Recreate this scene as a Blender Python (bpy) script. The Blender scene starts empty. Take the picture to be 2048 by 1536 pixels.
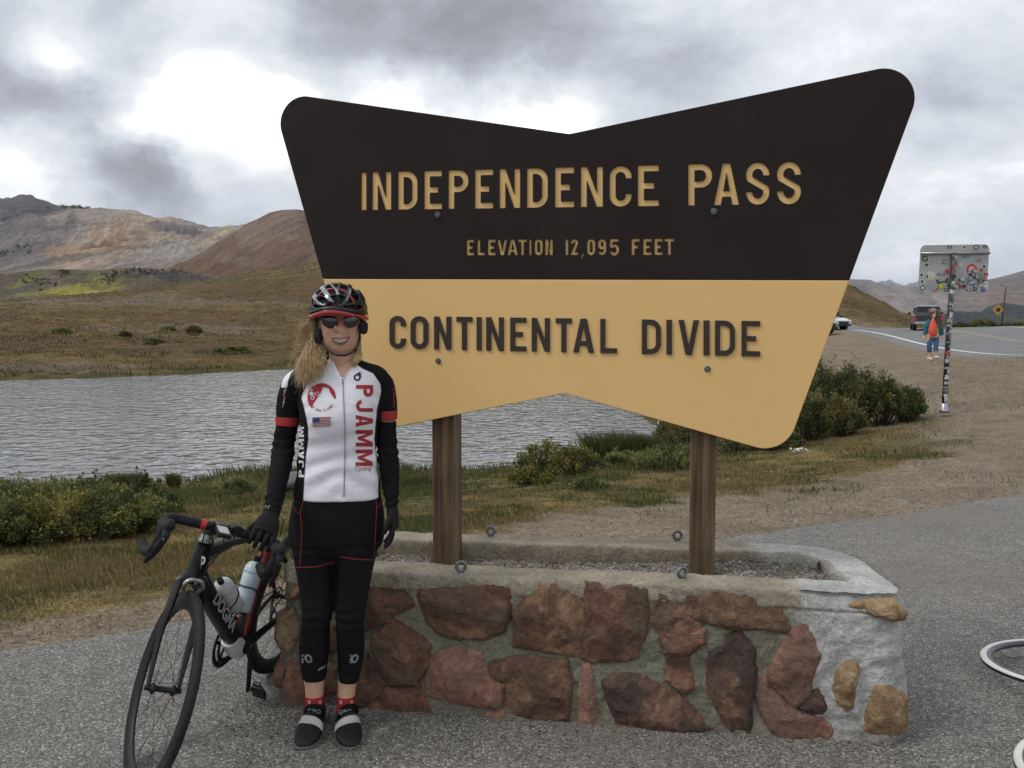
import bpy, bmesh, math, random
import numpy as np
from mathutils import Vector, Matrix, Quaternion
from mathutils.bvhtree import BVHTree
random.seed(7)
RNG = np.random.default_rng(7)
S = bpy.context.scene
COL = S.collection
R = math.radians

# ------------------------------------------------------------------ camera
CH, CF = 1.56, 1740.0                     # eye height, focal length in photo pixels
PITCH = math.atan(128 / CF)
cam_d = bpy.data.cameras.new('camera')
cam = bpy.data.objects.new('camera', cam_d)
COL.objects.link(cam)
cam.location = (0, 0, CH)
cam.rotation_euler = (math.pi / 2 - PITCH, 0, 0)
cam_d.sensor_width = 36
cam_d.lens = CF / 2048 * 36
cam_d.clip_start = 0.05
cam_d.clip_end = 60000
S.camera = cam
S.view_settings.view_transform = 'Standard'
S.view_settings.look = 'None'
S.view_settings.exposure = 0.0
S.view_settings.gamma = 1.0
S.view_settings.use_curve_mapping = False
S.cycles.max_bounces = 6
S.cycles.transparent_max_bounces = 6
S.cycles.volume_bounces = 0
S.cycles.use_denoising = True

_cp, _sp = math.cos(PITCH), math.sin(PITCH)
def ray(px, py):
    a, b = (px - 1024) / CF, -(py - 768) / CF
    return Vector((a, _cp + b * _sp, -_sp + b * _cp))
def P(px, py, Y):                         # point of the place seen at this pixel, Y metres ahead
    d = ray(px, py)
    return Vector((0, 0, CH)) + d * (Y / d.y)
def G(px, py, z=0.0):                     # point at height z
    d = ray(px, py)
    return Vector((0, 0, CH)) + d * ((z - CH) / d.z)

# ------------------------------------------------------------------ sky and sun
SUN_EL, SUN_AZ = 52.0, 252.0              # azimuth clockwise from +Y: from the left, a little behind the camera
W = bpy.data.worlds.new('World')
S.world = W
W.use_nodes = True
nt = W.node_tree
nt.nodes.clear()
def N(t, kind, **kw):
    n = t.nodes.new(kind)
    for k, v in kw.items():
        setattr(n, k, v)
    return n
def math_n(t, op, a, b=None, c=None, clamp=False):
    n = t.nodes.new('ShaderNodeMath'); n.operation = op; n.use_clamp = clamp
    for i, v in enumerate((a, b, c)):
        if v is None: continue
        if isinstance(v, (int, float)): n.inputs[i].default_value = v
        else: t.links.new(v, n.inputs[i])
    return n.outputs[0]
def vmath(t, op, a, b=None):
    n = t.nodes.new('ShaderNodeVectorMath'); n.operation = op
    for i, v in enumerate((a, b)):
        if v is None: continue
        if isinstance(v, (tuple, list, Vector)): n.inputs[i].default_value = tuple(v)
        else: t.links.new(v, n.inputs[i])
    return n
def ramp(t, fac, stops, interp='LINEAR'):
    n = t.nodes.new('ShaderNodeValToRGB')
    n.color_ramp.interpolation = interp
    els = n.color_ramp.elements
    while len(els) < len(stops): els.new(0.5)
    for e, (p, c) in zip(els, stops):
        e.position = p
        e.color = (*c, 1) if len(c) == 3 else c
    t.links.new(fac, n.inputs[0])
    return n.outputs[0]
def noise_n(t, vec, scale, detail=4, rough=.55, dist=0, kind='FBM'):
    n = t.nodes.new('ShaderNodeTexNoise')
    n.inputs['Scale'].default_value = scale
    n.inputs['Detail'].default_value = detail
    n.inputs['Roughness'].default_value = rough
    n.inputs['Distortion'].default_value = dist
    if vec is not None: t.links.new(vec, n.inputs['Vector'])
    return n.outputs[0]
def mixc(t, fac, a, b, mode='MIX'):
    n = t.nodes.new('ShaderNodeMix'); n.data_type = 'RGBA'; n.blend_type = mode
    for i, v in ((0, fac), (6, a), (7, b)):
        if isinstance(v, (int, float)): n.inputs[i].default_value = v
        elif isinstance(v, tuple): n.inputs[i].default_value = (*v, 1) if len(v) == 3 else v
        else: t.links.new(v, n.inputs[i])
    return n.outputs[2]

def build_sky():
    t = nt
    tc = N(t, 'ShaderNodeTexCoord')
    d = vmath(t, 'NORMALIZE', tc.outputs['Generated']).outputs[0]
    sep = N(t, 'ShaderNodeSeparateXYZ'); t.links.new(d, sep.inputs[0])
    z = math_n(t, 'MAXIMUM', sep.outputs[2], 0.0)
    den = math_n(t, 'ADD', z, 0.16)
    inv = math_n(t, 'DIVIDE', 1.0, den)
    plane = vmath(t, 'MULTIPLY', d, (1, 1, 0)).outputs[0]
    sc = N(t, 'ShaderNodeVectorMath', operation='SCALE')
    t.links.new(plane, sc.inputs[0]); t.links.new(inv, sc.inputs['Scale'])
    pc = vmath(t, 'ADD', sc.outputs[0], (3.1, 1.7, 0)).outputs[0]
    n1 = noise_n(t, pc, 1.15, 8, .56, .35)
    n2 = noise_n(t, vmath(t, 'MULTIPLY', d, (1, 1, 1.6)).outputs[0], 5.6, 9, .62, .3)
    n3 = noise_n(t, d, 20.0, 4, .5, .1)
    # warp the direction a little so that the cloud banks have torn edges
    nc = N(t, 'ShaderNodeTexNoise'); nc.inputs['Scale'].default_value = 6; nc.inputs['Detail'].default_value = 6; nc.inputs['Roughness'].default_value = .6
    t.links.new(d, nc.inputs['Vector'])
    off = vmath(t, 'SUBTRACT', nc.outputs[1], (.5, .5, .5)).outputs[0]
    wsc = N(t, 'ShaderNodeVectorMath', operation='SCALE'); t.links.new(off, wsc.inputs[0]); wsc.inputs['Scale'].default_value = .13
    dw = vmath(t, 'ADD', d, wsc.outputs[0]).outputs[0]
    dw = vmath(t, 'NORMALIZE', dw).outputs[0]
    acc = math_n(t, 'MULTIPLY_ADD', n1, .42, -.045)
    acc = math_n(t, 'MULTIPLY_ADD', n2, .84, acc)
    acc = math_n(t, 'MULTIPLY_ADD', n3, .10, acc)
    blobs = [  # px, py, sigma px, weight
        (95, 100, 52, .30), (400, 130, 70, .14), (480, 180, 90, .17), (300, 250, 80, .20), (590, 190, 80, .14), (420, 270, 60, -.10), (230, 110, 50, -.10), (380, 60, 70, -.08), (180, 140, 60, .12),
        (150, 285, 60, .22), (400, 330, 45, .25), (1000, 190, 100, .22), (780, 170, 60, .30), (1080, 215, 90, .20), (1180, 150, 70, .12),
        (560, 290, 70, .12), (20, 290, 40, .15),
        (640, 40, 110, -.22), (800, 55, 120, -.32), (960, 75, 110, -.34), (1120, 90, 90, -.30), (1000, 20, 160, -.10), (1260, 60, 110, -.16),
        (180, 215, 50, -.36), (60, 205, 60, -.34), (10, 60, 60, -.20), (250, 30, 90, -.06),
        (270, 345, 50, -.42), (350, 358, 50, -.46), (180, 330, 50, -.24), (430, 425, 70, -.20), (560, 400, 100, -.10),
        (300, 200, 260, .02), (1000, 230, 160, .10), (1500, 130, 90, -.06), (1420, 330, 200, -.02), (1750, 60, 200, .02), (1950, 250, 200, -.04), (1380, 110, 60, -.10),
    ]
    for (bx, by, sg, w) in blobs:
        v = ray(bx, by).normalized()
        dt = vmath(t, 'DOT_PRODUCT', dw, v).outputs['Value']
        s2 = (sg / CF) ** 2 / 2 * 1.6
        e = math_n(t, 'MULTIPLY_ADD', dt, 1 / s2, -1 / s2)
        ex = math_n(t, 'EXPONENT', e)
        acc = math_n(t, 'MULTIPLY_ADD', ex, w, acc)
    # a smoother veil on the right of the scene
    col = ramp(t, acc, [(.04, (.27, .275, .30)), (.24, (.385, .405, .455)), (.40, (.54, .575, .64)), (.53, (.735, .78, .84)), (.68, (.93, .96, 1.0)), (.84, (1.35, 1.36, 1.37)), (1, (1.8, 1.8, 1.8))])
    # paler, bluer air low over the horizon
    hz = ramp(t, sep.outputs[2], [(0.0, (1, 1, 1)), (.16, (0, 0, 0))])
    col = mixc(t, math_n(t, 'MULTIPLY', hz, .38), col, (.60, .66, .75))
    sky = N(t, 'ShaderNodeTexSky', sky_type='NISHITA')
    sky.sun_disc = False
    sky.sun_elevation = R(SUN_EL); sky.sun_rotation = R(SUN_AZ)
    sky.altitude = 3600; sky.air_density = 1.0
    b1 = N(t, 'ShaderNodeBackground'); b1.inputs[1].default_value = .1
    t.links.new(sky.outputs[0], b1.inputs[0])
    b2 = N(t, 'ShaderNodeBackground'); b2.inputs[1].default_value = 1.0
    t.links.new(col, b2.inputs[0])
    cover = ramp(t, n1, [(.26, (.72, .72, .72)), (.40, (1, 1, 1))])
    ms = N(t, 'ShaderNodeMixShader')
    t.links.new(cover, ms.inputs[0]); t.links.new(b1.outputs[0], ms.inputs[1]); t.links.new(b2.outputs[0], ms.inputs[2])
    out = N(t, 'ShaderNodeOutputWorld'); t.links.new(ms.outputs[0], out.inputs[0])
build_sky()

sun_d = bpy.data.lights.new('sun', 'SUN')
sun_d.energy = 1.5
sun_d.angle = R(18)
sun_d.color = (1.0, .965, .92)
sun = bpy.data.objects.new('sun', sun_d)
COL.objects.link(sun)
_a = R(SUN_AZ); _e = R(SUN_EL)
_to = Vector((math.sin(_a) * math.cos(_e), math.cos(_a) * math.cos(_e), math.sin(_e)))
sun.rotation_euler = (-_to).to_track_quat('-Z', 'Y').to_euler()

# ------------------------------------------------------------------ object helpers
def tag(o, label=None, cat=None, group=None, kind=None):
    if label: o['label'] = label
    if cat: o['category'] = cat
    if group: o['group'] = group
    if kind: o['kind'] = kind
    return o
def empty(name, loc=(0, 0, 0), label=None, cat=None, group=None, rot=None):
    o = bpy.data.objects.new(name, None)
    o.empty_display_size = .1
    o.location = loc
    if rot: o.rotation_euler = rot
    COL.objects.link(o)
    return tag(o, label, cat, group)
def link(name, me, m=None, parent=None, smooth=True):
    o = bpy.data.objects.new(name, me)
    COL.objects.link(o)
    if m is not None:
        if len(me.materials): me.materials.clear()
        for q in (m if isinstance(m, (list, tuple)) else [m]): me.materials.append(q)
    if smooth:
        me.polygons.foreach_set('use_smooth', np.ones(len(me.polygons), bool))
    if parent is not None: o.parent = parent
    return o
def mesh_np(name, V, F):
    """V (n,3); F (m,k) equal-sided faces"""
    V = np.ascontiguousarray(V, dtype=np.float32); F = np.ascontiguousarray(F, dtype=np.int32)
    me = bpy.data.meshes.new(name)
    me.vertices.add(len(V)); me.vertices.foreach_set('co', V.ravel())
    k = F.shape[1]
    me.loops.add(F.size); me.loops.foreach_set('vertex_index', F.ravel())
    me.polygons.add(len(F)); me.polygons.foreach_set('loop_start', np.arange(0, F.size, k, dtype=np.int32))
    me.update(calc_edges=True)
    return me
def attr(me, name, arr, kind='FLOAT'):
    a = me.attributes.new(name, kind, 'POINT')
    if kind == 'FLOAT': a.data.foreach_set('value', np.ascontiguousarray(arr, dtype=np.float32).ravel())
    elif kind == 'FLOAT_COLOR':
        arr = np.asarray(arr, dtype=np.float32)
        if arr.shape[1] == 3: arr = np.c_[arr, np.ones(len(arr), np.float32)]
        a.data.foreach_set('color', arr.ravel())
    elif kind == 'FLOAT_VECTOR': a.data.foreach_set('vector', np.asarray(arr, dtype=np.float32).ravel())
def mesh_of(name, verts, faces):
    me = bpy.data.meshes.new(name)
    me.from_pydata([tuple(v) for v in verts], [], faces)
    me.update()
    return me
def bm_obj(name, bm, m=None, parent=None, smooth=True, recalc=True):
    if recalc: bmesh.ops.recalc_face_normals(bm, faces=bm.faces)
    me = bpy.data.meshes.new(name)
    bm.to_mesh(me); bm.free()
    return link(name, me, m, parent, smooth)
def sharp_auto(o, ang=35):
    me = o.data
    bm = bmesh.new(); bm.from_mesh(me)
    a = R(ang)
    for e in bm.edges:
        if len(e.link_faces) == 2 and e.calc_face_angle(0) > a: e.smooth = False
    bm.to_mesh(me); bm.free()
    return o
def vn(x, y, seed=0):                     # value noise, numpy
    x = np.asarray(x, float); y = np.asarray(y, float)
    xi = np.floor(x).astype(np.int64); yi = np.floor(y).astype(np.int64)
    fx = x - xi; fy = y - yi
    fx = fx * fx * fx * (fx * (fx * 6 - 15) + 10); fy = fy * fy * fy * (fy * (fy * 6 - 15) + 10)
    def h(a, b):
        n = (a * 374761393 + b * 668265263 + seed * 974711) & 0x7fffffff
        n = ((n ^ (n >> 13)) * 1274126177) & 0x7fffffff
        n = n ^ (n >> 16)
        return (n & 0xffff) / 65535.0
    return (h(xi, yi) * (1 - fx) + h(xi + 1, yi) * fx) * (1 - fy) + (h(xi, yi + 1) * (1 - fx) + h(xi + 1, yi + 1) * fx) * fy
def fbm(x, y, seed=0, oct=4, gain=.5, lac=2.03):
    s = 0; a = 1; t = 0
    for i in range(oct):
        s = s + a * vn(x, y, seed + i * 17); t += a; a *= gain
        x = x * lac + 13.1; y = y * lac + 7.7
    return s / t
def ridged(x, y, seed=0, oct=5, gain=.5):
    s = 0; a = 1; t = 0
    for i in range(oct):
        s = s + a * (1 - np.abs(2 * vn(x, y, seed + i * 31) - 1)); t += a; a *= gain
        x = x * 2.07 + 5.3; y = y * 2.07 + 9.1
    return s / t
def sstep(a, b, x):
    t = np.clip((x - a) / (b - a), 0, 1); return t * t * (3 - 2 * t)

# ------------------------------------------------------------------ materials
MATS = {}
def new_mat(name):
    m = bpy.data.materials.new(name); m.use_nodes = True
    t = m.node_tree
    b = t.nodes['Principled BSDF']
    MATS[name] = m
    return m, t, b
def mat(name, cols, scale=20, detail=4, rough=.6, metal=0, bump=None, stretch=(1, 1, 1), layers=(), spec=None, coord='Object', coat=0, attr_col=None, rvar=0, trans=0, sheen=0, nrough=.55):
    """cols: one colour or [(pos, colour), ...] along a noise; layers: (scale, lo, hi, colour, amount); bump: [(scale, strength, dist), ...]"""
    if name in MATS: return MATS[name]
    m, t, b = new_mat(name)
    tc = N(t, 'ShaderNodeTexCoord')
    vec = vmath(t, 'MULTIPLY', tc.outputs[coord], stretch).outputs[0]
    if isinstance(cols, tuple): cols = [(0, tuple(c * .88 for c in cols)), (1, tuple(c * 1.12 for c in cols))]
    lo, hi = cols[0][0], cols[-1][0]
    n = noise_n(t, vec, scale, detail, nrough)
    c = ramp(t, n, [(.25 + .5 * p, q) for p, q in cols])
    if attr_col:
        a = N(t, 'ShaderNodeAttribute', attribute_name=attr_col)
        c = mixc(t, 1.0, a.outputs[0], c, 'MULTIPLY')
    for k, (ls, llo, lhi, lc, am) in enumerate(layers):
        ln = noise_n(t, vmath(t, 'ADD', vec, (k * 7.3 + 2, k * 3.1, k * 5.7)).outputs[0], ls, 5, .6)
        f = ramp(t, ln, [(llo, (0, 0, 0)), (lhi, (am, am, am))])
        c = mixc(t, f, c, lc)
    t.links.new(c, b.inputs['Base Color'])
    b.inputs['Roughness'].default_value = rough
    if rvar:
        rr = math_n(t, 'MULTIPLY_ADD', noise_n(t, vec, scale * .7, 3), rvar, rough - rvar / 2)
        t.links.new(rr, b.inputs['Roughness'])
    b.inputs['Metallic'].default_value = metal
    if spec is not None: b.inputs['Specular IOR Level'].default_value = spec
    if coat: b.inputs['Coat Weight'].default_value = coat; b.inputs['Coat Roughness'].default_value = .08
    if trans: b.inputs['Transmission Weight'].default_value = trans
    if sheen: b.inputs['Sheen Weight'].default_value = sheen
    prev = None
    for (bs, st, di) in (bump or ()):
        bn = noise_n(t, vec, bs, 5, .6)
        bp = N(t, 'ShaderNodeBump'); bp.inputs['Strength'].default_value = st; bp.inputs['Distance'].default_value = di
        t.links.new(bn, bp.inputs['Height'])
        if prev: t.links.new(prev, bp.inputs['Normal'])
        prev = bp.outputs[0]
    if prev: t.links.new(prev, b.inputs['Normal'])
    return m

# ------------------------------------------------------------------ shape helpers
def frames(pts, ref):
    P_ = [Vector(p) for p in pts]; out = []
    for i in range(len(P_)):
        t = (P_[min(i + 1, len(P_) - 1)] - P_[max(i - 1, 0)]).normalized()
        r = Vector(ref); a = (r - t * r.dot(t))
        if a.length < 1e-4: a = t.orthogonal()
        a.normalize(); b = t.cross(a)
        out.append((P_[i], a, b, t))
    return out
def sweep(bm, pts, ra, rb=None, n=14, ref=(0, 0, 1), caps=True, power=2.0, M=Matrix()):
    """tube through pts; ra along ref, rb across; both may be lists"""
    k = len(pts)
    ra = [ra] * k if isinstance(ra, (int, float)) else list(ra)
    rb = ra if rb is None else ([rb] * k if isinstance(rb, (int, float)) else list(rb))
    rings = []
    for (p, a, b, t), u, v in zip(frames(pts, ref), ra, rb):
        ring = []
        for j in range(n):
            q = 2 * math.pi * j / n; c, s = math.cos(q), math.sin(q)
            c = math.copysign(abs(c) ** (2 / power), c); s = math.copysign(abs(s) ** (2 / power), s)
            ring.append(bm.verts.new(M @ (p + a * (u * c) + b * (v * s))))
        rings.append(ring)
    for r0, r1 in zip(rings, rings[1:]):
        for j in range(n):
            bm.faces.new((r0[j], r0[(j + 1) % n], r1[(j + 1) % n], r1[j]))
    if caps:
        bm.faces.new(rings[0][::-1]); bm.faces.new(rings[-1])
    return rings
def spline(pts, n=6):
    pts = [Vector(p) for p in pts]; q = [2 * pts[0] - pts[1]] + pts + [2 * pts[-1] - pts[-2]]; out = []
    for i in range(1, len(q) - 2):
        a, b, c, d = q[i - 1:i + 3]
        for k in range(n):
            t = k / n
            out.append(.5 * ((2 * b) + (c - a) * t + (2 * a - 5 * b + 4 * c - d) * t * t + (3 * b - a - 3 * c + d) * t ** 3))
    out.append(pts[-1]); return out
def lerp_list(vals, m):
    x = np.linspace(0, 1, len(vals)); return list(np.interp(np.linspace(0, 1, m), x, vals))
def torus_bm(bm, R0, r0, n=32, k=12, M=Matrix()):
    ring = []
    for i in range(n):
        a = 2 * math.pi * i / n
        ring.append([bm.verts.new(M @ Vector(((R0 + r0 * math.cos(2 * math.pi * j / k)) * math.cos(a), (R0 + r0 * math.cos(2 * math.pi * j / k)) * math.sin(a), r0 * math.sin(2 * math.pi * j / k)))) for j in range(k)])
    for i in range(n):
        for j in range(k):
            bm.faces.new((ring[i][j], ring[(i + 1) % n][j], ring[(i + 1) % n][(j + 1) % k], ring[i][(j + 1) % k]))
def lathe_bm(bm, prof, n=24, M=Matrix(), cap=True):
    rings = []
    for (r, z) in prof:
        if r < 1e-6: rings.append([bm.verts.new(M @ Vector((0, 0, z)))])
        else: rings.append([bm.verts.new(M @ Vector((r * math.cos(2 * math.pi * i / n), r * math.sin(2 * math.pi * i / n), z))) for i in range(n)])
    for a, b in zip(rings, rings[1:]):
        for i in range(n):
            j = (i + 1) % n
            if len(a) == 1 and len(b) == 1: continue
            if len(a) == 1: bm.faces.new((a[0], b[i], b[j]))
            elif len(b) == 1: bm.faces.new((a[i], a[j], b[0]))
            else: bm.faces.new((a[i], a[j], b[j], b[i]))
    if cap:
        if len(rings[0]) > 1: bm.faces.new(rings[0][::-1])
        if len(rings[-1]) > 1: bm.faces.new(rings[-1])
def box_bm(bm, c, h, M=Matrix(), bev=0):
    r = bmesh.ops.create_cube(bm, size=1)
    vs = r['verts']
    for v in vs: v.co = Vector((v.co.x * 2 * h[0], v.co.y * 2 * h[1], v.co.z * 2 * h[2]))
    if bev:
        es = list({e for v in vs for e in v.link_edges})
        rr = bmesh.ops.bevel(bm, geom=es, offset=bev, segments=2, affect='EDGES', profile=.6)
        vs = list({v for f in rr['faces'] for v in f.verts} | {v for v in vs if v.is_valid})
    for v in vs: v.co = M @ (v.co + Vector(c))
    return vs
# ================================================================== terrain
LAKE_Z = -1.2
def tps_fit(C):
    C = np.array(C, float); n = len(C)
    d = np.hypot(C[:, None, 0] - C[None, :, 0], C[:, None, 1] - C[None, :, 1])
    K = np.where(d > 0, d * d * np.log(d + 1e-9), 0) + np.eye(n) * .05
    Pm = np.c_[np.ones(n), C[:, :2]]
    A = np.block([[K, Pm], [Pm.T, np.zeros((3, 3))]])
    w = np.linalg.solve(A, np.r_[C[:, 2], 0, 0, 0])
    return C, w
def tps_eval(T, x, y):
    C, w = T; n = len(C)
    out = w[n] + w[n + 1] * x + w[n + 2] * y
    for i in range(n):
        d2 = (x - C[i, 0]) ** 2 + (y - C[i, 1]) ** 2
        out = out + w[i] * .5 * d2 * np.log(d2 + 1e-9)
    return out
near_shore = [(-1500, 1030), (-700, 1000), (-450, 992), (-100, 984), (0, 978), (120, 974), (230, 968), (300, 972), (390, 966), (450, 952), (560, 940), (700, 948), (860, 946), (1040, 938), (1180, 918), (1300, 880), (1338, 862)]
far_shore = [(1300, 838), (1250, 820), (1195, 792), (1160, 768), (1080, 756), (900, 748), (750, 741), (580, 738), (440, 745), (300, 752), (150, 757), (0, 762), (-300, 768), (-700, 772), (-1500, 790)]
LAKE = [G(x, y, LAKE_Z) for x, y in near_shore + far_shore]
LK = np.array([(p.x, p.y) for p in LAKE])
CP = [(x, y, 0) for x, y in ((-40, -40), (0, -40), (40, -40), (-14, -12), (0, -10), (16, -10), (-4, 0), (0, 0), (5, 0), (12, 0), (0, 3), (3, 5),
      (-12, -.9), (-6, 2.2), (-2.42, 4.11), (-1.5, 4.6), (0, 5.4), (1.72, 6.28), (4.6, 7.82), (8, 9.6), (12, 11.8), (20, 10), (30, 5))]
CP += [(LAKE[i].x, LAKE[i].y, LAKE_Z) for i in range(len(LAKE)) if i % 2 == 0]
for px, py, Y in [(1890, 825, 15.6), (1750, 760, 19), (1860, 722, 27), (1855, 662, 53), (1700, 664, 60), (2048, 712, 27), (2100, 860, 13),
                  (1640, 760, 20.5), (0, 700, 56), (580, 680, 75), (0, 640, 100), (300, 640, 110), (600, 612, 130), (-300, 640, 110), (900, 600, 130), (1200, 610, 110),
                  (-300, 597, 190), (0, 597, 190), (130, 596, 195), (250, 592, 205), (400, 577, 220), (520, 558, 232), (640, 548, 240), (760, 541, 245), (900, 540, 250), (1200, 560, 230), (1500, 578, 190),
                  (1640, 584, 165), (1690, 591, 150), (1740, 606, 135), (1790, 624, 120), (1835, 641, 105), (1600, 640, 80), (1720, 655, 78), (1990, 655, 62), (2060, 655, 60), (2200, 652, 58)]:
    v = P(px, py, Y); CP.append((v.x, v.y, v.z))
CP += [(-150, 330, -10), (-50, 360, -10), (60, 330, -8), (60, 210, -14), (70, 120, -14), (62, 92, -8), (100, 80, -16), (120, 200, -30), (160, 330, -50), (-250, 200, -4), (-120, 60, 0), (-60, 10, -.6), (-30, 14, -1.0), (40, 27, .4), (60, 40, -.5), (120, 20, -4), (60, 5, 0), (-150, -60, 0), (150, -60, 0), (0, -200, 2), (-300, 0, 0), (300, 0, -10)]
TPS = tps_fit(CP)
def poly_sd(poly, x, y):                  # signed distance, negative inside
    x = np.asarray(x, float); y = np.asarray(y, float)
    d = np.full(x.shape, 1e9); inside = np.zeros(x.shape, bool)
    n = len(poly)
    for i in range(n):
        ax, ay = poly[i]; bx, by = poly[(i + 1) % n]
        ex, ey = bx - ax, by - ay
        t = np.clip(((x - ax) * ex + (y - ay) * ey) / (ex * ex + ey * ey + 1e-12), 0, 1)
        d = np.minimum(d, (x - ax - t * ex) ** 2 + (y - ay - t * ey) ** 2)
        if ay != by:
            c = ((ay > y) != (by > y)) & (x < (bx - ax) * (y - ay) / (by - ay) + ax)
            inside ^= c
    d = np.sqrt(d)
    return np.where(inside, -d, d)
def edge_d(x, y):                         # metres past the pavement's edge, negative on the pavement
    return (y - 5.29 - .528 * x) / 1.131 + .10 * (vn(x * 1.3, y * 1.3, 5) - .5) + .05 * (vn(x * 6, y * 6, 6) - .5)
ROAD = [(11.5, 4), (12.3, 10), (13.5, 17), (15.9, 27), (19.1, 40), (22.4, 53), (24.4, 61), (24.9, 68), (23.8, 76), (20, 86), (12, 98)]
def catmull(pts, n=10):
    pts = [np.array(p, float) for p in pts]
    pts = [2 * pts[0] - pts[1]] + pts + [2 * pts[-1] - pts[-2]]
    out = []
    for i in range(1, len(pts) - 2):
        a, b, c, d = pts[i - 1:i + 3]
        for k in range(n):
            t = k / n
            out.append(.5 * ((2 * b) + (c - a) * t + (2 * a - 5 * b + 4 * c - d) * t * t + (3 * b - a - 3 * c + d) * t ** 3))
    out.append(pts[-2])
    return np.array(out)
ROADP = catmull(ROAD, 8)
RT = np.gradient(ROADP, axis=0); RT /= np.linalg.norm(RT, axis=1)[:, None]
RN = np.c_[RT[:, 1], -RT[:, 0]]           # to the right of travel
ROADPOLY = np.r_[ROADP - RN * .9, (ROADP + RN * 9.0)[::-1]]
def height(x, y, detail=True):
    x = np.asarray(x, float); y = np.asarray(y, float)
    z = tps_eval(TPS, x, y)
    ed = edge_d(x, y)
    near = sstep(-.2, 1.5, ed)
    z = np.where(ed < 14, z * sstep(-.1, 1.2, ed), z)
    sd = poly_sd(LK, x, y) + .5 * (vn(x * .9, y * .9, 3) - .5) + .25 * (vn(x * 3, y * 3, 4) - .5)
    sh = sstep(0, 2.2, sd)
    r = np.hypot(x, y)
    lip = .10 + .0012 * r
    z = np.where(sd < 0, LAKE_Z - np.minimum(.6, .25 * -sd) , (LAKE_Z + lip * sstep(0, .35, sd)) * (1 - sh) + z * sh)
    if detail:
        rd = poly_sd(ROADPOLY, x, y)
        off = near * sstep(0, 2, rd)
        pull = sstep(-1.0, 1.0, x - (6.0 + .12 * (y - 10)))      # the trodden gravel is smooth
        a = np.clip(.02 + .0045 * r, 0, .5) * (1 - .8 * pull * (r < 60))
        z = z + off * (a * (fbm(x * .7, y * .7, 11, 4) - .5) * 2 + .05 * (fbm(x * 4, y * 4, 12, 3) - .5) * (1 - .7 * pull))
        z = np.where(rd < 0, z - .08 * sstep(-.05, -.5, rd), z)
    z = z - .045 * sstep(.02, -.12, ed)
    return z
def hz(x, y): return float(height(np.array([x]), np.array([y]))[0])

def zone_colour(x, y, r):
    """albedo of the land: what grows or lies there"""
    ed = edge_d(x, y); sd = poly_sd(LK, x, y)
    n1 = fbm(x * .55, y * .55, 21, 4); n2 = fbm(x * 2.3, y * 2.3, 22, 4); n3 = fbm(x * 9, y * 9, 23, 2)
    dirt = np.array([.195, .155, .112]); dirt2 = np.array([.260, .220, .172]); dry = np.array([.150, .112, .048]); straw = np.array([.23, .18, .085])
    green = np.array([.075, .085, .025]); brown = np.array([.108, .072, .035])
    g = np.ones(x.shape)
    wd = .12 + 1.05 * sstep(-1.5, 1.0, x) + 1.1 * sstep(2.5, 6, x)
    g *= sstep(0, 1, (ed - wd * (.5 + 1.1 * n1)) / .5 + (n2 - .5) * 3.0)
    pull = sstep(-1.3, .9, x - (6.1 + .13 * (y - 10)) + (n2 - .5) * 2.5) * (y > 8)
    pull = pull * sstep(95, 70, y)
    g *= 1 - pull
    gg = sstep(.50, .68, n1 * .6 + n2 * .4 + .10 * sstep(-2.5, -5, x))[:, None]
    grass = dry * (1 - gg) + green * gg
    st = sstep(.45, .7, n2)[:, None]
    grass = grass * (1 - .4 * st) + straw * .4 * st
    dd = dirt * (1 - n2[:, None]) + dirt2 * n2[:, None]
    dd = dd * (.85 + .3 * n3[:, None])
    far = sstep(24, 36, r)[:, None]
    nb = fbm(x * .05, y * .14, 31, 5); nb2 = fbm(x * .22, y * .5, 32, 4)
    b2 = np.array([.135, .098, .042]); b3 = np.array([.085, .062, .030]); b4 = np.array([.060, .062, .024])
    mead = brown * (1 - sstep(.45, .6, nb)[:, None]) + b2 * sstep(.45, .6, nb)[:, None]
    mead = mead * (1 - .6 * sstep(.52, .62, nb2)[:, None]) + b3 * .6 * sstep(.52, .62, nb2)[:, None]
    tuft = sstep(.60, .66, fbm(x * .16, y * .9, 33, 3)) * sstep(100, 150, r)
    mead = mead * (1 - .7 * tuft[:, None]) + b4 * .7 * tuft[:, None]
    bare = sstep(.62, .70, fbm(x * .03, y * .09, 35, 4))[:, None]
    mead = mead * (1 - .6 * bare) + np.array([.17, .14, .12]) * .6 * bare
    c = grass * (1 - far) + mead * far
    c = dd * (1 - g[:, None]) + c * g[:, None]
    edge_green = np.exp(-np.maximum(sd, 0) / (1.0 + .055 * r))[:, None] * (.65 + .0 * x[:, None])
    c = c * (1 - edge_green) + np.array([.055, .055, .020]) * edge_green
    # pale grit where people walk and park
    return np.clip(c, .01, 1), g
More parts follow.
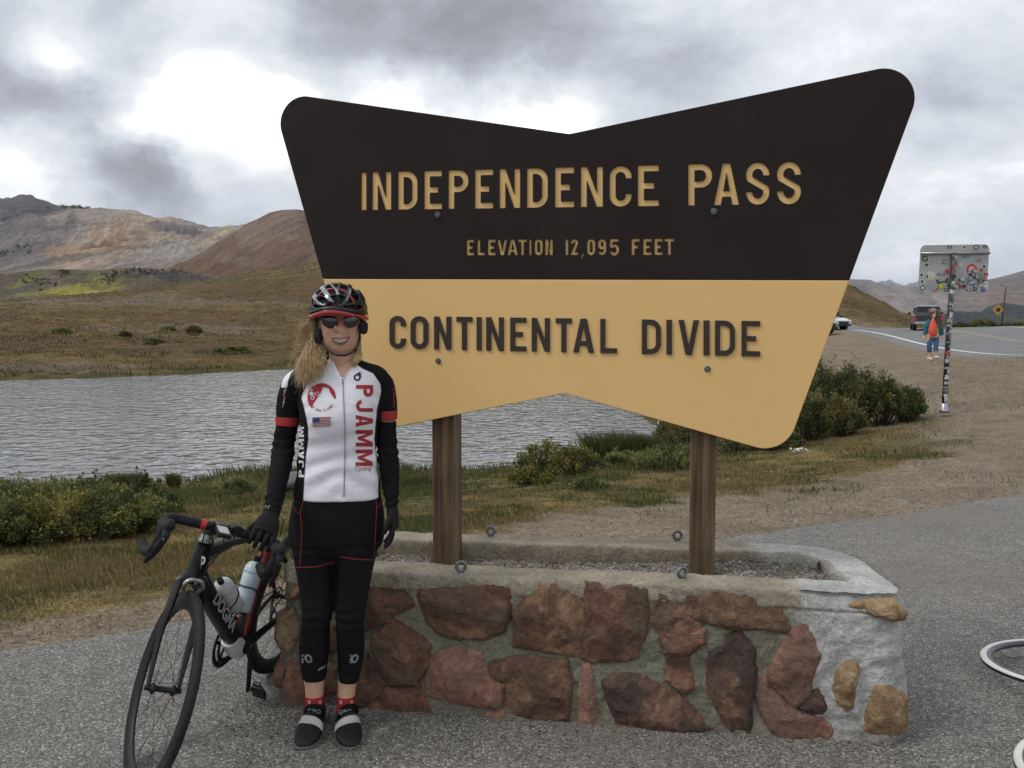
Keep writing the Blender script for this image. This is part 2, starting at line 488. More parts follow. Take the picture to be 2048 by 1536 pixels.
def land_material():
    m, t, b = new_mat('land')
    tc = N(t, 'ShaderNodeTexCoord'); v = tc.outputs['Object']
    a = N(t, 'ShaderNodeAttribute', attribute_name='Col')
    g = N(t, 'ShaderNodeAttribute', attribute_name='grass')
    nf = noise_n(t, v, 38, 4, .7)
    nm = noise_n(t, v, 3.5, 5, .65)
    nl = noise_n(t, vmath(t, 'MULTIPLY', v, (1, 2.2, 1)).outputs[0], .55, 6, .7)
    k1 = ramp(t, nf, [(.3, (.62, .62, .62)), (.5, (1, 1, 1)), (.72, (1.5, 1.46, 1.38))])
    k2 = ramp(t, nm, [(.3, (.75, .75, .75)), (.7, (1.28, 1.25, 1.2))])
    k3 = ramp(t, nl, [(.33, (.60, .64, .62)), (.5, (1, 1, 1)), (.68, (1.42, 1.32, 1.18))])
    wg = math_n(t, 'MULTIPLY_ADD', g.outputs['Fac'], .62, .38)
    c = mixc(t, wg, a.outputs[0], k1, 'MULTIPLY'); c = mixc(t, wg, c, k2, 'MULTIPLY'); c = mixc(t, wg, c, k3, 'MULTIPLY')
    # small pale and dark stones in the bare ground
    vo = N(t, 'ShaderNodeTexVoronoi'); vo.inputs['Scale'].default_value = 48; t.links.new(v, vo.inputs['Vector'])
    bw = N(t, 'ShaderNodeSeparateColor'); t.links.new(vo.outputs['Color'], bw.inputs[0])
    st = ramp(t, bw.outputs[0], [(.0, (.70, .68, .65)), (.5, (1, .98, .95)), (.88, (1.08, 1.06, 1.02)), (1, (1.45, 1.42, 1.36))])
    inv = math_n(t, 'SUBTRACT', 1.0, g.outputs['Fac'])
    c = mixc(t, inv, c, mixc(t, 1, c, st, 'MULTIPLY'))
    t.links.new(c, b.inputs['Base Color'])
    b.inputs['Roughness'].default_value = .95; b.inputs['Specular IOR Level'].default_value = .15
    bp = N(t, 'ShaderNodeBump'); bp.inputs['Strength'].default_value = .8; bp.inputs['Distance'].default_value = .02
    t.links.new(nf, bp.inputs['Height'])
    bp2 = N(t, 'ShaderNodeBump'); bp2.inputs['Strength'].default_value = .9; bp2.inputs['Distance'].default_value = .25
    t.links.new(nm, bp2.inputs['Height']); t.links.new(bp.outputs[0], bp2.inputs['Normal'])
    t.links.new(bp2.outputs[0], b.inputs['Normal'])
    return m
def build_land():
    az = np.r_[np.linspace(-180, -48, 45)[:-1], np.linspace(-48, 44, 560)[:-1], np.linspace(44, 180, 45)[:-1]]
    rr = 1.0 * (460 / 1.0) ** (np.linspace(0, 1, 560))
    A, RR = np.meshgrid(np.radians(az), rr)
    x = (np.sin(A) * RR).ravel(); y = (np.cos(A) * RR).ravel()
    z = height(x, y)
    c, g = zone_colour(x, y, np.hypot(x, y))
    x = np.r_[x, 0]; y = np.r_[y, 0]; z = np.r_[z, -.045]; c = np.r_[c, c[:1]]; g = np.r_[g, 0]
    na, nr = len(az), len(rr)
    i = np.arange(nr - 1)[:, None] * na + np.arange(na)[None]
    j = np.arange(nr - 1)[:, None] * na + (np.arange(na)[None] + 1) % na
    F = np.stack([i, j, j + na, i + na], -1).reshape(-1, 4)
    me = mesh_np('ground', np.c_[x, y, z], F[:, ::-1])
    attr(me, 'Col', c, 'FLOAT_COLOR'); attr(me, 'grass', g)
    o = link('ground', me, land_material())
    tag(o, kind='structure')
    # far plain under everything so that the ground reaches the horizon
    V = []; F = []
    n = 96
    for k, rad in enumerate((455, 3000, 30000)):
        for q in range(n):
            a = 2 * math.pi * q / n
            V.append((math.sin(a) * rad, math.cos(a) * rad, (-58, -62, -70)[k] if k else -60))
    for k in range(2):
        for q in range(n):
            F.append((k * n + q, k * n + (q + 1) % n, (k + 1) * n + (q + 1) % n, (k + 1) * n + q))
    V.append((0, 0, -60)); F += [(len(V) - 1, (q + 1) % n, q) for q in range(n)]
    tag(link('valley_floor', mesh_of('valley_floor', V, F), mat('valley', (.09, .085, .05), scale=.004, rough=1)), kind='structure')
build_land()

# ------------------------------------------------------------------ pavement
def asphalt_material():
    m, t, b = new_mat('asphalt')
    tc = N(t, 'ShaderNodeTexCoord'); v = tc.outputs['Object']
    vo = N(t, 'ShaderNodeTexVoronoi'); vo.inputs['Scale'].default_value = 125; t.links.new(v, vo.inputs['Vector'])
    sc = N(t, 'ShaderNodeSeparateColor'); t.links.new(vo.outputs['Color'], sc.inputs[0])
    stone = ramp(t, sc.outputs[0], [(0, (.10, .097, .092)), (.35, (.16, .155, .146)), (.7, (.215, .208, .196)), (.90, (.27, .262, .245)), (1, (.42, .41, .39))])
    gap = ramp(t, vo.outputs['Distance'], [(.35, (1, 1, 1)), (.75, (.52, .50, .47))])
    c = mixc(t, 1, stone, gap, 'MULTIPLY')
    n1 = noise_n(t, v, 1.3, 5, .6); n2 = noise_n(t, v, 9, 4, .6); n4 = noise_n(t, v, .45, 4, .6)
    c = mixc(t, 1, c, ramp(t, n1, [(.3, (.86, .86, .87)), (.7, (1.14, 1.13, 1.11))]), 'MULTIPLY')
    c = mixc(t, 1, c, ramp(t, n2, [(.3, (.84, .84, .84)), (.7, (1.15, 1.14, 1.12))]), 'MULTIPLY')
    # brown dust that gathers in places
    c = mixc(t, ramp(t, n4, [(.50, (0, 0, 0)), (.66, (.55, .55, .55))]), c, (.165, .135, .105))
    t.links.new(c, b.inputs['Base Color'])
    b.inputs['Roughness'].default_value = .82; b.inputs['Specular IOR Level'].default_value = .35
    bp = N(t, 'ShaderNodeBump'); bp.inputs['Strength'].default_value = .6; bp.inputs['Distance'].default_value = .005; bp.invert = True
    t.links.new(vo.outputs['Distance'], bp.inputs['Height'])
    bp2 = N(t, 'ShaderNodeBump'); bp2.inputs['Strength'].default_value = .35; bp2.inputs['Distance'].default_value = .03
    t.links.new(n2, bp2.inputs['Height']); t.links.new(bp.outputs[0], bp2.inputs['Normal'])
    t.links.new(bp2.outputs[0], b.inputs['Normal'])
    return m
ASPH = asphalt_material()
def build_pavement():
    u = np.r_[np.linspace(-60, -9, 30)[:-1], np.linspace(-9, 14, 700)[:-1], np.linspace(14, 45, 30)]
    e1 = np.array([1, .528]) / 1.131; e2 = np.array([.528, -1]) / 1.131
    vv = np.r_[0, .012, .05, .15, .4, .8, 1.5, 2.5, 4, 6, 10, 20, 60]
    X = []; 
    for k, w in enumerate(vv):
        wob = (.16 * (fbm(u * 1.1, u * 0, 41, 3) - .5) + .07 * (fbm(u * 7, u * 0, 42, 3) - .5)) * (1 if k < 6 else 0)
        x = e1[0] * u + e2[0] * (w + wob); y = 5.29 + e1[1] * u + e2[1] * (w + wob)
        z = np.full(u.shape, .004)
        if k == 0: z = z - .05
        else: z = z + .004 * (vn(x * 3, y * 3, 43) - .5) * (w < 12)
        X.append(np.c_[x, y, z])
    V = np.concatenate(X); n = len(u)
    i = np.arange(len(vv) - 1)[:, None] * n + np.arange(n - 1)[None]
    F = np.stack([i, i + n, i + n + 1, i + 1], -1).reshape(-1, 4)
    o = link('pavement', mesh_np('pavement', V, F), ASPH)
    tag(o, kind='structure')
build_pavement()
def road_strip(name, o0, o1, lift, m, i0=0, i1=None, nx=2, seg=None):
    V = []; F = []
    i1 = i1 or len(ROADP) - 1
    zc = height(*(ROADP + RN * 3.8).T, detail=False); z0 = height(*(ROADP).T, detail=False); zr = height(*(ROADP + RN * 8).T, detail=False)
    for i in range(i0, i1 + 1):
        for k in range(nx):
            o = o0 + (o1 - o0) * k / (nx - 1)
            p = ROADP[i] + RN[i] * o
            zz = z0[i] + (zc[i] - z0[i]) * o / 3.8 if o < 3.8 else zc[i] + (zr[i] - zc[i]) * (o - 3.8) / 4.2
            V.append((p[0], p[1], zz + lift - (.10 if nx > 2 and k == 0 else 0)))
    for i in range(i1 - i0):
        for k in range(nx - 1):
            a = i * nx + k; F.append((a, a + 1, a + nx + 1, a + nx))
    return tag(link(name, mesh_of(name, V, F), m), kind='structure')
PAINT_W = mat('white_paint', (.62, .62, .60), scale=6, rough=.6, layers=[(25, .55, .7, (.3, .3, .3), .6)])
PAINT_Y = mat('yellow_paint', (.36, .28, .13), scale=6, rough=.6, layers=[(25, .45, .65, (.2, .2, .2), .7)])
ROADM = mat('road_surface', [(0, (.115, .115, .117)), (1, (.165, .163, .16))], scale=.8, rough=.85, layers=[(6, .5, .7, (.2, .2, .2), .4)], bump=[(60, .4, .01)])
road_strip('road', -1.0, 8.6, .012, ROADM, nx=30)
road_strip('road_marking', -.06, .12, .022, PAINT_W)
road_strip('road_marking', 3.55, 3.67, .022, PAINT_Y)
road_strip('road_marking', 3.80, 3.92, .022, PAINT_Y)
road_strip('road_marking', 7.5, 7.62, .022, PAINT_W)

# ------------------------------------------------------------------ water
def build_lake():
    m, t, b = new_mat('lake_water')
    tc = N(t, 'ShaderNodeTexCoord'); v = tc.outputs['Object']
    b.inputs['Base Color'].default_value = (.12, .125, .125, 1)
    b.inputs['Roughness'].default_value = .06
    b.inputs['IOR'].default_value = 1.6
    w1 = noise_n(t, vmath(t, 'MULTIPLY', v, (2.5, 2.9, 1)).outputs[0], 1.0, 1.8, .5, .4)
    w2 = noise_n(t, vmath(t, 'MULTIPLY', v, (5, 8, 1)).outputs[0], 1.0, 3, .6, .4)
    w3 = noise_n(t, vmath(t, 'MULTIPLY', v, (.25, .6, 1)).outputs[0], 1.0, 3, .5)
    bp = N(t, 'ShaderNodeBump'); bp.inputs['Strength'].default_value = 1.0; bp.inputs['Distance'].default_value = .007
    t.links.new(w2, bp.inputs['Height'])
    bp2 = N(t, 'ShaderNodeBump'); bp2.inputs['Strength'].default_value = 1.0; bp2.inputs['Distance'].default_value = .078
    t.links.new(math_n(t, 'MULTIPLY', w1, math_n(t, 'ADD', w3, .4)), bp2.inputs['Height']); t.links.new(bp.outputs[0], bp2.inputs['Normal'])
    t.links.new(bp2.outputs[0], b.inputs['Normal'])
    V = [(p.x, p.y, LAKE_Z + .012) for p in LAKE]
    c = LK.mean(0)
    V = [((x - c[0]) * 1.04 + c[0], (y - c[1]) * 1.12 + c[1], z) for x, y, z in V]
    tag(link('lake', mesh_of('lake', V, [tuple(range(len(V)))[::-1]]), m, smooth=False), kind='structure')
    o = bpy.data.objects['lake']
    if o.data.polygons[0].normal.z < 0: o.data.flip_normals()
build_lake()

# ------------------------------------------------------------------ mountains
def mountain(name, crest, D, Df, yf, cfun, amp=.06, k=1.35, seed=1, nx=520, ny=150, rough_crest=.0, gully=8.0, back=.35, m=None):
    cx = np.array([c[0] for c in crest], float); cy = np.array([c[1] for c in crest], float)
    px = np.linspace(cx[0], cx[-1], nx)
    py = np.interp(px, cx, cy)
    # round the polyline off a little
    ker = np.hanning(9); ker /= ker.sum()
    py = np.convolve(np.pad(py, 4, mode='edge'), ker, 'valid')
    u = (px - 1024) / CF
    zc = CH + (640 - py) / CF * D
    zf = CH + (640 - yf) / CF * Df
    T = np.r_[np.linspace(0, 1, ny), 1 + np.linspace(0, 1, 24)[1:]]
    Tg, Ug = np.meshgrid(T, u, indexing='ij'); _, Zc = np.meshgrid(T, zc, indexing='ij')
    Tc = np.minimum(Tg, 1)
    Y = np.where(Tg <= 1, Df + (D - Df) * Tg, D + (Tg - 1) * D * back)
    X = Ug * Y
    z = zf + (Zc - zf) * Tc ** k
    over = np.maximum(Tg - 1, 0)
    z = z - over * np.abs(Zc - zf) * 1.2
    H = np.abs(zc.max() - zf)
    s = D / 100.0
    a = X / D * gully * 6; bq = (Tg * 2.0)
    nz = ridged(a + .6 * fbm(a * .5, bq, seed + 5, 3), bq * .7, seed, 5) - .6
    nz2 = fbm(X / s, Y / s, seed + 9, 5) - .5
    env = np.sin(np.clip(Tc, 0, 1) * math.pi) ** .8
    z = z + H * amp * (nz * env * 1.2 + nz2 * env * .9)
    z = z + H * rough_crest * (fbm(a * 3, bq * 3, seed + 3, 4) - .5) * sstep(.5, 1, Tg)
    # colour
    PX = 1024 + CF * X / Y; PY = 640 - (z - CH) / Y * CF
    c = cfun(PX.ravel(), PY.ravel(), Tc.ravel(), nz.ravel(), nz2.ravel())
    nr = len(T)
    i = np.arange(nr - 1)[:, None] * nx + np.arange(nx - 1)[None]
    F = np.stack([i, i + 1, i + nx + 1, i + nx], -1).reshape(-1, 4)
    me = mesh_np(name, np.c_[X.ravel(), Y.ravel(), z.ravel()], F)
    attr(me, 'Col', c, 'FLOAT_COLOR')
    attr(me, 'flow', np.c_[(a.ravel()), bq.ravel(), np.zeros(a.size)], 'FLOAT_VECTOR')
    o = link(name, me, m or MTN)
    return tag(o, kind='structure')
def mtn_material():
    m, t, b = new_mat('mountain')
    a = N(t, 'ShaderNodeAttribute', attribute_name='Col'); f = N(t, 'ShaderNodeAttribute', attribute_name='flow')
    fv = f.outputs['Vector']
    n1 = noise_n(t, vmath(t, 'MULTIPLY', fv, (2.2, .9, 1)).outputs[0], 1.6, 7, .68, .4)
    n2 = noise_n(t, vmath(t, 'MULTIPLY', fv, (7, 6, 1)).outputs[0], 2.0, 6, .72)
    c = mixc(t, 1, a.outputs[0], ramp(t, n1, [(.3, (.66, .64, .64)), (.5, (1, 1, 1)), (.7, (1.40, 1.36, 1.30))]), 'MULTIPLY')
    c = mixc(t, 1, c, ramp(t, n2, [(.3, (.66, .66, .66)), (.5, (1, 1, 1)), (.72, (1.35, 1.33, 1.3))]), 'MULTIPLY')
    t.links.new(c, b.inputs['Base Color'])
    b.inputs['Roughness'].default_value = 1; b.inputs['Specular IOR Level'].default_value = .05
    bp = N(t, 'ShaderNodeBump'); bp.inputs['Strength'].default_value = .7; bp.inputs['Distance'].default_value = 10
    t.links.new(n1, bp.inputs['Height'])
    bp2 = N(t, 'ShaderNodeBump'); bp2.inputs['Strength'].default_value = .6; bp2.inputs['Distance'].default_value = 4
    t.links.new(n2, bp2.inputs['Height']); t.links.new(bp.outputs[0], bp2.inputs['Normal']); t.links.new(bp2.outputs[0], b.inputs['Normal'])
    return m
MTN = mtn_material()
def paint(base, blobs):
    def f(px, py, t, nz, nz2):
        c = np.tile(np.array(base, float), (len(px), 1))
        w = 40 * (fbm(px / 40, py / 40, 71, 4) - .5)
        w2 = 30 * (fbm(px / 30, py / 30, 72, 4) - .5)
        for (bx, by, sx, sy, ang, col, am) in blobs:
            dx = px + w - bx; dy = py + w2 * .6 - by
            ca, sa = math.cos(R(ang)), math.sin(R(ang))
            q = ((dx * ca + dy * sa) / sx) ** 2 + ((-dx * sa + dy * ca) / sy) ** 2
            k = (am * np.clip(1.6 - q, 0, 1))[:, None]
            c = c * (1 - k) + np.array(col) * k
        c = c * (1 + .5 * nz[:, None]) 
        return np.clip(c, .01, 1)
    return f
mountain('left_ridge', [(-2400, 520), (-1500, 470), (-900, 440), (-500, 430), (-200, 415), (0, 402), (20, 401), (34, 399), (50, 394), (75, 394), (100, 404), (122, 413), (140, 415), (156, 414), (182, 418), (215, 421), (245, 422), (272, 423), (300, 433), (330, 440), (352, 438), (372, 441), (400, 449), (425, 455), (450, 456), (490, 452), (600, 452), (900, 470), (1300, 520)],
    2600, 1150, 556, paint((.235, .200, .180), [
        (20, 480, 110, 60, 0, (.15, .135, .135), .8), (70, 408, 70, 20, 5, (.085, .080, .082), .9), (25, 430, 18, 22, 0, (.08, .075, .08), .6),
        (240, 480, 150, 40, -25, (.32, .250, .19), .85), (260, 500, 60, 22, 0, (.28, .19, .125), .5), (330, 460, 60, 30, 40, (.33, .27, .19), .6), (180, 505, 90, 16, 0, (.31, .20, .12), .6),  # orange and pale mineral slopes, with sunlit patches painted into the colour
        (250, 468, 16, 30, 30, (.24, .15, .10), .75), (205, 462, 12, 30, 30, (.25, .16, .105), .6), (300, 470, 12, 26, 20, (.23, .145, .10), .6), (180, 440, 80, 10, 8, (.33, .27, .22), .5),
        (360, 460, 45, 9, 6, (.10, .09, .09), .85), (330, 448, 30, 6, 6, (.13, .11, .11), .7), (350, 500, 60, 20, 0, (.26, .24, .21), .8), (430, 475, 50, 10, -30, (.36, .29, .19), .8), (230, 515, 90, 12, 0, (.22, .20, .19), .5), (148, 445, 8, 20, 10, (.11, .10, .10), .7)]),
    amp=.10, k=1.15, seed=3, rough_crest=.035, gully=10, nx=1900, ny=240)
mountain('brown_peak', [(250, 556), (300, 545), (340, 534), (380, 522), (410, 506), (440, 486), (470, 470), (500, 449), (520, 441), (545, 428), (570, 423), (600, 422), (630, 427), (680, 440), (760, 470), (900, 510), (1100, 545), (1300, 570)],
    1500, 640, 572, paint((.150, .098, .070), [(520, 470, 40, 26, -20, (.20, .155, .125), .6), (570, 450, 30, 30, 0, (.19, .15, .13), .5), (480, 520, 60, 8, 10, (.19, .145, .11), .5), (440, 540, 120, 12, 5, (.14, .085, .055), .6)]),
    amp=.05, k=1.0, seed=9, gully=7, nx=800, ny=200)
mountain('near_slope', [(-2400, 585), (-1200, 575), (-500, 566), (-200, 560), (0, 551), (40, 546), (90, 541), (130, 540), (180, 543), (215, 541), (260, 539), (310, 538), (360, 540), (400, 546), (440, 552), (470, 556), (560, 562), (700, 570)],
    900, 430, 612, paint((.16, .135, .085), [(20, 570, 60, 20, 0, (.13, .115, .10), .6), (140, 585, 50, 16, -10, (.34, .31, .07), .85), (185, 592, 60, 12, 0, (.42, .38, .085), .95), (215, 570, 36, 12, 20, (.27, .24, .065), .7), (90, 592, 50, 8, 0, (.22, .22, .06), .6),  # yellow-green grass, brightened in the vertex colour where sun falls on it
        (110, 560, 24, 12, 30, (.21, .175, .15), .7), (340, 553, 80, 8, 4, (.085, .075, .075), .95), (300, 572, 50, 8, -5, (.13, .115, .08), .6), (50, 560, 40, 6, -20, (.25, .24, .07), .5), (380, 575, 60, 8, 0, (.10, .11, .055), .6)]),
    amp=.20, k=.85, seed=14, gully=12, rough_crest=.05, nx=1500, ny=160)
mountain('far_peaks', [(1600, 590), (1700, 582), (1735, 574), (1750, 566), (1758, 562), (1766, 564), (1774, 559), (1784, 565), (1796, 569), (1806, 572), (1816, 566), (1824, 567), (1832, 562), (1842, 567), (1856, 576), (1900, 585), (2100, 590)],
    15000, 9000, 600, lambda px, py, t, nz, nz2: np.clip(np.tile(np.array([.12, .125, .14]), (len(px), 1)) * (1 + 1.0 * nz[:, None]), .01, 1), amp=.10, seed=21, gully=90, rough_crest=.05, nx=400, ny=60)
mountain('right_grey_ridge', [(1300, 520), (1500, 545), (1680, 557), (1700, 559), (1735, 560), (1752, 567), (1770, 571), (1800, 573), (1830, 574), (1860, 577), (1900, 584), (1960, 600), (2050, 640), (2200, 680)],
    2500, 900, 668, paint((.185, .170, .168), [(1730, 590, 36, 20, 30, (.14, .13, .14), .6), (1790, 610, 60, 16, 35, (.26, .22, .20), .7), (1850, 600, 40, 8, 35, (.12, .115, .12), .75), (1820, 590, 40, 10, 30, (.25, .215, .20), .5), (1900, 610, 50, 14, 25, (.27, .235, .22), .7), (1760, 640, 80, 14, 20, (.13, .125, .125), .5)]),
    amp=.08, k=1.1, seed=27, gully=9)
mountain('right_brown_ridge', [(1780, 640), (1840, 612), (1880, 590), (1920, 576), (1960, 562), (1985, 557), (2010, 551), (2048, 540), (2120, 520), (2300, 480), (2500, 470), (3200, 520), (4200, 560)],
    2300, 1000, 664, paint((.165, .142, .135), [(2030, 600, 60, 14, 5, (.20, .145, .115), .7), (1960, 590, 40, 20, 0, (.21, .18, .165), .5)]),
    amp=.06, k=1.0, seed=31, gully=8)
mountain('dark_forest_slope', [(1700, 665), (1800, 652), (1850, 640), (1880, 629), (1905, 622), (1935, 624), (1960, 622), (1975, 612), (1995, 606), (2015, 607), (2048, 612), (2150, 622), (2400, 630), (3200, 640)],
    1300, 700, 700, paint((.062, .072, .078), [(1990, 618, 20, 14, 0, (.09, .09, .088), .6), (2040, 640, 60, 8, 0, (.09, .095, .08), .5)]),  # forest colour made lighter and bluer to carry some haze
    amp=.25, k=.8, seed=35, gully=14, rough_crest=.06, nx=400, ny=80)
# ================================================================== vegetation
def leaf_mat(name, rough=.6, tr=.25):
    m, t, b = new_mat(name)
    a = N(t, 'ShaderNodeAttribute', attribute_name='Col')
    t.links.new(a.outputs[0], b.inputs['Base Color']); b.inputs['Roughness'].default_value = rough; b.inputs['Specular IOR Level'].default_value = .2
    tb = N(t, 'ShaderNodeBsdfTranslucent'); t.links.new(a.outputs[0], tb.inputs[0])
    ms = N(t, 'ShaderNodeMixShader'); ms.inputs[0].default_value = tr
    t.links.new(b.outputs[0], ms.inputs[1]); t.links.new(tb.outputs[0], ms.inputs[2])
    t.links.new(ms.outputs[0], t.nodes['Material Output'].inputs[0]); return m
GRASSM = leaf_mat('grass_blades', .8, .3); LEAFM = leaf_mat('leaves')
STEMM = mat('shrub_stem', (.075, .055, .040), scale=40, rough=.9)
def blades(name, x, y, z, h, w, c, rng, lean=.45, curl=True):
    n = len(x); a = rng.uniform(0, 2 * np.pi, n); l = h * lean * rng.uniform(.1, 1.4, n); la = rng.uniform(0, 2 * np.pi, n) * .35 + rng.normal(size=n) * .8 + 2.6
    dx, dy = np.cos(a) * w / 2, np.sin(a) * w / 2; tx, ty = np.cos(la) * l, np.sin(la) * l
    p0 = np.c_[x - dx, y - dy, z]; p1 = np.c_[x + dx, y + dy, z]
    m0 = np.c_[x - dx * .7 + tx * .4, y - dy * .7 + ty * .4, z + h * .62]; m1 = np.c_[x + dx * .7 + tx * .4, y + dy * .7 + ty * .4, z + h * .62]
    tp = np.c_[x + tx, y + ty, z + h]
    V = np.stack([p0, p1, m1, m0, tp], 1).reshape(-1, 3)
    b = 5 * np.arange(n)[:, None]
    F = np.concatenate([b + np.array([[0, 1, 2]]), b + np.array([[0, 2, 3]]), b + np.array([[3, 2, 4]])], 0)
    me = mesh_np(name, V, F); attr(me, 'Col', np.repeat(c, 5, 0), 'FLOAT_COLOR')
    return me
def scatter(n, r0, r1, a0, a1, rng):
    r = r0 * (r1 / r0) ** rng.random(n); a = np.radians(rng.uniform(a0, a1, n)); return np.sin(a) * r, np.cos(a) * r
def build_grass():
    rng = np.random.default_rng(21)
    x, y = scatter(470000, 3.6, 27, -48, 38, rng)
    c, g = zone_colour(x, y, np.hypot(x, y)); sd = poly_sd(LK, x, y); ed = edge_d(x, y)
    cl = fbm(x * 1.7, y * 1.7, 91, 3); fine = fbm(x * 8, y * 8, 92, 2)
    keep = (sd > .02) & (ed > .10) & (rng.random(len(x)) < np.clip(g * 1.0 + .05, 0, 1) * (.25 + 1.5 * sstep(.3, .62, cl * .6 + fine * .4)))
    x, y, c, sd, ed, cl, g = (q[keep] for q in (x, y, c, sd, ed, cl, g)); r = np.hypot(x, y)
    h = .016 + .028 * sstep(.4, .75, cl) + .075 * np.exp(-sd / 1.6) + .04 * sstep(1.2, 5, ed) * sstep(.45, .7, fbm(x * .6, y * .6, 93, 3))
    pull = sstep(4.5, 7, x - .1 * (y - 10)); h = h * (1 - .5 * pull)
    h = h * rng.uniform(.5, 1.5, len(x)) * (1 + r * .012)
    w = np.clip(r * .00075, .0028, .016)
    t = rng.random(len(x))[:, None]
    straw = np.array([.27, .22, .10]); rust = np.array([.12, .088, .038]); gr = np.array([.085, .105, .035])
    gm = sstep(.46, .62, fbm(x * .9, y * .9, 94, 3) + .08 * sstep(-.5, -2.5, x) - .02 + .10 * np.exp(-np.maximum(ed, 0) / .8) + .12 * np.exp(-sd / 2))[:, None]
    c = np.where(t < .40, straw, np.where(t < .62, rust, c * 1.25))
    c = np.where(rng.random(len(x))[:, None] < gm * .85, gr, c) * rng.uniform(.6, 1.3, len(x))[:, None]
    tag(link('grass', blades('grass', x, y, height(x, y) - .006, h, w, c, rng), GRASSM, smooth=False), kind='stuff')
    # meadow beyond the lake
    x, y = scatter(250000, 24, 250, -48, 30, rng)
    c, g = zone_colour(x, y, np.hypot(x, y)); sd = poly_sd(LK, x, y); rd = poly_sd(ROADPOLY, x, y)
    k = (sd > .05) & (g > .6) & (rd > .5) & (fbm(x * .25, y * .5, 95, 4) > .42)
    x, y, c, sd = (q[k] for q in (x, y, c, sd)); r = np.hypot(x, y)
    h = (.10 + .16 * sstep(.5, .8, fbm(x * .3, y * .3, 96, 3)) + .12 * np.exp(-sd / 2)) * rng.uniform(.5, 1.5, len(x))
    c = c * rng.uniform(.55, 1.45, len(x))[:, None]; q = rng.random(len(x))[:, None]
    c = np.where(q < .16, np.array([.23, .175, .075]), np.where(q < .30, np.array([.06, .062, .026]), c))
    e = np.exp(-sd / (1.0 + .03 * r))[:, None]; c = c * (1 - e * .7) + np.array([.055, .06, .022]) * e * .7
    tag(link('meadow_grass', blades('meadow_grass', x, y, height(x, y) - .02, h, np.clip(r * .0008, .02, .16), c, rng), GRASSM, smooth=False), kind='stuff')
build_grass()
def shrub(loc, rx, ry, h, shoots, leaves, label, cols, seed, lsize=.030, lw=.30, name='shrub', cat='shrub', group=None, upright=.55, ragged=.25, stems=True):
    rng = np.random.default_rng(seed); root = empty(name, loc, label, cat, group)
    # shoots fan out from the base to a dome
    u = rng.uniform(0, 2 * np.pi, shoots); q = np.sqrt(rng.random(shoots))
    tx, ty = np.cos(u) * q * rx, np.sin(u) * q * ry
    lump = .75 + .5 * fbm(tx / rx * 2.2 + seed, ty / ry * 2.2, seed, 3)
    tz = h * np.sqrt(np.clip(1 - q ** 2 * .85, .04, 1)) * lump * (1 + ragged * (rng.random(shoots) ** 3))
    bx, by = tx * (1 - upright) * .9, ty * (1 - upright) * .9
    n = shoots * leaves; s = np.repeat(np.arange(shoots), leaves)
    t = np.clip(1 - np.abs(rng.normal(size=n)) * .26, .12, 1.02)
    px = bx[s] + (tx - bx)[s] * t; py = by[s] + (ty - by)[s] * t; pz = tz[s] * t ** .85
    d = np.c_[(tx - bx)[s], (ty - by)[s], tz[s]]; d /= np.linalg.norm(d, axis=1)[:, None]
    r_ = rng.normal(size=(n, 3)); r_ /= np.linalg.norm(r_, axis=1)[:, None]
    ax = d * .75 + r_ * .85; ax /= np.linalg.norm(ax, axis=1)[:, None]
    sd_ = np.cross(ax, rng.normal(size=(n, 3))); sd_ /= np.linalg.norm(sd_, axis=1)[:, None]; nr = np.cross(ax, sd_)
    L = lsize * rng.uniform(.6, 1.35, n)[:, None]; Wd = L * lw
    p = np.c_[px, py, pz] + r_ * lsize * .5
    V = np.stack([p, p + ax * L * .5 + sd_ * Wd + nr * L * .06, p + ax * L, p + ax * L * .5 - sd_ * Wd + nr * L * .06], 1).reshape(-1, 3)
    b = 4 * np.arange(n)[:, None]; F = np.concatenate([b + np.array([[0, 1, 2]]), b + np.array([[0, 2, 3]])], 0)
    cc = np.array(cols); pick = (fbm(px / rx * 3 + 7, pz / h * 3 + py, seed + 2, 3) * 1.7 - .35 + rng.normal(size=n) * .20) * len(cols)
    c = cc[np.clip(pick.astype(int), 0, len(cols) - 1)] * rng.uniform(.6, 1.4, n)[:, None]
    me = mesh_np('foliage', V, F); attr(me, 'Col', np.repeat(c, 4, 0), 'FLOAT_COLOR'); link('foliage', me, LEAFM, root, False)
    if stems:
        bm = bmesh.new(); k = min(shoots, 90)
        for i in range(k):
            w = .0035 * (1 + h)
            sweep(bm, [(bx[i] * .6, by[i] * .6, -.05), ((bx[i] + tx[i]) / 2, (by[i] + ty[i]) / 2, tz[i] * .55), (tx[i], ty[i], tz[i] * .97)], [w, w * .7, w * .25], n=4)
        bm_obj('stem', bm, STEMM, root)
    return root
GRN = [(.065, .082, .030), (.10, .12, .042), (.135, .155, .055), (.18, .195, .068), (.23, .22, .08)]
DGR = [(.042, .058, .024), (.068, .088, .034), (.098, .12, .044), (.14, .145, .05), (.22, .175, .055)]
BRN = [(.07, .055, .025), (.11, .085, .035), (.15, .115, .045), (.085, .085, .03)]
YGR = [(.045, .055, .02), (.085, .10, .03), (.13, .14, .04), (.19, .18, .05), (.25, .21, .06)]
def at(px, Y): u = (px - 1024) / CF; x = u * Y; return (x, Y, hz(x, Y) - .02)
def gnd(px, py):                           # where this pixel meets the land
    d = ray(px, py); d = d / d.y; ys = np.geomspace(4, 140, 700); h = height(d.x * ys, ys, False); k = np.where(CH + d.z * ys <= h)[0]
    return float(ys[k[0]]) if len(k) else 60.0
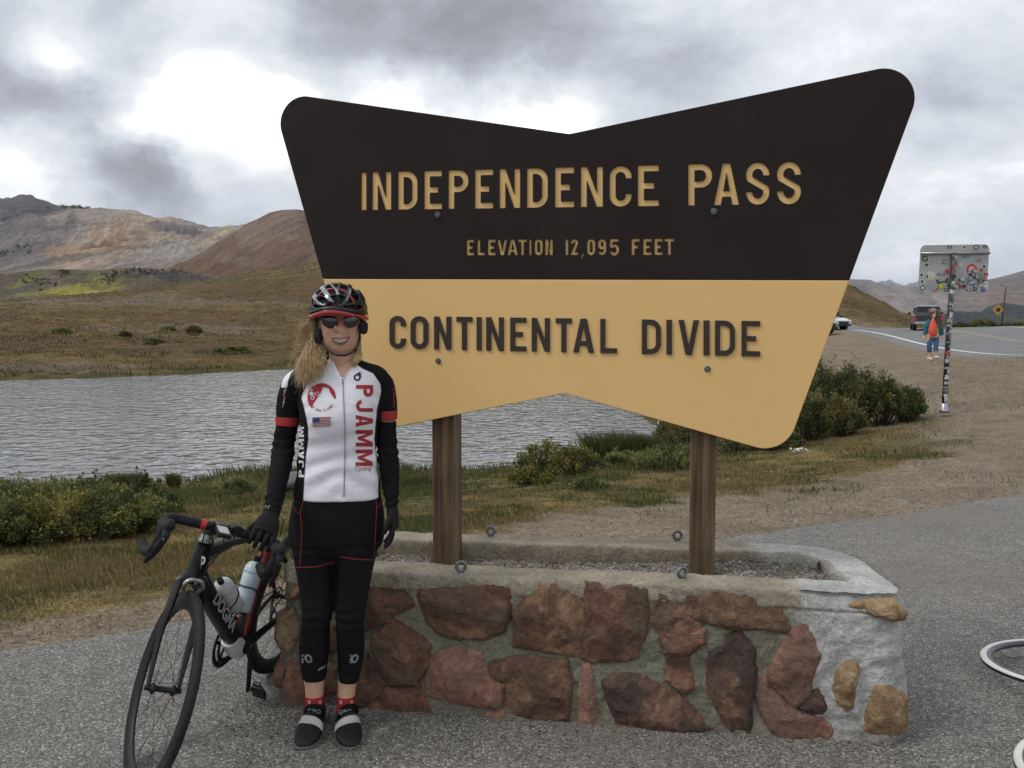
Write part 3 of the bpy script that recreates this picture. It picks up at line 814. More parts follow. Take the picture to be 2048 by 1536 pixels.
# dense willow thicket right of the sign
for k, (px, pb, pt, wp, lab) in enumerate([(1640, 862, 722, 62, 'tall dark willow bush rising beside the right edge of the sign'), (1710, 858, 738, 56, 'willow bush with yellowish tips, second from the sign edge'), (1768, 852, 760, 50, 'round dark willow bush, third from the sign edge'), (1818, 842, 778, 40, 'low willow bush at the right end of the thicket, nearest the stickered pole'),
                                        (1622, 880, 790, 48, 'lower willow bush in front of the tall one, touching the sign edge'), (1690, 876, 800, 46, 'small dark willow at the front of the thicket')]):
    Y = gnd(px, pb); shrub(at(px, Y), wp * Y / CF, wp * .8 * Y / CF, (pb - pt) * Y / CF * .95, 300, 26, lab, DGR, 300 + k, .0028 * Y, .24, group='willow thicket right of the sign', ragged=.35)
# shrubs at the left edge, in front of the lake
for k, (px, Y, rx, h, lab, c) in enumerate([(-40, 7.6, .60, .46, 'leafy shrub cut off by the left edge of the picture', GRN), (70, 7.7, .55, .45, 'shrub with bare reddish twigs on top near the left edge', GRN), (170, 7.9, .50, .43, 'dark green shrub in the middle of the left clump', GRN), (265, 7.9, .42, .38, 'dark shrub at the right end of the left clump', DGR),
                                            (30, 6.9, .55, .36, 'bright green low shrub at the front left', YGR), (140, 7.0, .50, .36, 'bright green low shrub at the front, right of the leftmost one', YGR), (245, 7.3, .42, .30, 'low green shrub at the front right of the left clump', GRN), (-90, 6.6, .5, .45, 'green shrub partly outside the left edge', GRN)]):
    shrub(at(px, Y), rx, rx * .8, h, 300, 26, lab, c, 330 + k, .028, .30, group='shrubs at the left edge', ragged=.30)
for k, (px, Y, rx, h, lab, c, ls) in enumerate([(1085, 12.0, .42, .50, 'light green willow shrub at the water edge between the posts', YGR, .034), (1150, 11.6, .38, .42, 'low green shrub right of the light green one between the posts', YGR, .032), (1060, 10.6, .30, .22, 'small yellow-green plant below the light green willow', YGR, .03),
                                                (1340, 11.3, .50, .32, 'grey-green low shrub just left of the right post', GRN, .03), (1250, 11.8, .40, .26, 'low green shrub in the middle between the posts', GRN, .03), (1480, 14.5, .55, .40, 'low dark green shrub right of the right post', DGR, .036), (1560, 14.2, .45, .30, 'low shrub under the lower right corner of the sign', DGR, .036), (1360, 17.5, .55, .55, 'green shrub at the far end of the near shore behind the right post', DGR, .04), (1430, 18.5, .6, .55, 'dark shrub right of the lake end', DGR, .04), (1180, 9.2, .22, .12, 'tiny green weed in the dry grass between the posts', GRN, .03), (470, 10.5, .3, .22, 'low plant on the bank behind the bicycle', GRN, .03)]):
    shrub(at(px, Y), rx, rx * .7, h, 150, 22, lab, c, 360 + k, ls, .30, group='low shrubs on the near bank')
for k, (px, Y, rx, h, lab) in enumerate([(340, 88, .75, .6, 'small green bush across the lake, upper left one of the pair'), (388, 80, .85, .75, 'brownish bush across the lake, lower right of the green one'), (125, 74, .9, .5, 'grey-green bush across the lake at the far left'), (252, 76, .6, .4, 'yellow-brown bush across the lake between the others'), (308, 66, .8, .35, 'low green bush nearer the far shore'), (468, 58, 1.4, .4, 'wide green willow patch near the far shore left of the cyclist')]):
    shrub(at(px, Y), rx, rx * .6, h, 120, 14, lab, [GRN, BRN, GRN, BRN, GRN, YGR][k], 380 + k, .11, .35, group='bushes across the lake', stems=False)
for k, (px, pb, pt, wp, lab, c) in enumerate([(1925, 664, 654, 22, 'yellow-brown roadside bush just right of the stickered pole', BRN), (1962, 665, 652, 26, 'yellow-green roadside bush left of the diamond sign', YGR), (2012, 666, 655, 28, 'brown roadside bush at the foot of the thin pole', BRN), (2048, 667, 656, 26, 'roadside bush at the right edge of the picture', YGR)]):
    Y = 62; shrub(at(px, Y), wp * Y / CF, .8, (pb - pt) * Y / CF, 120, 16, lab, c, 395 + k, .10, .35, group='bushes beyond the road', stems=False)
# grass tufts standing at the water
def tuft(px, Y, r, h, n, label, cols, seed, zoff=0):
    rng = np.random.default_rng(seed); x0, y0, z0 = at(px, Y); root = empty('grass_tuft', (x0, y0, z0), label, 'grass tuft', 'grass tufts at the water edge')
    a = rng.uniform(0, 2 * np.pi, n); q = np.sqrt(rng.random(n)) * r; cc = np.array(cols)[rng.integers(0, len(cols), n)] * rng.uniform(.6, 1.4, n)[:, None]
    me = blades('blades', np.cos(a) * q, np.sin(a) * q, np.full(n, zoff), h * rng.uniform(.5, 1.25, n), np.full(n, .0055 + Y * .0004), cc, rng, .5)
    link('blades', me, GRASSM, root, False)
    bm = bmesh.new(); bmesh.ops.create_icosphere(bm, subdivisions=3, radius=1)
    for v in bm.verts: v.co = Vector((v.co.x * r * 1.05, v.co.y * r * 1.05, max(v.co.z, -.5) * (zoff + .03) * 1.2)) * (.85 + .3 * random.random())
    bm_obj('hummock', bm, mat('peat', (.035, .026, .018), scale=20, rough=1, bump=[(30, .6, .02)]), root)
TC = [(.07, .075, .025), (.11, .10, .035), (.16, .13, .05), (.05, .06, .02)]
tuft(228, 12.6, .14, .22, 500, 'leftmost grassy hummock at the water edge', TC, 41, .08); tuft(262, 12.8, .20, .20, 800, 'widest grassy hummock at the water edge', TC, 42, .10); tuft(341, 13.0, .10, .18, 380, 'single small grassy hummock standing apart in the water', TC, 43, .10)
SG = [(.055, .075, .022), (.085, .10, .03), (.045, .06, .018), (.12, .12, .04)]
for k, (px, Y, r, h, lab) in enumerate([(1205, 14.2, .32, .50, 'tall green sedge clump at the shore between the posts, left part'), (1255, 14.6, .32, .48, 'tall green sedge clump at the shore between the posts, right part'), (1300, 14.9, .25, .40, 'sedge clump nearest the right post at the shore'), (590, 11.4, .3, .2, 'sedge tuft at the shore just left of the cyclist'), (840, 11.6, .25, .14, 'small sedge tuft at the shore beside the left post')]): tuft(px, Y, r, h, 1500, lab, SG, 50 + k, .02)
# white flowers under the corner of the sign
x0, y0, z0 = at(1602, 12.6); fl = empty('yarrow', (x0, y0, z0), 'small white flowering plant under the lower right corner of the sign', 'flower')
bm = bmesh.new(); bs = bmesh.new(); rr_ = random.Random(3)
for i in range(16):
    a, q = rr_.uniform(0, 6.28), rr_.uniform(0, .16); px, py, pz = math.cos(a) * q, math.sin(a) * q * .6, rr_.uniform(.05, .10)
    bs_ = [(px * .5, py * .5, -.01), (px, py, pz)]; V_ = [Vector(v) for v in bs_]
    for j in range(1):
        ring0 = [bs.verts.new(V_[0] + Vector((.003 * math.cos(t), .003 * math.sin(t), 0))) for t in (0, 2.1, 4.2)]; ring1 = [bs.verts.new(V_[1] + Vector((.002 * math.cos(t), .002 * math.sin(t), 0))) for t in (0, 2.1, 4.2)]
        for t in range(3): bs.faces.new((ring0[t], ring0[(t + 1) % 3], ring1[(t + 1) % 3], ring1[t]))
    c_ = bm.verts.new((px, py, pz + .006)); rg_ = [bm.verts.new((px + .022 * math.cos(t), py + .022 * math.sin(t), pz)) for t in np.linspace(0, 6.28, 8)[:-1]]
    for t in range(7): bm.faces.new((rg_[t], rg_[(t + 1) % 7], c_))
bm_obj('blossom', bm, mat('petal_white', (.70, .70, .66), scale=30, rough=.7), fl); bm_obj('stem', bs, STEMM, fl)
# dark scrub dotted over the slopes above the lake
def hill_scrub():
    o = bpy.data.objects['near_slope']; o2 = bpy.data.objects['left_ridge']; me = o.data; V = []; F = []; C_ = []
    bv = BVHTree.FromPolygons([v.co for v in me.vertices], [tuple(p.vertices) for p in me.polygons]); bv2 = BVHTree.FromPolygons([v.co for v in o2.data.vertices], [tuple(p.vertices) for p in o2.data.polygons])
    rng = np.random.default_rng(8); L = []
    for cx, cy, sx, sy, n in ((135, 544, 6, 4, 16), (222, 554, 7, 4, 14), (60, 562, 22, 7, 20), (250, 545, 20, 4, 18), (320, 541, 30, 3, 20), (440, 552, 10, 3, 10), (155, 415, 22, 1.5, 46), (10, 505, 10, 2, 6), (70, 500, 20, 6, 10), (85, 575, 8, 5, 8), (200, 560, 20, 8, 10)):
        for _ in range(n): L.append((rng.normal() * sx + cx, rng.normal() * sy + cy, bv2 if cy < 520 else bv))
    for (px, py, b) in L:
        d = ray(px, py).normalized(); h = b.ray_cast(Vector((0, 0, CH)), d)
        if h[0] is None: continue
        s = h[0].y / CF * rng.uniform(1.2, 3.4); b0 = len(V)
        for i in range(14):
            a = rng.normal(size=3); a /= np.linalg.norm(a); p = np.array(h[0]) + a * s * np.array([1, 1, .7]) + np.array([0, -s, s * .3])
            q = rng.normal(size=(3, 3)) * s * .55; k = len(V); V += [tuple(p + q[0]), tuple(p + q[1]), tuple(p + q[2])]; F.append((k, k + 1, k + 2)); C_ += [tuple(np.array((.035, .045, .022)) * rng.uniform(.5, 1.6))] * 3
    me = mesh_np('hill_scrub', np.array(V), np.array(F)); attr(me, 'Col', np.array(C_), 'FLOAT_COLOR'); tag(link('hill_scrub', me, GRASSM, smooth=False), kind='stuff')
hill_scrub()
# ================================================================== stone planter
from mathutils.geometry import delaunay_2d_cdt
PA, PB, PC, PD = (np.array(v) for v in ((-.95, 3.49), (1.455, 3.130), (1.49, 3.84), (-.76, 4.125)))
def fillet(poly, rads, step=.012):
    out = []; n = len(poly)
    for i in range(n):
        p = poly[i]; a = poly[i - 1] - p; b = poly[(i + 1) % n] - p
        a = a / np.linalg.norm(a); b = b / np.linalg.norm(b)
        r = rads[i]; ang = math.acos(np.clip(a @ b, -1, 1)); t = r / math.tan(ang / 2)
        c = p + (a + b) / np.linalg.norm(a + b) * (r / math.sin(ang / 2))
        p0 = p + a * t; p1 = p + b * t
        a0 = math.atan2(*(p0 - c)[::-1]); a1 = math.atan2(*(p1 - c)[::-1])
        d = (a1 - a0 + math.pi) % (2 * math.pi) - math.pi
        k = max(4, int(abs(d) * r / step))
        out += [c + r * np.array([math.cos(a0 + d * j / k), math.sin(a0 + d * j / k)]) for j in range(k + 1)]
    return out
def resample(pts, step):
    pts = np.array(list(pts) + [pts[0]]); seg = np.linalg.norm(np.diff(pts, axis=0), axis=1); s = np.r_[0, np.cumsum(seg)]
    n = int(s[-1] / step); q = np.linspace(0, s[-1], n, endpoint=False)
    return np.c_[np.interp(q, s, pts[:, 0]), np.interp(q, s, pts[:, 1])]
def planter_top(x, y):                     # the rim is not quite level
    return .548 + .012 * (fbm(np.asarray(x) * 2.2, np.asarray(y) * 2.2, 51, 3) - .5)
def mortar_material():
    m, t, b = new_mat('mortar')
    tc = N(t, 'ShaderNodeTexCoord'); v = tc.outputs['Object']
    a = N(t, 'ShaderNodeAttribute', attribute_name='Col')
    n1 = noise_n(t, v, 7, 6, .65, .3); n2 = noise_n(t, v, 60, 5, .7)
    c = mixc(t, 1, a.outputs[0], ramp(t, n1, [(.3, (.72, .74, .72)), (.5, (1, 1, 1)), (.7, (1.3, 1.3, 1.28))]), 'MULTIPLY')
    c = mixc(t, 1, c, ramp(t, n2, [(.3, (.70, .70, .70)), (.5, (1, 1, 1)), (.72, (1.3, 1.3, 1.28))]), 'MULTIPLY')
    t.links.new(c, b.inputs['Base Color']); b.inputs['Roughness'].default_value = .93; b.inputs['Specular IOR Level'].default_value = .2
    bp = N(t, 'ShaderNodeBump'); bp.inputs['Strength'].default_value = .8; bp.inputs['Distance'].default_value = .014; t.links.new(n2, bp.inputs['Height'])
    bp2 = N(t, 'ShaderNodeBump'); bp2.inputs['Strength'].default_value = .9; bp2.inputs['Distance'].default_value = .045; t.links.new(n1, bp2.inputs['Height'])
    t.links.new(bp.outputs[0], bp2.inputs['Normal']); t.links.new(bp2.outputs[0], b.inputs['Normal'])
    return m
MORTAR = mortar_material()
planter = empty('stone_planter', (.3, 3.6, 0), 'low stone and mortar planter wall round the two wooden posts of the pass sign', 'planter')
def pl(o):                                 # parent to the planter, keep the world place
    o.parent = planter; o.matrix_parent_inverse = Matrix.Translation((-.3, -3.6, 0)); return o
def build_planter():
    L = resample(fillet([PA, PB, PC, PD], [.07, .09, .30, .12]), .011)
    n = len(L)
    tg = np.roll(L, -1, 0) - np.roll(L, 1, 0); tg /= np.linalg.norm(tg, axis=1)[:, None]
    nm = np.c_[tg[:, 1], -tg[:, 0]]        # outward for a counter-clockwise loop
    s = np.arange(n) * .011
    prof = [(.045, -.06), (.04, -.01)] + [(.034 - .06 * z, z) for z in np.linspace(.01, .465, 42)] + [(.005, .474), (.006, .483), (.011, .487), (.0125, .495), (.012, .510), (.012, .528), (.011, .540), (.007, .549), (-.001, .5525)] + \
           [(-.015 - .128 * k, .552) for k in np.linspace(0, 1, 12)] + [(-.152, .546), (-.158, .534), (-.160, .515), (-.162, .49), (-.165, .45), (-.17, .38)]
    V = []; Cc = []
    xr = L[:, 0]
    newc = sstep(1.00, 1.16, L[:, 0] + .10 * (fbm(L[:, 0] * 5, L[:, 1] * 5, 60, 3) - .5))
    newc_top = sstep(1.02, 1.14, L[:, 0] + .08 * (fbm(L[:, 0] * 6, L[:, 1] * 6, 61, 3) - .5))
    for (o, z) in prof:
        q = 3 * s
        bump = .022 * (fbm(s * 6, np.full(n, z * 6), 52, 4) - .5) + .013 * (fbm(s * 28, np.full(n, z * 28), 53, 3) - .5)
        wall = z < .48 and o > 0
        cap = not wall
        if wall:
            lump = newc * .036 * (fbm(s * 3.2 + 5, np.full(n, z * 3.2), 54, 3) - .35) * sstep(-.05, .1, z)
            off = o + bump * 1.3 + lump
        elif o > -.01: off = o + 1.1 * bump + newc_top * .010 * (z > .49) * 0
        else: off = o + .4 * bump + (.020 * (fbm(s * 5, s * 0, 55, 3) - .5) if o < -.14 else 0)
        # broken, rounded rim at the newer right end
        zz = np.full(n, z)
        if cap:
            zz = z + (planter_top(L[:, 0], L[:, 1]) - .548) + .009 * (fbm(s * 20, np.full(n, o * 20), 56, 3) - .5) + newc_top * (.010 * (fbm(s * 4, np.full(n, o * 6), 57, 3) - .4))
            off = off - newc_top * max(0, (z - .50)) * .6 * (o > 0)
        # the inner gravel bed is a little wider in the middle of the back wall
        pt = L + nm * off[:, None]
        V.append(np.c_[pt, zz])
        old = np.array([.205, .195, .150]); capc = np.array([.30, .265, .205]); nw = np.array([.43, .425, .405])
        base = old if wall else capc
        k = (newc if wall else newc_top)[:, None]
        if o < -.145: base = np.array([.22, .19, .145]); k = k * .6
        cc = base * (1 - k) + nw * k
        if wall:
            dirt = sstep(.10, 0, z) * (.3 + .7 * fbm(s * 4, s * 0 + z * 4, 58, 3))
            cc = cc * (1 - .6 * dirt[:, None] if np.ndim(dirt) else 1 - .6 * dirt) + np.array([.17, .14, .11]) * .6 * (dirt[:, None] if np.ndim(dirt) else dirt)
        Cc.append(cc)
    V = np.concatenate(V); Cc = np.concatenate(Cc); m = len(prof)
    i = np.arange(m - 1)[:, None] * n + np.arange(n)[None]; j = np.arange(m - 1)[:, None] * n + (np.arange(n)[None] + 1) % n
    F = np.stack([i, j, j + n, i + n], -1).reshape(-1, 4)
    me = mesh_np('wall', V, F); attr(me, 'Col', Cc, 'FLOAT_COLOR')
    pl(link('wall', me, MORTAR))
    # gravel bed
    inner = resample(fillet([PA, PB, PC, PD], [.07, .09, .30, .12]), .03)
    tg = np.roll(inner, -1, 0) - np.roll(inner, 1, 0); tg /= np.linalg.norm(tg, axis=1)[:, None]
    inner = inner - np.c_[tg[:, 1], -tg[:, 0]] * .155
    xs = np.arange(-.9, 1.5, .022); ys = np.arange(3.1, 4.35, .022)
    gx, gy = np.meshgrid(xs, ys); gz = .474 + .030 * (fbm(gx * 4, gy * 4, 59, 4) - .5) + .032 * sstep(.2, 1.0, gx)
    V = np.c_[gx.ravel(), gy.ravel(), gz.ravel()]
    ins = poly_sd([tuple(p) for p in inner], gx.ravel(), gy.ravel()) < .012
    nx = len(xs); F = []
    i = (np.arange(len(ys) - 1)[:, None] * nx + np.arange(nx - 1)[None]).ravel()
    F = np.stack([i, i + 1, i + nx + 1, i + nx], -1)
    F = F[ins[F].all(1)]
    me = mesh_np('gravel_bed', V, F); attr(me, 'Col', np.tile([.20, .175, .145], (len(V), 1)), 'FLOAT_COLOR')
    o = pl(link('gravel_bed', me, MORTAR))
    # loose gravel lying in the bed and along the foot of the wall
    return inner
INNER = build_planter()

# rock materials: rusty red, dark, pinkish and ochre stone
def rock_mat(name, a, b_, c_, dark):
    m, t, b = new_mat(name)
    tc = N(t, 'ShaderNodeTexCoord'); oi = N(t, 'ShaderNodeObjectInfo')
    v = vmath(t, 'ADD', tc.outputs['Object'], (0, 0, 0)).outputs[0]
    n1 = noise_n(t, v, 9, 7, .65, .8); n2 = noise_n(t, v, 45, 6, .7); n3 = noise_n(t, vmath(t, 'ADD', v, (5, 5, 5)).outputs[0], 5, 5, .6, .5)
    c = ramp(t, n1, [(.34, a), (.5, b_), (.64, c_)])
    c = mixc(t, ramp(t, n3, [(.50, (0, 0, 0)), (.56, (.85, .85, .85))]), c, dark)
    c = mixc(t, 1, c, ramp(t, n2, [(.3, (.62, .62, .62)), (.5, (1, 1, 1)), (.72, (1.4, 1.36, 1.3))]), 'MULTIPLY')
    rv = ramp(t, oi.outputs['Random'], [(0, (.85, .85, .85)), (1, (1.2, 1.15, 1.1))])
    c = mixc(t, 1, c, rv, 'MULTIPLY')
    t.links.new(c, b.inputs['Base Color']); b.inputs['Roughness'].default_value = .78; b.inputs['Specular IOR Level'].default_value = .3
    bp = N(t, 'ShaderNodeBump'); bp.inputs['Strength'].default_value = .9; bp.inputs['Distance'].default_value = .010; t.links.new(n2, bp.inputs['Height'])
    bp2 = N(t, 'ShaderNodeBump'); bp2.inputs['Strength'].default_value = .7; bp2.inputs['Distance'].default_value = .035; t.links.new(n1, bp2.inputs['Height'])
    t.links.new(bp.outputs[0], bp2.inputs['Normal']); t.links.new(bp2.outputs[0], b.inputs['Normal'])
    return m
RED = rock_mat('rock_red', (.085, .044, .032), (.145, .076, .052), (.225, .130, .088), (.10, .070, .050))
PINK = rock_mat('rock_pink', (.17, .088, .066), (.235, .125, .090), (.31, .18, .135), (.19, .12, .09))
DARK = rock_mat('rock_dark', (.065, .040, .032), (.105, .062, .046), (.20, .12, .075), (.05, .038, .034))
BROWN = rock_mat('rock_brown', (.11, .066, .042), (.175, .105, .064), (.25, .160, .10), (.095, .056, .042))
OCHRE = rock_mat('rock_ochre', (.15, .095, .050), (.26, .175, .095), (.38, .29, .18), (.19, .12, .07))
c6 = lambda L: [(540 + x / 2.926, 1040 + y / 2.926) for x, y in L]
c7 = lambda L: [(1200 + x / 2.926, 1040 + y / 2.926) for x, y in L]
WE = (PB - PA) / np.linalg.norm(PB - PA); WN = np.array([WE[1], -WE[0]])    # along the front, outward (towards the camera)
def wall_uz(px, py, out=.036):              # pixel -> coordinates on the front wall
    d = ray(px, py); o = PA + WN * out
    # (0,0)+t*d : ((t*dx,t*dy)-o).WN = 0
    t = (o @ WN) / (d.x * WN[0] + d.y * WN[1])
    x, y, z = d.x * t, d.y * t, CH + d.z * t
    return ((np.array([x, y]) - PA) @ WE, z)
STONES = [
    (c6([(400, 410), (550, 402), (745, 410), (790, 450), (828, 490), (828, 520), (720, 560), (690, 600), (560, 650), (420, 640)]), RED, .9),
    (c6([(700, 595), (760, 620), (835, 670), (925, 740), (920, 860), (870, 930), (880, 965), (700, 960), (640, 870), (590, 760), (600, 700)]), RED, 1.3),
    (c6([(560, 800), (650, 900), (675, 960), (665, 1020), (560, 1080), (500, 1090), (420, 1050), (430, 900), (480, 800)]), DARK, .8),
    (c6([(690, 980), (870, 970), (900, 1030), (935, 1110), (930, 1135), (600, 1130), (540, 1110), (600, 1050)]), RED, .7),
    (c6([(870, 470), (880, 410), (1060, 412), (1270, 398), (1330, 395), (1395, 415), (1390, 560), (1355, 660), (1250, 700), (1100, 700), (990, 670), (930, 610)]), RED, 1.3),
    (c6([(1470, 500), (1600, 395), (1660, 395), (1800, 470), (1830, 520), (1840, 600), (1800, 790), (1740, 790), (1430, 740), (1440, 640), (1420, 560)]), BROWN, 1.3),
    ([(1172, 1173), (1200, 1175), (1215, 1185), (1252, 1178), (1290, 1187), (1294, 1240), (1290, 1275), (1270, 1315), (1240, 1322), (1180, 1322), (1165, 1315), (1165, 1260)], RED, .7),
    (c6([(980, 790), (1100, 760), (1230, 790), (1260, 870), (1290, 930), (1350, 960), (1350, 1090), (1300, 1098), (1080, 1070), (930, 1020), (915, 930), (950, 820)]), PINK, 1.0),
    (c6([(1275, 890), (1300, 850), (1450, 815), (1720, 830), (1750, 920), (1745, 1060), (1740, 1160), (1600, 1165), (1430, 1130), (1390, 1080), (1380, 960), (1300, 935)]), BROWN, 1.2),
    (c6([(1825, 860), (1870, 850), (1880, 900), (1910, 1080), (1915, 1190), (1870, 1235), (1800, 1220), (1810, 1000)]), PINK, .6),
    (c6([(1270, 1120), (1380, 1115), (1385, 1190), (1340, 1195), (1260, 1170)]), PINK, .5),
    (c6([(30, 560), (130, 530), (150, 560), (155, 690), (110, 780), (60, 765), (20, 700)]), OCHRE, 1.0),
    (c6([(80, 960), (110, 840), (150, 830), (190, 900), (210, 1010), (200, 1100), (160, 1150), (80, 1130)]), PINK, .9),
    (c6([(80, 465), (150, 405), (185, 400), (185, 475)]), BROWN, .6),
    (c6([(230, 620), (330, 600), (385, 640), (390, 760), (300, 800), (230, 740)]), RED, .8),
    (c6([(230, 860), (330, 830), (390, 860), (400, 1000), (330, 1060), (240, 1030)]), DARK, .7),
    (c7([(360, 465), (400, 480), (610, 650), (612, 730), (520, 800), (525, 860), (555, 970), (500, 1020), (470, 1000), (380, 930), (390, 830), (345, 690), (298, 620), (310, 550)]), RED, 1.3),
    (c7([(510, 500), (530, 440), (660, 430), (820, 430), (1050, 540), (1100, 640), (1080, 675), (960, 650), (760, 650), (520, 580), (495, 560)]), BROWN, .9),
    (c7([(725, 770), (750, 700), (820, 678), (905, 770), (915, 900), (910, 1000), (880, 1060), (900, 1270), (820, 1275), (740, 1200), (640, 1010), (630, 960), (650, 790)]), DARK, 1.3),
    (c7([(1110, 680), (1180, 612), (1290, 640), (1310, 830), (1260, 900), (1220, 1030), (1140, 1095), (1030, 980), (985, 910), (1050, 780)]), PINK, 1.2),
    (c7([(30, 960), (100, 920), (250, 915), (330, 955), (450, 1020), (540, 1100), (600, 1190), (660, 1210), (470, 1240), (200, 1245), (100, 1190), (60, 1080)]), DARK, 1.2),
    (c7([(910, 1010), (930, 960), (985, 925), (1005, 990), (1110, 1090), (1150, 1120), (1290, 1155), (1360, 1230), (1300, 1300), (1040, 1290), (985, 1210), (940, 1110)]), PINK, .9),
    (c7([(1160, 1100), (1230, 1045), (1270, 980), (1310, 1050), (1330, 1110), (1300, 1140), (1180, 1120)]), DARK, .7),
    (c7([(1440, 815), (1510, 830), (1520, 900), (1500, 1000), (1490, 1090), (1440, 1120), (1380, 1060), (1355, 980), (1370, 900)]), OCHRE, 1.2),
    (c7([(1600, 975), (1700, 985), (1795, 1050), (1790, 1220), (1740, 1250), (1600, 1250), (1545, 1220), (1560, 1130), (1590, 1060)]), OCHRE, 1.2),
    (c7([(1450, 505), (1600, 475), (1720, 478), (1775, 520), (1800, 560), (1790, 600), (1700, 605), (1580, 565), (1470, 535)]), OCHRE, 1.3),
]
def build_stone(poly_uz, m, depth, origin, e, nrm, seed, prot=.03):
    poly = np.array(poly_uz); 
    # densify and roughen the outline
    B = []; rng = np.random.default_rng(seed)
    n = len(poly)
    for i in range(n):
        a = poly[i]; b = poly[(i + 1) % n]; k = max(1, int(np.linalg.norm(b - a) / .011))
        for j in range(k):
            q = a + (b - a) * j / k; B.append(q + rng.normal(size=2) * .0017)
    B = np.array(B)
    mn, mx = B.min(0), B.max(0)
    gx, gy = np.meshgrid(np.arange(mn[0], mx[0], .0115), np.arange(mn[1], mx[1], .0115))
    pts = np.c_[gx.ravel(), gy.ravel()] + rng.uniform(-.003, .003, (gx.size, 2))
    sd = poly_sd([tuple(p) for p in B], pts[:, 0], pts[:, 1])
    pts = pts[sd < -.005]
    allp = [Vector(p) for p in B] + [Vector(p) for p in pts]
    nb = len(B)
    r = delaunay_2d_cdt(allp, [], [list(range(nb))], 1, 1e-6)
    V2 = np.array([(v.x, v.y) for v in r[0]]); F = [tuple(f) for f in r[2]]
    sd = -poly_sd([tuple(p) for p in B], V2[:, 0], V2[:, 1]); sd = np.maximum(sd, 0)
    size = min(mx - mn)
    # big facets from a few tilted planes, then grain
    c = B.mean(0); pl_ = np.full(len(V2), 9.0)
    for k in range(7):
        a = rng.uniform(0, 2 * math.pi); dd = (V2 - c) @ np.array([math.cos(a), math.sin(a)])
        pl_ = np.minimum(pl_, .72 + rng.uniform(0, .5) - dd / size * rng.uniform(.7, 2.3))
    h = depth * prot * np.clip(pl_, .18, 1.25) * 1.15
    h = h * (1 - np.exp(-sd / .010)) 
    h = h + depth * .026 * (ridged(V2[:, 0] * 8 + seed, V2[:, 1] * 8, seed, 4) - .6) * np.clip(sd / .02, 0, 1) + .006 * (fbm(V2[:, 0] * 45, V2[:, 1] * 45, seed + 4, 3) - .5)
    h = np.where(sd < .0005, -.004, h) + .026 - .06 * V2[:, 1]
    W3 = np.c_[origin[0] + e[0] * V2[:, 0] + nrm[0] * h, origin[1] + e[1] * V2[:, 0] + nrm[1] * h, V2[:, 1]]
    back = []
    V = [tuple(p) for p in W3]
    # skirt into the wall
    idx = [int(np.argmin(((V2 - q) ** 2).sum(1))) for q in B]
    k0 = len(V)
    for ii in idx:
        V.append((W3[ii][0] - nrm[0] * .045, W3[ii][1] - nrm[1] * .045, W3[ii][2]))
    for q in range(nb):
        F.append((idx[q], k0 + q, k0 + (q + 1) % nb, idx[(q + 1) % nb]))
    o = link('stone', mesh_of('stone', V, F), m)
    bm = bmesh.new(); bm.from_mesh(o.data); bmesh.ops.recalc_face_normals(bm, faces=bm.faces)
    # outward check
    s = sum((f.normal.x * nrm[0] + f.normal.y * nrm[1]) * f.calc_area() for f in bm.faces if len(f.verts) == 3)
    if s < 0: bmesh.ops.reverse_faces(bm, faces=bm.faces)
    for e_ in bm.edges:
        if len(e_.link_faces) == 2 and e_.calc_face_angle(0) > R(24): e_.smooth = False
    bm.to_mesh(o.data); bm.free()
    return pl(o)
for k, (pp, m, dp) in enumerate(STONES):
    uz = np.array([wall_uz(x, y) for x, y in pp]); uz = (uz - uz.mean(0)) * 1.085 + uz.mean(0)
    o0 = PA + WN * .016
    build_stone(uz, m, dp, o0, WE, WN, 100 + k)
# stones on the right end and at the back of the planter
SE = (PC - PB) / np.linalg.norm(PC - PB); SN = np.array([SE[1], -SE[0]])
for k, (u0, u1, z0, z1, m) in enumerate([(.12, .34, .30, .42, BROWN), (.10, .30, .13, .26, RED), (.07, .33, -.02, .10, DARK), (.38, .60, .05, .22, RED), (.42, .66, .26, .40, PINK)]):
    rg = np.random.default_rng(k)
    pp = [(u0 + (u1 - u0) * (.5 + .5 * math.cos(a) * (1 + .15 * rg.normal())), z0 + (z1 - z0) * (.5 + .5 * math.sin(a) * (1 + .15 * rg.normal()))) for a in np.linspace(0, 2 * math.pi, 9)[:-1]]
    build_stone(pp, m, 1.2, PB + SN * .018, SE, SN, 200 + k)
LE = (PA - PD) / np.linalg.norm(PA - PD); LN = np.array([LE[1], -LE[0]])
for k, (u0, u1, z0, z1, m) in enumerate([(.42, .62, .20, .40, OCHRE), (.45, .68, .0, .17, PINK), (.15, .36, .24, .42, RED), (.12, .38, .03, .2, BROWN)]):
    rg = np.random.default_rng(k + 30)
    pp = [(u0 + (u1 - u0) * (.5 + .5 * math.cos(a) * (1 + .12 * rg.normal())), z0 + (z1 - z0) * (.5 + .5 * math.sin(a) * (1 + .12 * rg.normal()))) for a in np.linspace(0, 2 * math.pi, 9)[:-1]]
    build_stone(pp, m, 1.1, PD + LN * .018, LE, LN, 230 + k)

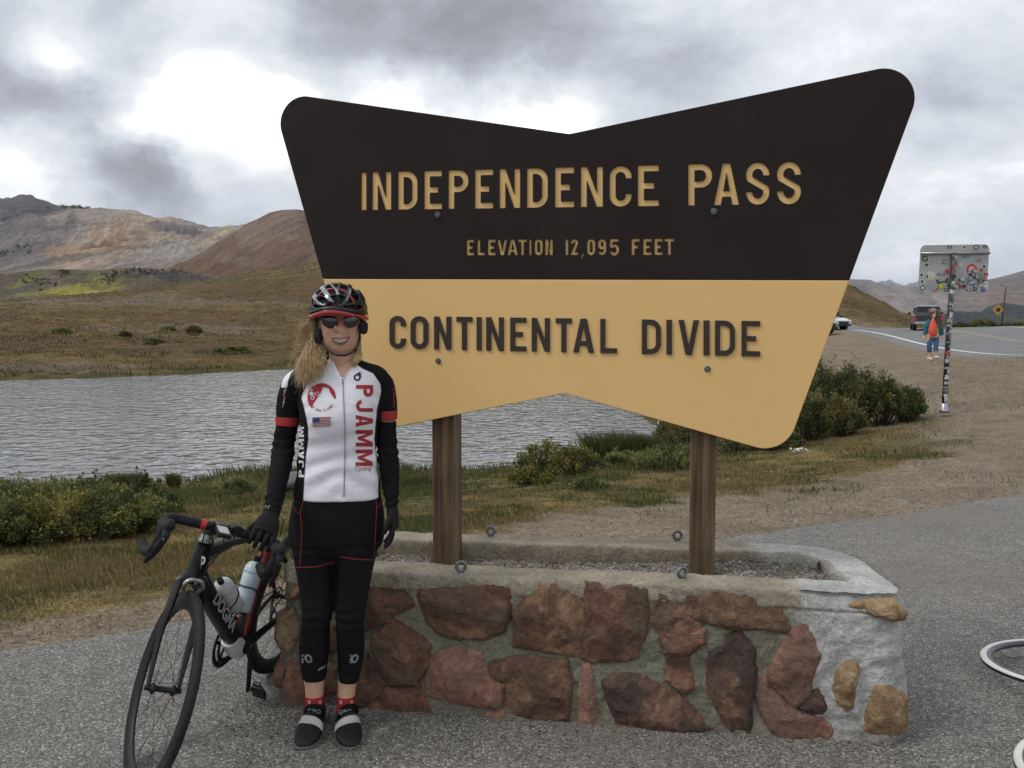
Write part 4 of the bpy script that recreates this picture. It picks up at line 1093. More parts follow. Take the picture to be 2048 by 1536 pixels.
# loose pebbles: one small stone shape repeated as real geometry, joined
def pebbles(name, pts, smin, smax, cols, seed=1, squash=.65):
    rng = np.random.default_rng(seed)
    base = np.array([(1, 0, 0), (-1, 0, 0), (0, 1, 0), (0, -1, 0), (0, 0, 1), (0, 0, -1)], float)
    Fb = np.array([(0, 2, 4), (2, 1, 4), (1, 3, 4), (3, 0, 4), (2, 0, 5), (1, 2, 5), (3, 1, 5), (0, 3, 5)])
    n = len(pts); s = rng.uniform(smin, smax, n) ** 1
    s = smin + (smax - smin) * rng.random(n) ** 2.2
    V = base[None] * (1 + .3 * rng.normal(size=(n, 6, 1)).clip(-1.5, 1.5)) * s[:, None, None] * .5
    a = rng.uniform(0, 2 * math.pi, n); ca, sa = np.cos(a)[:, None], np.sin(a)[:, None]
    x = V[..., 0] * ca - V[..., 1] * sa; y = V[..., 0] * sa + V[..., 1] * ca
    V = np.stack([x, y, V[..., 2] * squash], -1) + np.asarray(pts)[:, None, :]
    V[..., 2] += (s * .12)[:, None]
    F = (Fb[None] + 6 * np.arange(n)[:, None, None]).reshape(-1, 3)
    me = mesh_np(name, V.reshape(-1, 3), F)
    ci = rng.integers(0, len(cols), n); c = np.array(cols)[ci] * rng.uniform(.7, 1.25, n)[:, None]
    attr(me, 'Col', np.repeat(c, 6, 0), 'FLOAT_COLOR')
    return link(name, me, MORTAR, smooth=False)
GC = [(.20, .18, .155), (.26, .24, .21), (.14, .125, .11), (.34, .32, .29), (.19, .14, .11), (.40, .39, .37)]
def inner_pts(n, seed):
    rng = np.random.default_rng(seed); x = rng.uniform(-.9, 1.45, n * 3); y = rng.uniform(3.1, 4.3, n * 3)
    k = poly_sd([tuple(p) for p in INNER], x, y) < 0; x, y = x[k][:n], y[k][:n]
    z = .474 + .030 * (fbm(x * 4, y * 4, 59, 4) - .5) + .032 * sstep(.2, 1.0, x)
    return np.c_[x, y, z]
o = pebbles('loose_gravel', inner_pts(9000, 3), .005, .019, GC, 3); tag(pl(o), kind='stuff')
def foot_pts(n, seed):
    rng = np.random.default_rng(seed); u = rng.uniform(-.15, 2.5, n); w = .03 + np.abs(rng.normal(size=n)) * .22 * (1 + .6 * (fbm(u * 3, u * 0, 66, 3) - .5))
    p = PA[None] + WE[None] * u[:, None] + WN[None] * w[:, None]
    return np.c_[p, np.full(n, .006)]
tag(pebbles('wall_foot_gravel', foot_pts(5200, 4), .003, .011, GC, 4), kind='stuff')
def pave_pts(n, seed):
    rng = np.random.default_rng(seed); px = rng.uniform(-60, 2110, n); py = 1080 + 480 * rng.random(n)
    out = np.array([tuple(G(a, b, .006)) for a, b in zip(px, py)])
    return out[(edge_d(out[:, 0], out[:, 1]) < .1)]
tag(pebbles('pavement_grit', pave_pts(5200, 5), .002, .008, GC, 5), kind='stuff')
def verge_pts(n, seed):
    rng = np.random.default_rng(seed); x = rng.uniform(-4.5, 9, n); e = np.abs(rng.normal(size=n)) * .8 * (.7 + .25 * np.maximum(x, 0))
    y = 5.39 + .528 * x + e * 1.13 - .05
    return np.c_[x, y, height(x, y) + .002]
tag(pebbles('verge_gravel', verge_pts(7000, 6), .003, .014, [(.25, .21, .165), (.20, .17, .135), (.32, .28, .23), (.15, .125, .10)], 6), kind='stuff')

# eye bolts set in the rim
STEEL = mat('galvanised_steel', [(0, (.13, .135, .14)), (1, (.24, .245, .25))], scale=30, rough=.5, metal=.8, layers=[(18, .55, .7, (.10, .08, .07), .6)])
for k, (px, py, rz) in enumerate([(922, 1146, .15), (1364, 1158, .45), (982, 1073, -.1), (1355, 1082, .1)]):
    v = G(px, py, .552)
    bm = bmesh.new()
    torus_bm(bm, .0180, .0074, M=Matrix.Translation((0, 0, .027)) @ Matrix.Rotation(math.pi / 2, 4, 'X'))
    lathe_bm(bm, [(.0062, -.04), (.0062, .006)], 14)
    lathe_bm(bm, [(.0125, -.004), (.0125, .002), (.0105, .004)], 14)
    o = bm_obj('eye_bolt', bm, STEEL)
    o.location = v; o.rotation_euler = (0, 0, rz)
    pl(o)
# rusty edging strip left in the inner corner
RUST = mat('rusty_iron', [(0, (.055, .035, .028)), (1, (.13, .07, .045))], scale=25, rough=.8, metal=.3)
bm = bmesh.new()
a = G(1612, 1112, .535); b = G(1646, 1117, .535)
d = (b - a); L = d.length; ang = math.atan2(d.y, d.x)
box_bm(bm, (L / 2, 0, -.012), (L / 2, .003, .020), Matrix.Translation(a) @ Matrix.Rotation(ang, 4, 'Z'))
box_bm(bm, (.0, -.045, -.014), (.003, .045, .016), Matrix.Translation(b) @ Matrix.Rotation(ang, 4, 'Z'))
pl(bm_obj('rusty_edging', bm, RUST, smooth=False))

# ================================================================== the pass sign
SK, SD0 = .25, 3.69                        # the board's plane: Y + SK X = SD0
SE1 = Vector((1, -SK, 0)).normalized(); SNN = Vector((-SK, -1, 0)).normalized()
SO = Vector((0, SD0, 0))
SM = Matrix((( SE1.x, 0, SNN.x, SO.x), (SE1.y, 0, SNN.y, SO.y), (0, 1, 0, 0), (0, 0, 0, 1)))   # local x along, y up, z out to the viewer
def sgn(px, py):
    d = ray(px, py); t = SD0 / (d.y + SK * d.x)
    p = d * t
    return np.array([(p.x) * SE1.x + (p.y - SD0) * SE1.y, CH + p.z])
def stadium(x0, y0, x1, y1, r=None, n=14):
    w = x1 - x0; h = y1 - y0; r = min(w, h) / 2 if r is None else r
    out = []
    for cx, cy, a0 in ((x1 - r, y1 - r, 0), (x0 + r, y1 - r, 90), (x0 + r, y0 + r, 180), (x1 - r, y0 + r, 270)):
        for k in range(n + 1):
            a = R(a0 + 90 * k / n); out.append((cx + r * math.cos(a), cy + r * math.sin(a)))
    return out
def ribbon(pts, w):
    P_ = np.array(pts, float); n = len(P_)
    t = np.diff(P_, axis=0); t /= np.linalg.norm(t, axis=1)[:, None]
    Lf, Rt = [], []
    for i in range(n):
        a = t[max(i - 1, 0)]; b = t[min(i, n - 2)]
        m = a + b; m /= np.linalg.norm(m); k = 1 / max(.5, m @ a)
        nn = np.array([-m[1], m[0]]) * w / 2 * k
        Lf.append(P_[i] + nn); Rt.append(P_[i] - nn)
    return [tuple(p) for p in Lf] + [tuple(p) for p in Rt[::-1]]
def arc(cx, cy, rx, ry, a0, a1, n=16):
    return [(cx + rx * math.cos(R(a0 + (a1 - a0) * k / n)), cy + ry * math.sin(R(a0 + (a1 - a0) * k / n))) for k in range(n + 1)]
def glyph(ch, W, w):
    h = w / 2
    if ch == 'I': return [[(0, 0), (W, 0), (W, 1), (0, 1)]]
    if ch == 'N': return [[(0, 0), (0, 1), (w * 1.02, 1), (W - w, .34), (W - w, 1), (W, 1), (W, 0), (W - w * 1.02, 0), (w, .66), (w, 0)]]
    if ch == 'E': return [[(0, 0), (0, 1), (W, 1), (W, 1 - w), (w, 1 - w), (w, .5 + h), (W * .78, .5 + h), (W * .78, .5 - h), (w, .5 - h), (w, w), (W, w), (W, 0)]]
    if ch == 'F': return [[(0, 0), (0, 1), (W, 1), (W, 1 - w), (w, 1 - w), (w, .5 + h), (W * .80, .5 + h), (W * .80, .5 - h), (w, .5 - h), (w, 0)]]
    if ch == 'L': return [[(0, 0), (0, 1), (w, 1), (w, w), (W, w), (W, 0)]]
    if ch == 'T': return [[(W / 2 - h, 0), (W / 2 - h, 1 - w), (0, 1 - w), (0, 1), (W, 1), (W, 1 - w), (W / 2 + h, 1 - w), (W / 2 + h, 0)]]
    if ch == 'V': return [[(0, 1), (w * 1.08, 1), (W / 2, .26), (W - w * 1.08, 1), (W, 1), (W / 2 + .62 * w, 0), (W / 2 - .62 * w, 0)]]
    if ch == 'A':
        xl = lambda y: 1.08 * w + (W / 2 - 1.08 * w) * y / .78
        return [[(0, 0), (W / 2 - .60 * w, 1), (W / 2 + .60 * w, 1), (W, 0), (W - 1.08 * w, 0), (W - xl(.20), .20), (xl(.20), .20), (1.08 * w, 0)],
                [(xl(.34), .34), (W / 2, .78), (W - xl(.34), .34)]]
    if ch == 'P':
        r = min(.27, W - w * 1.0); q = .43
        return [[(0, 0), (0, 1)] + arc(W - r, 1 - r, r, r, 90, 0) + arc(W - r, q + r, r, r, 0, -90) + [(w, q), (w, 0)],
                [(w, q + w), (w, 1 - w)] + arc(W - r, 1 - r, r - w, r - w, 90, 0, 8) + arc(W - r, q + r, r - w, r - w, 0, -90, 8)]
    if ch == 'D':
        r = .30; r = min(r, W - w)
        return [[(0, 0), (0, 1)] + arc(W - r, 1 - r, r, r, 90, 0) + arc(W - r, r, r, r, 0, -90),
                [(w, w), (w, 1 - w)] + arc(W - r, 1 - r, r - w, r - w, 90, 0, 8) + arc(W - r, r, r - w, r - w, 0, -90, 8)]
    if ch in 'O0': return [stadium(0, 0, W, 1, W / 2), stadium(w, w, W - w, 1 - w, W / 2 - w)]
    if ch == 'C':
        r = W / 2 - h
        return [ribbon([(W - h, .69)] + arc(W / 2, 1 - h - r, r, r, 0, 180) + arc(W / 2, h + r, r, r, 180, 360) + [(W - h, .31)], w)]
    if ch == 'S':
        r = W / 2 - h; ry = (1 - w) / 4 * 1.04
        p = arc(W / 2, 1 - h - ry, r, ry, -4, 205, 18) + arc(W / 2, h + ry, r, ry, 25, -184, 18)
        return [ribbon(p, w)]
    if ch == '1': return [[(W * .55 - h, 0), (W * .55 - h, .80), (W * .02, .74), (W * .02, .86), (W * .55 - h * .5, 1), (W * .55 + h, 1), (W * .55 + h, 0)]]
    if ch == '2':
        r = W / 2 - h
        return [ribbon([(h, .70)] + arc(W / 2, 1 - h - r, r, r, 180, -25, 14) + [(h * 1.5, h * 1.9)], w)[:], [(0, 0), (0, w), (W, w), (W, 0)]] if False else [ribbon([(h, .72)] + arc(W / 2, 1 - h - r, r, r, 175, -30, 14) + [(h * 1.35, h), (W, h)], w)]
    if ch == '5':
        r = W / 2 - h
        p = [(W * .93, 1 - h), (h * 1.3, 1 - h), (h * 1.1, .56)] + arc(W / 2, .32, r, .27, 125, -160, 16)
        return [ribbon(p, w)]
    if ch == '9':
        return [arc(W / 2, .24, W / 2, .24, -172, 0, 12) + arc(W / 2, 1 - W / 2, W / 2, W / 2, 0, 180, 14) + arc(W / 2, .36 + W / 2 * .9, W / 2, W / 2 * .9, 180, 285, 8) + [(W - w, .42)] + arc(W / 2, .24, W / 2 - w, .24 - w, 0, -168, 12),
                stadium(w, .36 + w, W - w, 1 - w, W / 2 - w)]
    if ch == 'M': return [[(0, 0), (0, 1), (w * 1.15, 1), (W / 2, .45), (W - w * 1.15, 1), (W, 1), (W, 0), (W - w, 0), (W - w, .66), (W / 2 + w * .35, .12), (W / 2 - w * .35, .12), (w, .66), (w, 0)]]
    if ch == 'J': return [ribbon([(W - h, 1), (W - h, W / 2)] + arc(W / 2, W / 2, W / 2 - h, W / 2 - h, -15, -165, 10) + [(h, W / 2 + .02)], w)]
    if ch == ',': return [[(0, -.18), (W * .25, .13), (W, .13), (W * .45, -.18)]]
LINES = [  # text, [(left px, right px)], top line (x,y)-(x,y), bottom line
    ('INDEPENDENCEPASS', [(722, 732.4), (744, 782), (795.6, 834.6), (848, 883.5), (896.5, 936.5), (949.5, 986), (998.7, 1040), (1053.7, 1095.4), (1109.7, 1148), (1161.4, 1205.5), (1219, 1263), (1275.5, 1317.5), (1376.5, 1424), (1428, 1478), (1492, 1539), (1554, 1602)], (724, 344.5, 1580, 323), (724, 420, 1580, 408), .15),
    ('ELEVATION12,095FEET', [(933, 948), (954.5, 969), (975.5, 991), (994, 1014), (1014.5, 1035), (1036, 1053), (1058, 1062.5), (1069, 1085), (1090, 1105), (1130, 1136), (1141, 1156), (1162, 1168), (1174, 1190), (1196, 1212), (1219, 1238), (1263, 1279), (1286.5, 1303), (1309, 1325), (1329, 1348)], (940, 479, 1340, 477), (940, 510.3, 1340, 509.6), .175),
    ('CONTINENTALDIVIDE', [(780, 812), (822, 857), (869, 903), (913.6, 945), (954, 963.5), (973, 1008), (1021, 1053), (1064, 1100), (1112, 1144), (1147, 1188), (1201, 1234), (1284, 1322), (1333, 1344), (1357, 1398), (1407, 1419), (1430, 1470), (1483, 1520)], (780, 631.5, 1510, 642), (780, 696.5, 1510, 712.5), .145),
]
def line_loops(spec):
    txt, xs, top, bot, w = spec; out = []
    for ch, (x0, x1) in zip(txt, xs):
        yt = lambda x: top[1] + (top[3] - top[1]) * (x - top[0]) / (top[2] - top[0])
        yb = lambda x: bot[1] + (bot[3] - bot[1]) * (x - bot[0]) / (bot[2] - bot[0])
        xm = (x0 + x1) / 2; Hh = yb(xm) - yt(xm); Wd = (x1 - x0) / Hh
        if ch == 'I': Wd = (x1 - x0) / Hh
        loops = []
        for lp in glyph(ch, Wd, w):
            q = []
            for (u, v) in lp:
                px = x0 + u * Hh; py = yb(px) + (yt(px) - yb(px)) * v
                q.append(tuple(sgn(px, py)))
            loops.append(q)
        out.append(loops)
    return out
def curve_mesh(name, loops, z0, z1, bevel=0.0):
    cu = bpy.data.curves.new(name, 'CURVE'); cu.dimensions = '2D'; cu.fill_mode = 'BOTH'
    for lp in loops:
        sp = cu.splines.new('POLY'); sp.points.add(len(lp) - 1)
        for p, q in zip(sp.points, lp): p.co = (q[0], q[1], 0, 1)
        sp.use_cyclic_u = True
    cu.extrude = (z1 - z0) / 2 - bevel; cu.bevel_depth = bevel; cu.bevel_resolution = 2
    if bevel: cu.offset = -bevel
    o = bpy.data.objects.new(name, cu); COL.objects.link(o)
    dg = bpy.context.evaluated_depsgraph_get()
    me = bpy.data.meshes.new_from_object(o.evaluated_get(dg))
    bpy.data.objects.remove(o); bpy.data.curves.remove(cu)
    me.transform(Matrix.Translation((0, 0, (z0 + z1) / 2)))
    me.name = name
    return me
def fillet2(poly, rads):
    return [tuple(p) for p in fillet([np.array(p) for p in poly], rads, .008)]
BROWNP = mat('sign_brown', [(0, (.017, .0120, .0105)), (1, (.024, .0170, .015))], scale=3, rough=.7, spec=.16, bump=[(260, .12, .001)], layers=[(1.6, .55, .75, (.034, .027, .023), .35)], rvar=.12)
TANP = mat('sign_tan', [(0, (.70, .455, .185)), (1, (.76, .495, .205))], scale=1.2, rough=.62, spec=.28, bump=[(300, .15, .0008), (4, .05, .004)], layers=[(5, .6, .8, (.64, .42, .18), .35)], rvar=.1)
DBRP = mat('letter_brown', (.026, .014, .010), scale=30, rough=.6)
WOODP = None
def wood_mat(name, c0, c1, c2):
    m, t, b = new_mat(name)
    tc = N(t, 'ShaderNodeTexCoord'); v = tc.outputs['Object']
    n1 = noise_n(t, vmath(t, 'MULTIPLY', v, (30, 30, 1.1)).outputs[0], 1, 6, .6, .8)
    n2 = noise_n(t, vmath(t, 'MULTIPLY', v, (110, 110, 2.5)).outputs[0], 1, 5, .65)
    n3 = noise_n(t, v, 3, 4)
    c = ramp(t, n1, [(.3, c0), (.5, c1), (.68, c2)])
    c = mixc(t, 1, c, ramp(t, n2, [(.32, (.5, .48, .46)), (.5, (1, 1, 1)), (.7, (1.25, 1.22, 1.18))]), 'MULTIPLY')
    c = mixc(t, 1, c, ramp(t, n3, [(.3, (.75, .75, .75)), (.7, (1.2, 1.2, 1.2))]), 'MULTIPLY')
    t.links.new(c, b.inputs['Base Color']); b.inputs['Roughness'].default_value = .85; b.inputs['Specular IOR Level'].default_value = .2
    bp = N(t, 'ShaderNodeBump'); bp.inputs['Strength'].default_value = .8; bp.inputs['Distance'].default_value = .004; t.links.new(n2, bp.inputs['Height'])
    bp2 = N(t, 'ShaderNodeBump'); bp2.inputs['Strength'].default_value = .5; bp2.inputs['Distance'].default_value = .006; t.links.new(n1, bp2.inputs['Height'])
    t.links.new(bp.outputs[0], bp2.inputs['Normal']); t.links.new(bp2.outputs[0], b.inputs['Normal'])
    return m
WOODP = wood_mat('post_wood', (.068, .045, .027), (.118, .080, .047), (.180, .130, .082))
def build_sign():
    root = empty('pass_sign', (.25, 3.72, .5), 'large bow tie shaped brown and tan sign board on two wooden posts reading INDEPENDENCE PASS', 'sign')
    rm = Matrix.Translation((-.25, -3.72, -.5))
    def add(name, me, m, smooth=False, M=SM, label=None):
        o = link(name, me, m, root, smooth); o.matrix_parent_inverse = rm; o.matrix_world = M
        o.matrix_basis = M
        if label: o['label'] = label
        return o
    TL, TM, TR = sgn(540, 182), sgn(1139, 268), sgn(1863.5, 115)
    BR, BM, BL = sgn(1569, 911), sgn(1129, 786.5), sgn(733, 866)
    SLp, SRp = sgn(643, 557.2), sgn(1699, 560)
    # exact seam ends on the slanting edges
    def hit(a, b, c, d):
        A = np.array([b - a, c - d]).T; t = np.linalg.solve(A, c - a); return a + (b - a) * t[0]
    seamL = hit(TL, BL, SLp, SRp); seamR = hit(TR, BR, SLp, SRp)
    up = fillet2([TL, seamL, seamR, TR, TM], [.115, .0015, .0015, .118, .05])
    lo = fillet2([seamL - np.array([0, .0015]), BL, BM, BR, seamR - np.array([0, .0015])], [.0015, .115, .05, .122, .0015])
    def inset(lp, d):
        c = np.array(lp); t = np.roll(c, -1, 0) - np.roll(c, 1, 0); t /= np.linalg.norm(t, axis=1)[:, None]
        return [tuple(p) for p in c + np.c_[-t[:, 1], t[:, 0]] * d]
    l1, l2, l3 = (line_loops(s) for s in LINES)
    holes = [lp for g in l1 + l2 for lp in g]
    add('upper_face', curve_mesh('upper_face', [up] + holes, -.0075, 0, .0010), BROWNP, label='dark brown upper half of the board with routed lettering')
    add('letter_ground', curve_mesh('letter_ground', [inset(up, .012)], -.0115, -.0078), TANP)
    add('upper_board', curve_mesh('upper_board', [up], -.040, -.0118, .002), BROWNP)
    add('lower_board', curve_mesh('lower_board', [lo], -.040, 0, .003), TANP, label='tan lower half of the board')
    for g in l3:
        add('letter', curve_mesh('letter', g, -.001, .0075, .0008), DBRP)
    # bolts with washers
    bme = None
    for (px, py) in ((875, 430), (1428, 423), (877, 722), (1415, 738)):
        q = sgn(px, py)
        if bme is None:
            bm = bmesh.new(); lathe_bm(bm, [(.0, .0015), (.0125, .0015), (.0128, .003), (.011, .0045)], 28, cap=False)
            lathe_bm(bm, [(.0068, .0030), (.0068, .0085), (.0058, .0100), (0, .0102)], 6, cap=False)
            bmesh.ops.recalc_face_normals(bm, faces=bm.faces); bme = bpy.data.meshes.new('bolt'); bm.to_mesh(bme); bm.free()
        add('bolt', bme, STEEL, M=SM @ Matrix.Translation((q[0], q[1], 0)))
    # posts, a little rounded at the edges, running up behind the board
    for (px, nm) in ((893, 0), (1410, 1)):
        u = (px - 1024) / CF; back = .040 + .0525
        Y = (SD0 + back * 1.0308) / (1 + SK * u); X = u * Y
        bm = bmesh.new(); h = .0525
        box_bm(bm, (0, 0, .72), (h, h, 1.02 - (.0)), bev=.007)
        # split along the length so that the wood can check and twist a little
        o = bm_obj('post', bm, WOODP, root, smooth=False); o.matrix_parent_inverse = rm
        o.location = (X, Y, .35); o.rotation_euler = (0, 0, math.atan2(SE1.y, SE1.x) + (.03 if nm else -.02))
        sharp_auto(o)
        o.data.transform(Matrix.Translation((0, 0, .0)))
        for v in o.data.vertices:
            if v.co.z < 0: v.co.z = -.05
            else: v.co.z = min(v.co.z, 1.55)
build_sign()
# ================================================================== bicycles
GLOSS = mat('gloss_black', (.008, .008, .009), scale=8, rough=.34, spec=.35, rvar=.1)
CARBON = mat('carbon_black', (.010, .010, .011), scale=90, rough=.45, spec=.3)
RUBBER = mat('tyre_rubber', [(0, (.012, .012, .013)), (1, (.024, .023, .023))], scale=40, rough=.72, layers=[(7, .5, .75, (.045, .042, .038), .5)], spec=.2, bump=[(220, .2, .001)])
TAPE = mat('bar_tape', [(0, (.010, .010, .011)), (1, (.020, .020, .022))], scale=60, rough=.7, spec=.2, bump=[(160, .4, .001)])
REDP = mat('red_paint', (.26, .012, .014), scale=10, rough=.35, coat=.3)
REDR = mat('red_rubber', (.45, .02, .02), scale=20, rough=.6)
WHITEP = mat('white_gloss', (.55, .55, .56), scale=10, rough=.35, coat=.2)
GREYL = mat('grey_print', (.30, .30, .31), scale=10, rough=.5)
ALU = mat('brushed_metal', (.35, .35, .36), scale=50, rough=.35, metal=.9)
DMET = mat('dark_metal', (.045, .045, .05), scale=50, rough=.4, metal=.7)
BOTT = mat('bottle_plastic', (.55, .565, .58), scale=12, rough=.38, trans=.12, layers=[(14, .55, .7, (.42, .44, .46), .5)])
BOTTB = mat('bottle_blue', (.46, .56, .60), scale=8, rough=.35, trans=.15)
CLEARP = mat('smoked_print', (.16, .17, .19), scale=14, rough=.4)
SCREEN = mat('screen_glass', (.35, .38, .38), scale=9, rough=.12)
SADDLEM = mat('saddle_cover', (.055, .055, .06), scale=40, rough=.42)
GUM = mat('white_sidewall', [(0, (.50, .50, .46)), (1, (.62, .62, .58))], scale=14, rough=.6)
RIMG = mat('rim_violet_grey', (.085, .08, .105), scale=20, rough=.35, metal=.5)

def text_mesh(body, size, off=0.0, depth=.0006, width=None, align='CENTER', shear=0, sx=1.0):
    cu = bpy.data.curves.new('t', 'FONT'); cu.body = body; cu.size = size; cu.offset = off; cu.extrude = depth
    cu.align_x = align; cu.align_y = 'CENTER'; cu.shear = shear; cu.resolution_u = 3
    o = bpy.data.objects.new('t', cu); COL.objects.link(o)
    dg = bpy.context.evaluated_depsgraph_get()
    me = bpy.data.meshes.new_from_object(o.evaluated_get(dg))
    bpy.data.objects.remove(o); bpy.data.curves.remove(cu)
    if width:
        xs = [v.co.x for v in me.vertices]; w = max(xs) - min(xs); c = (max(xs) + min(xs)) / 2
        me.transform(Matrix.Diagonal((width / w * sx, width / w, 1, 1)) @ Matrix.Translation((-c, 0, 0)))
    ys = [v.co.y for v in me.vertices]
    me.transform(Matrix.Translation((0, -(max(ys) + min(ys)) / 2, 0)))
    return me
def dup(o, parent):
    c = o.copy(); COL.objects.link(c); c.parent = parent
    return c
AX = Vector((-math.cos(R(73)), 0, math.sin(R(73)))); HT = Vector((.779, 0, .80)); BB = Vector((.40, 0, .266)); RH = Vector((0, 0, .336)); FH = Vector((.975, 0, .336))
def build_wheel(name, loc, M, root, rimm, sidem, rear=False, nsp=20, deep=.040):
    if sidem: deep = .020
    """rim is the part; tyre, hub and spokes are its sub-parts. Wheel axis = local y"""
    RY = Matrix.Rotation(math.pi / 2, 4, 'X')
    W_ = M @ Matrix.Translation(loc)
    bm = bmesh.new(); n = 72
    prof = [(.311, -.0105), (.316, -.012), (.3165, -.007), (.3165, .007), (.316, .012), (.311, .0105), (.300, .0130), (.311 - deep, .005), (.311 - deep - .002, 0), (.311 - deep, -.005), (.300, -.0130)]
    rings = [[bm.verts.new((r * math.cos(2 * math.pi * i / n), y, r * math.sin(2 * math.pi * i / n))) for r, y in prof] for i in range(n)]
    for i in range(n):
        for j in range(len(prof)):
            a, b = rings[i], rings[(i + 1) % n]; k = (j + 1) % len(prof); bm.faces.new((a[j], b[j], b[k], a[k]))
    rim = bm_obj(name, bm, rimm, root); rim.matrix_local = W_
    bm = bmesh.new(); k = 14
    rings = []
    for i in range(n):
        a = 2 * math.pi * i / n; ring = []
        for j in range(k):
            q = 2 * math.pi * j / k; rr = .3225 + (.0170 if sidem else .0140) * math.cos(q); yy = .0140 * math.sin(q); ring.append(bm.verts.new((rr * math.cos(a), yy, rr * math.sin(a))))
        rings.append(ring)
    for i in range(n):
        for j in range(k):
            f = bm.faces.new((rings[i][j], rings[(i + 1) % n][j], rings[(i + 1) % n][(j + 1) % k], rings[i][(j + 1) % k]))
            if sidem is not None and 1 <= j <= 12: f.material_index = 1
    ty = bm_obj('tyre', bm, [RUBBER, sidem] if sidem else RUBBER, rim)
    bm = bmesh.new()
    w = .065 if rear else .050
    lathe_bm(bm, [(0, -w), (.010, -w), (.012, -w + .006), (.018, -w + .012), (.019, -w + .018), (.010, -w + .024), (.010, w - .024), (.019, w - .018), (.018, w - .012), (.012, w - .006), (.010, w), (0, w)], 18, RY, cap=False)
    lathe_bm(bm, [(0, -w - .014), (.008, -w - .012), (.009, -w), (0, -w)], 12, RY, cap=False)
    lathe_bm(bm, [(0, w), (.009, w), (.008, w + .012), (0, w + .014)], 12, RY, cap=False)
    bm_obj('hub', bm, CARBON, rim)
    me = None
    for s in range(nsp):
        a = 2 * math.pi * s / nsp; side = 1 if s % 2 else -1
        if me is None or True:
            bm = bmesh.new(); tw = .30 * (1 if (s // 2) % 2 else -1)
            sweep(bm, [(.0185 * math.cos(a + tw * 4), side * (w - .016), .0185 * math.sin(a + tw * 4)), ((.285) * math.cos(a), side * .001, .285 * math.sin(a))], .00115, .0007, n=5)
        bm_obj('spoke', bm, CARBON, rim)
    if rear:
        bm = bmesh.new()
        for i, rr in enumerate((.052, .048, .044, .040, .036, .032, .028)):
            lathe_bm(bm, [(.012, -.030 - i * .004), (rr, -.030 - i * .004), (rr, -.0318 - i * .004), (.012, -.0318 - i * .004)], 30, RY)
        bm_obj('cassette', bm, DMET, rim)
    return rim
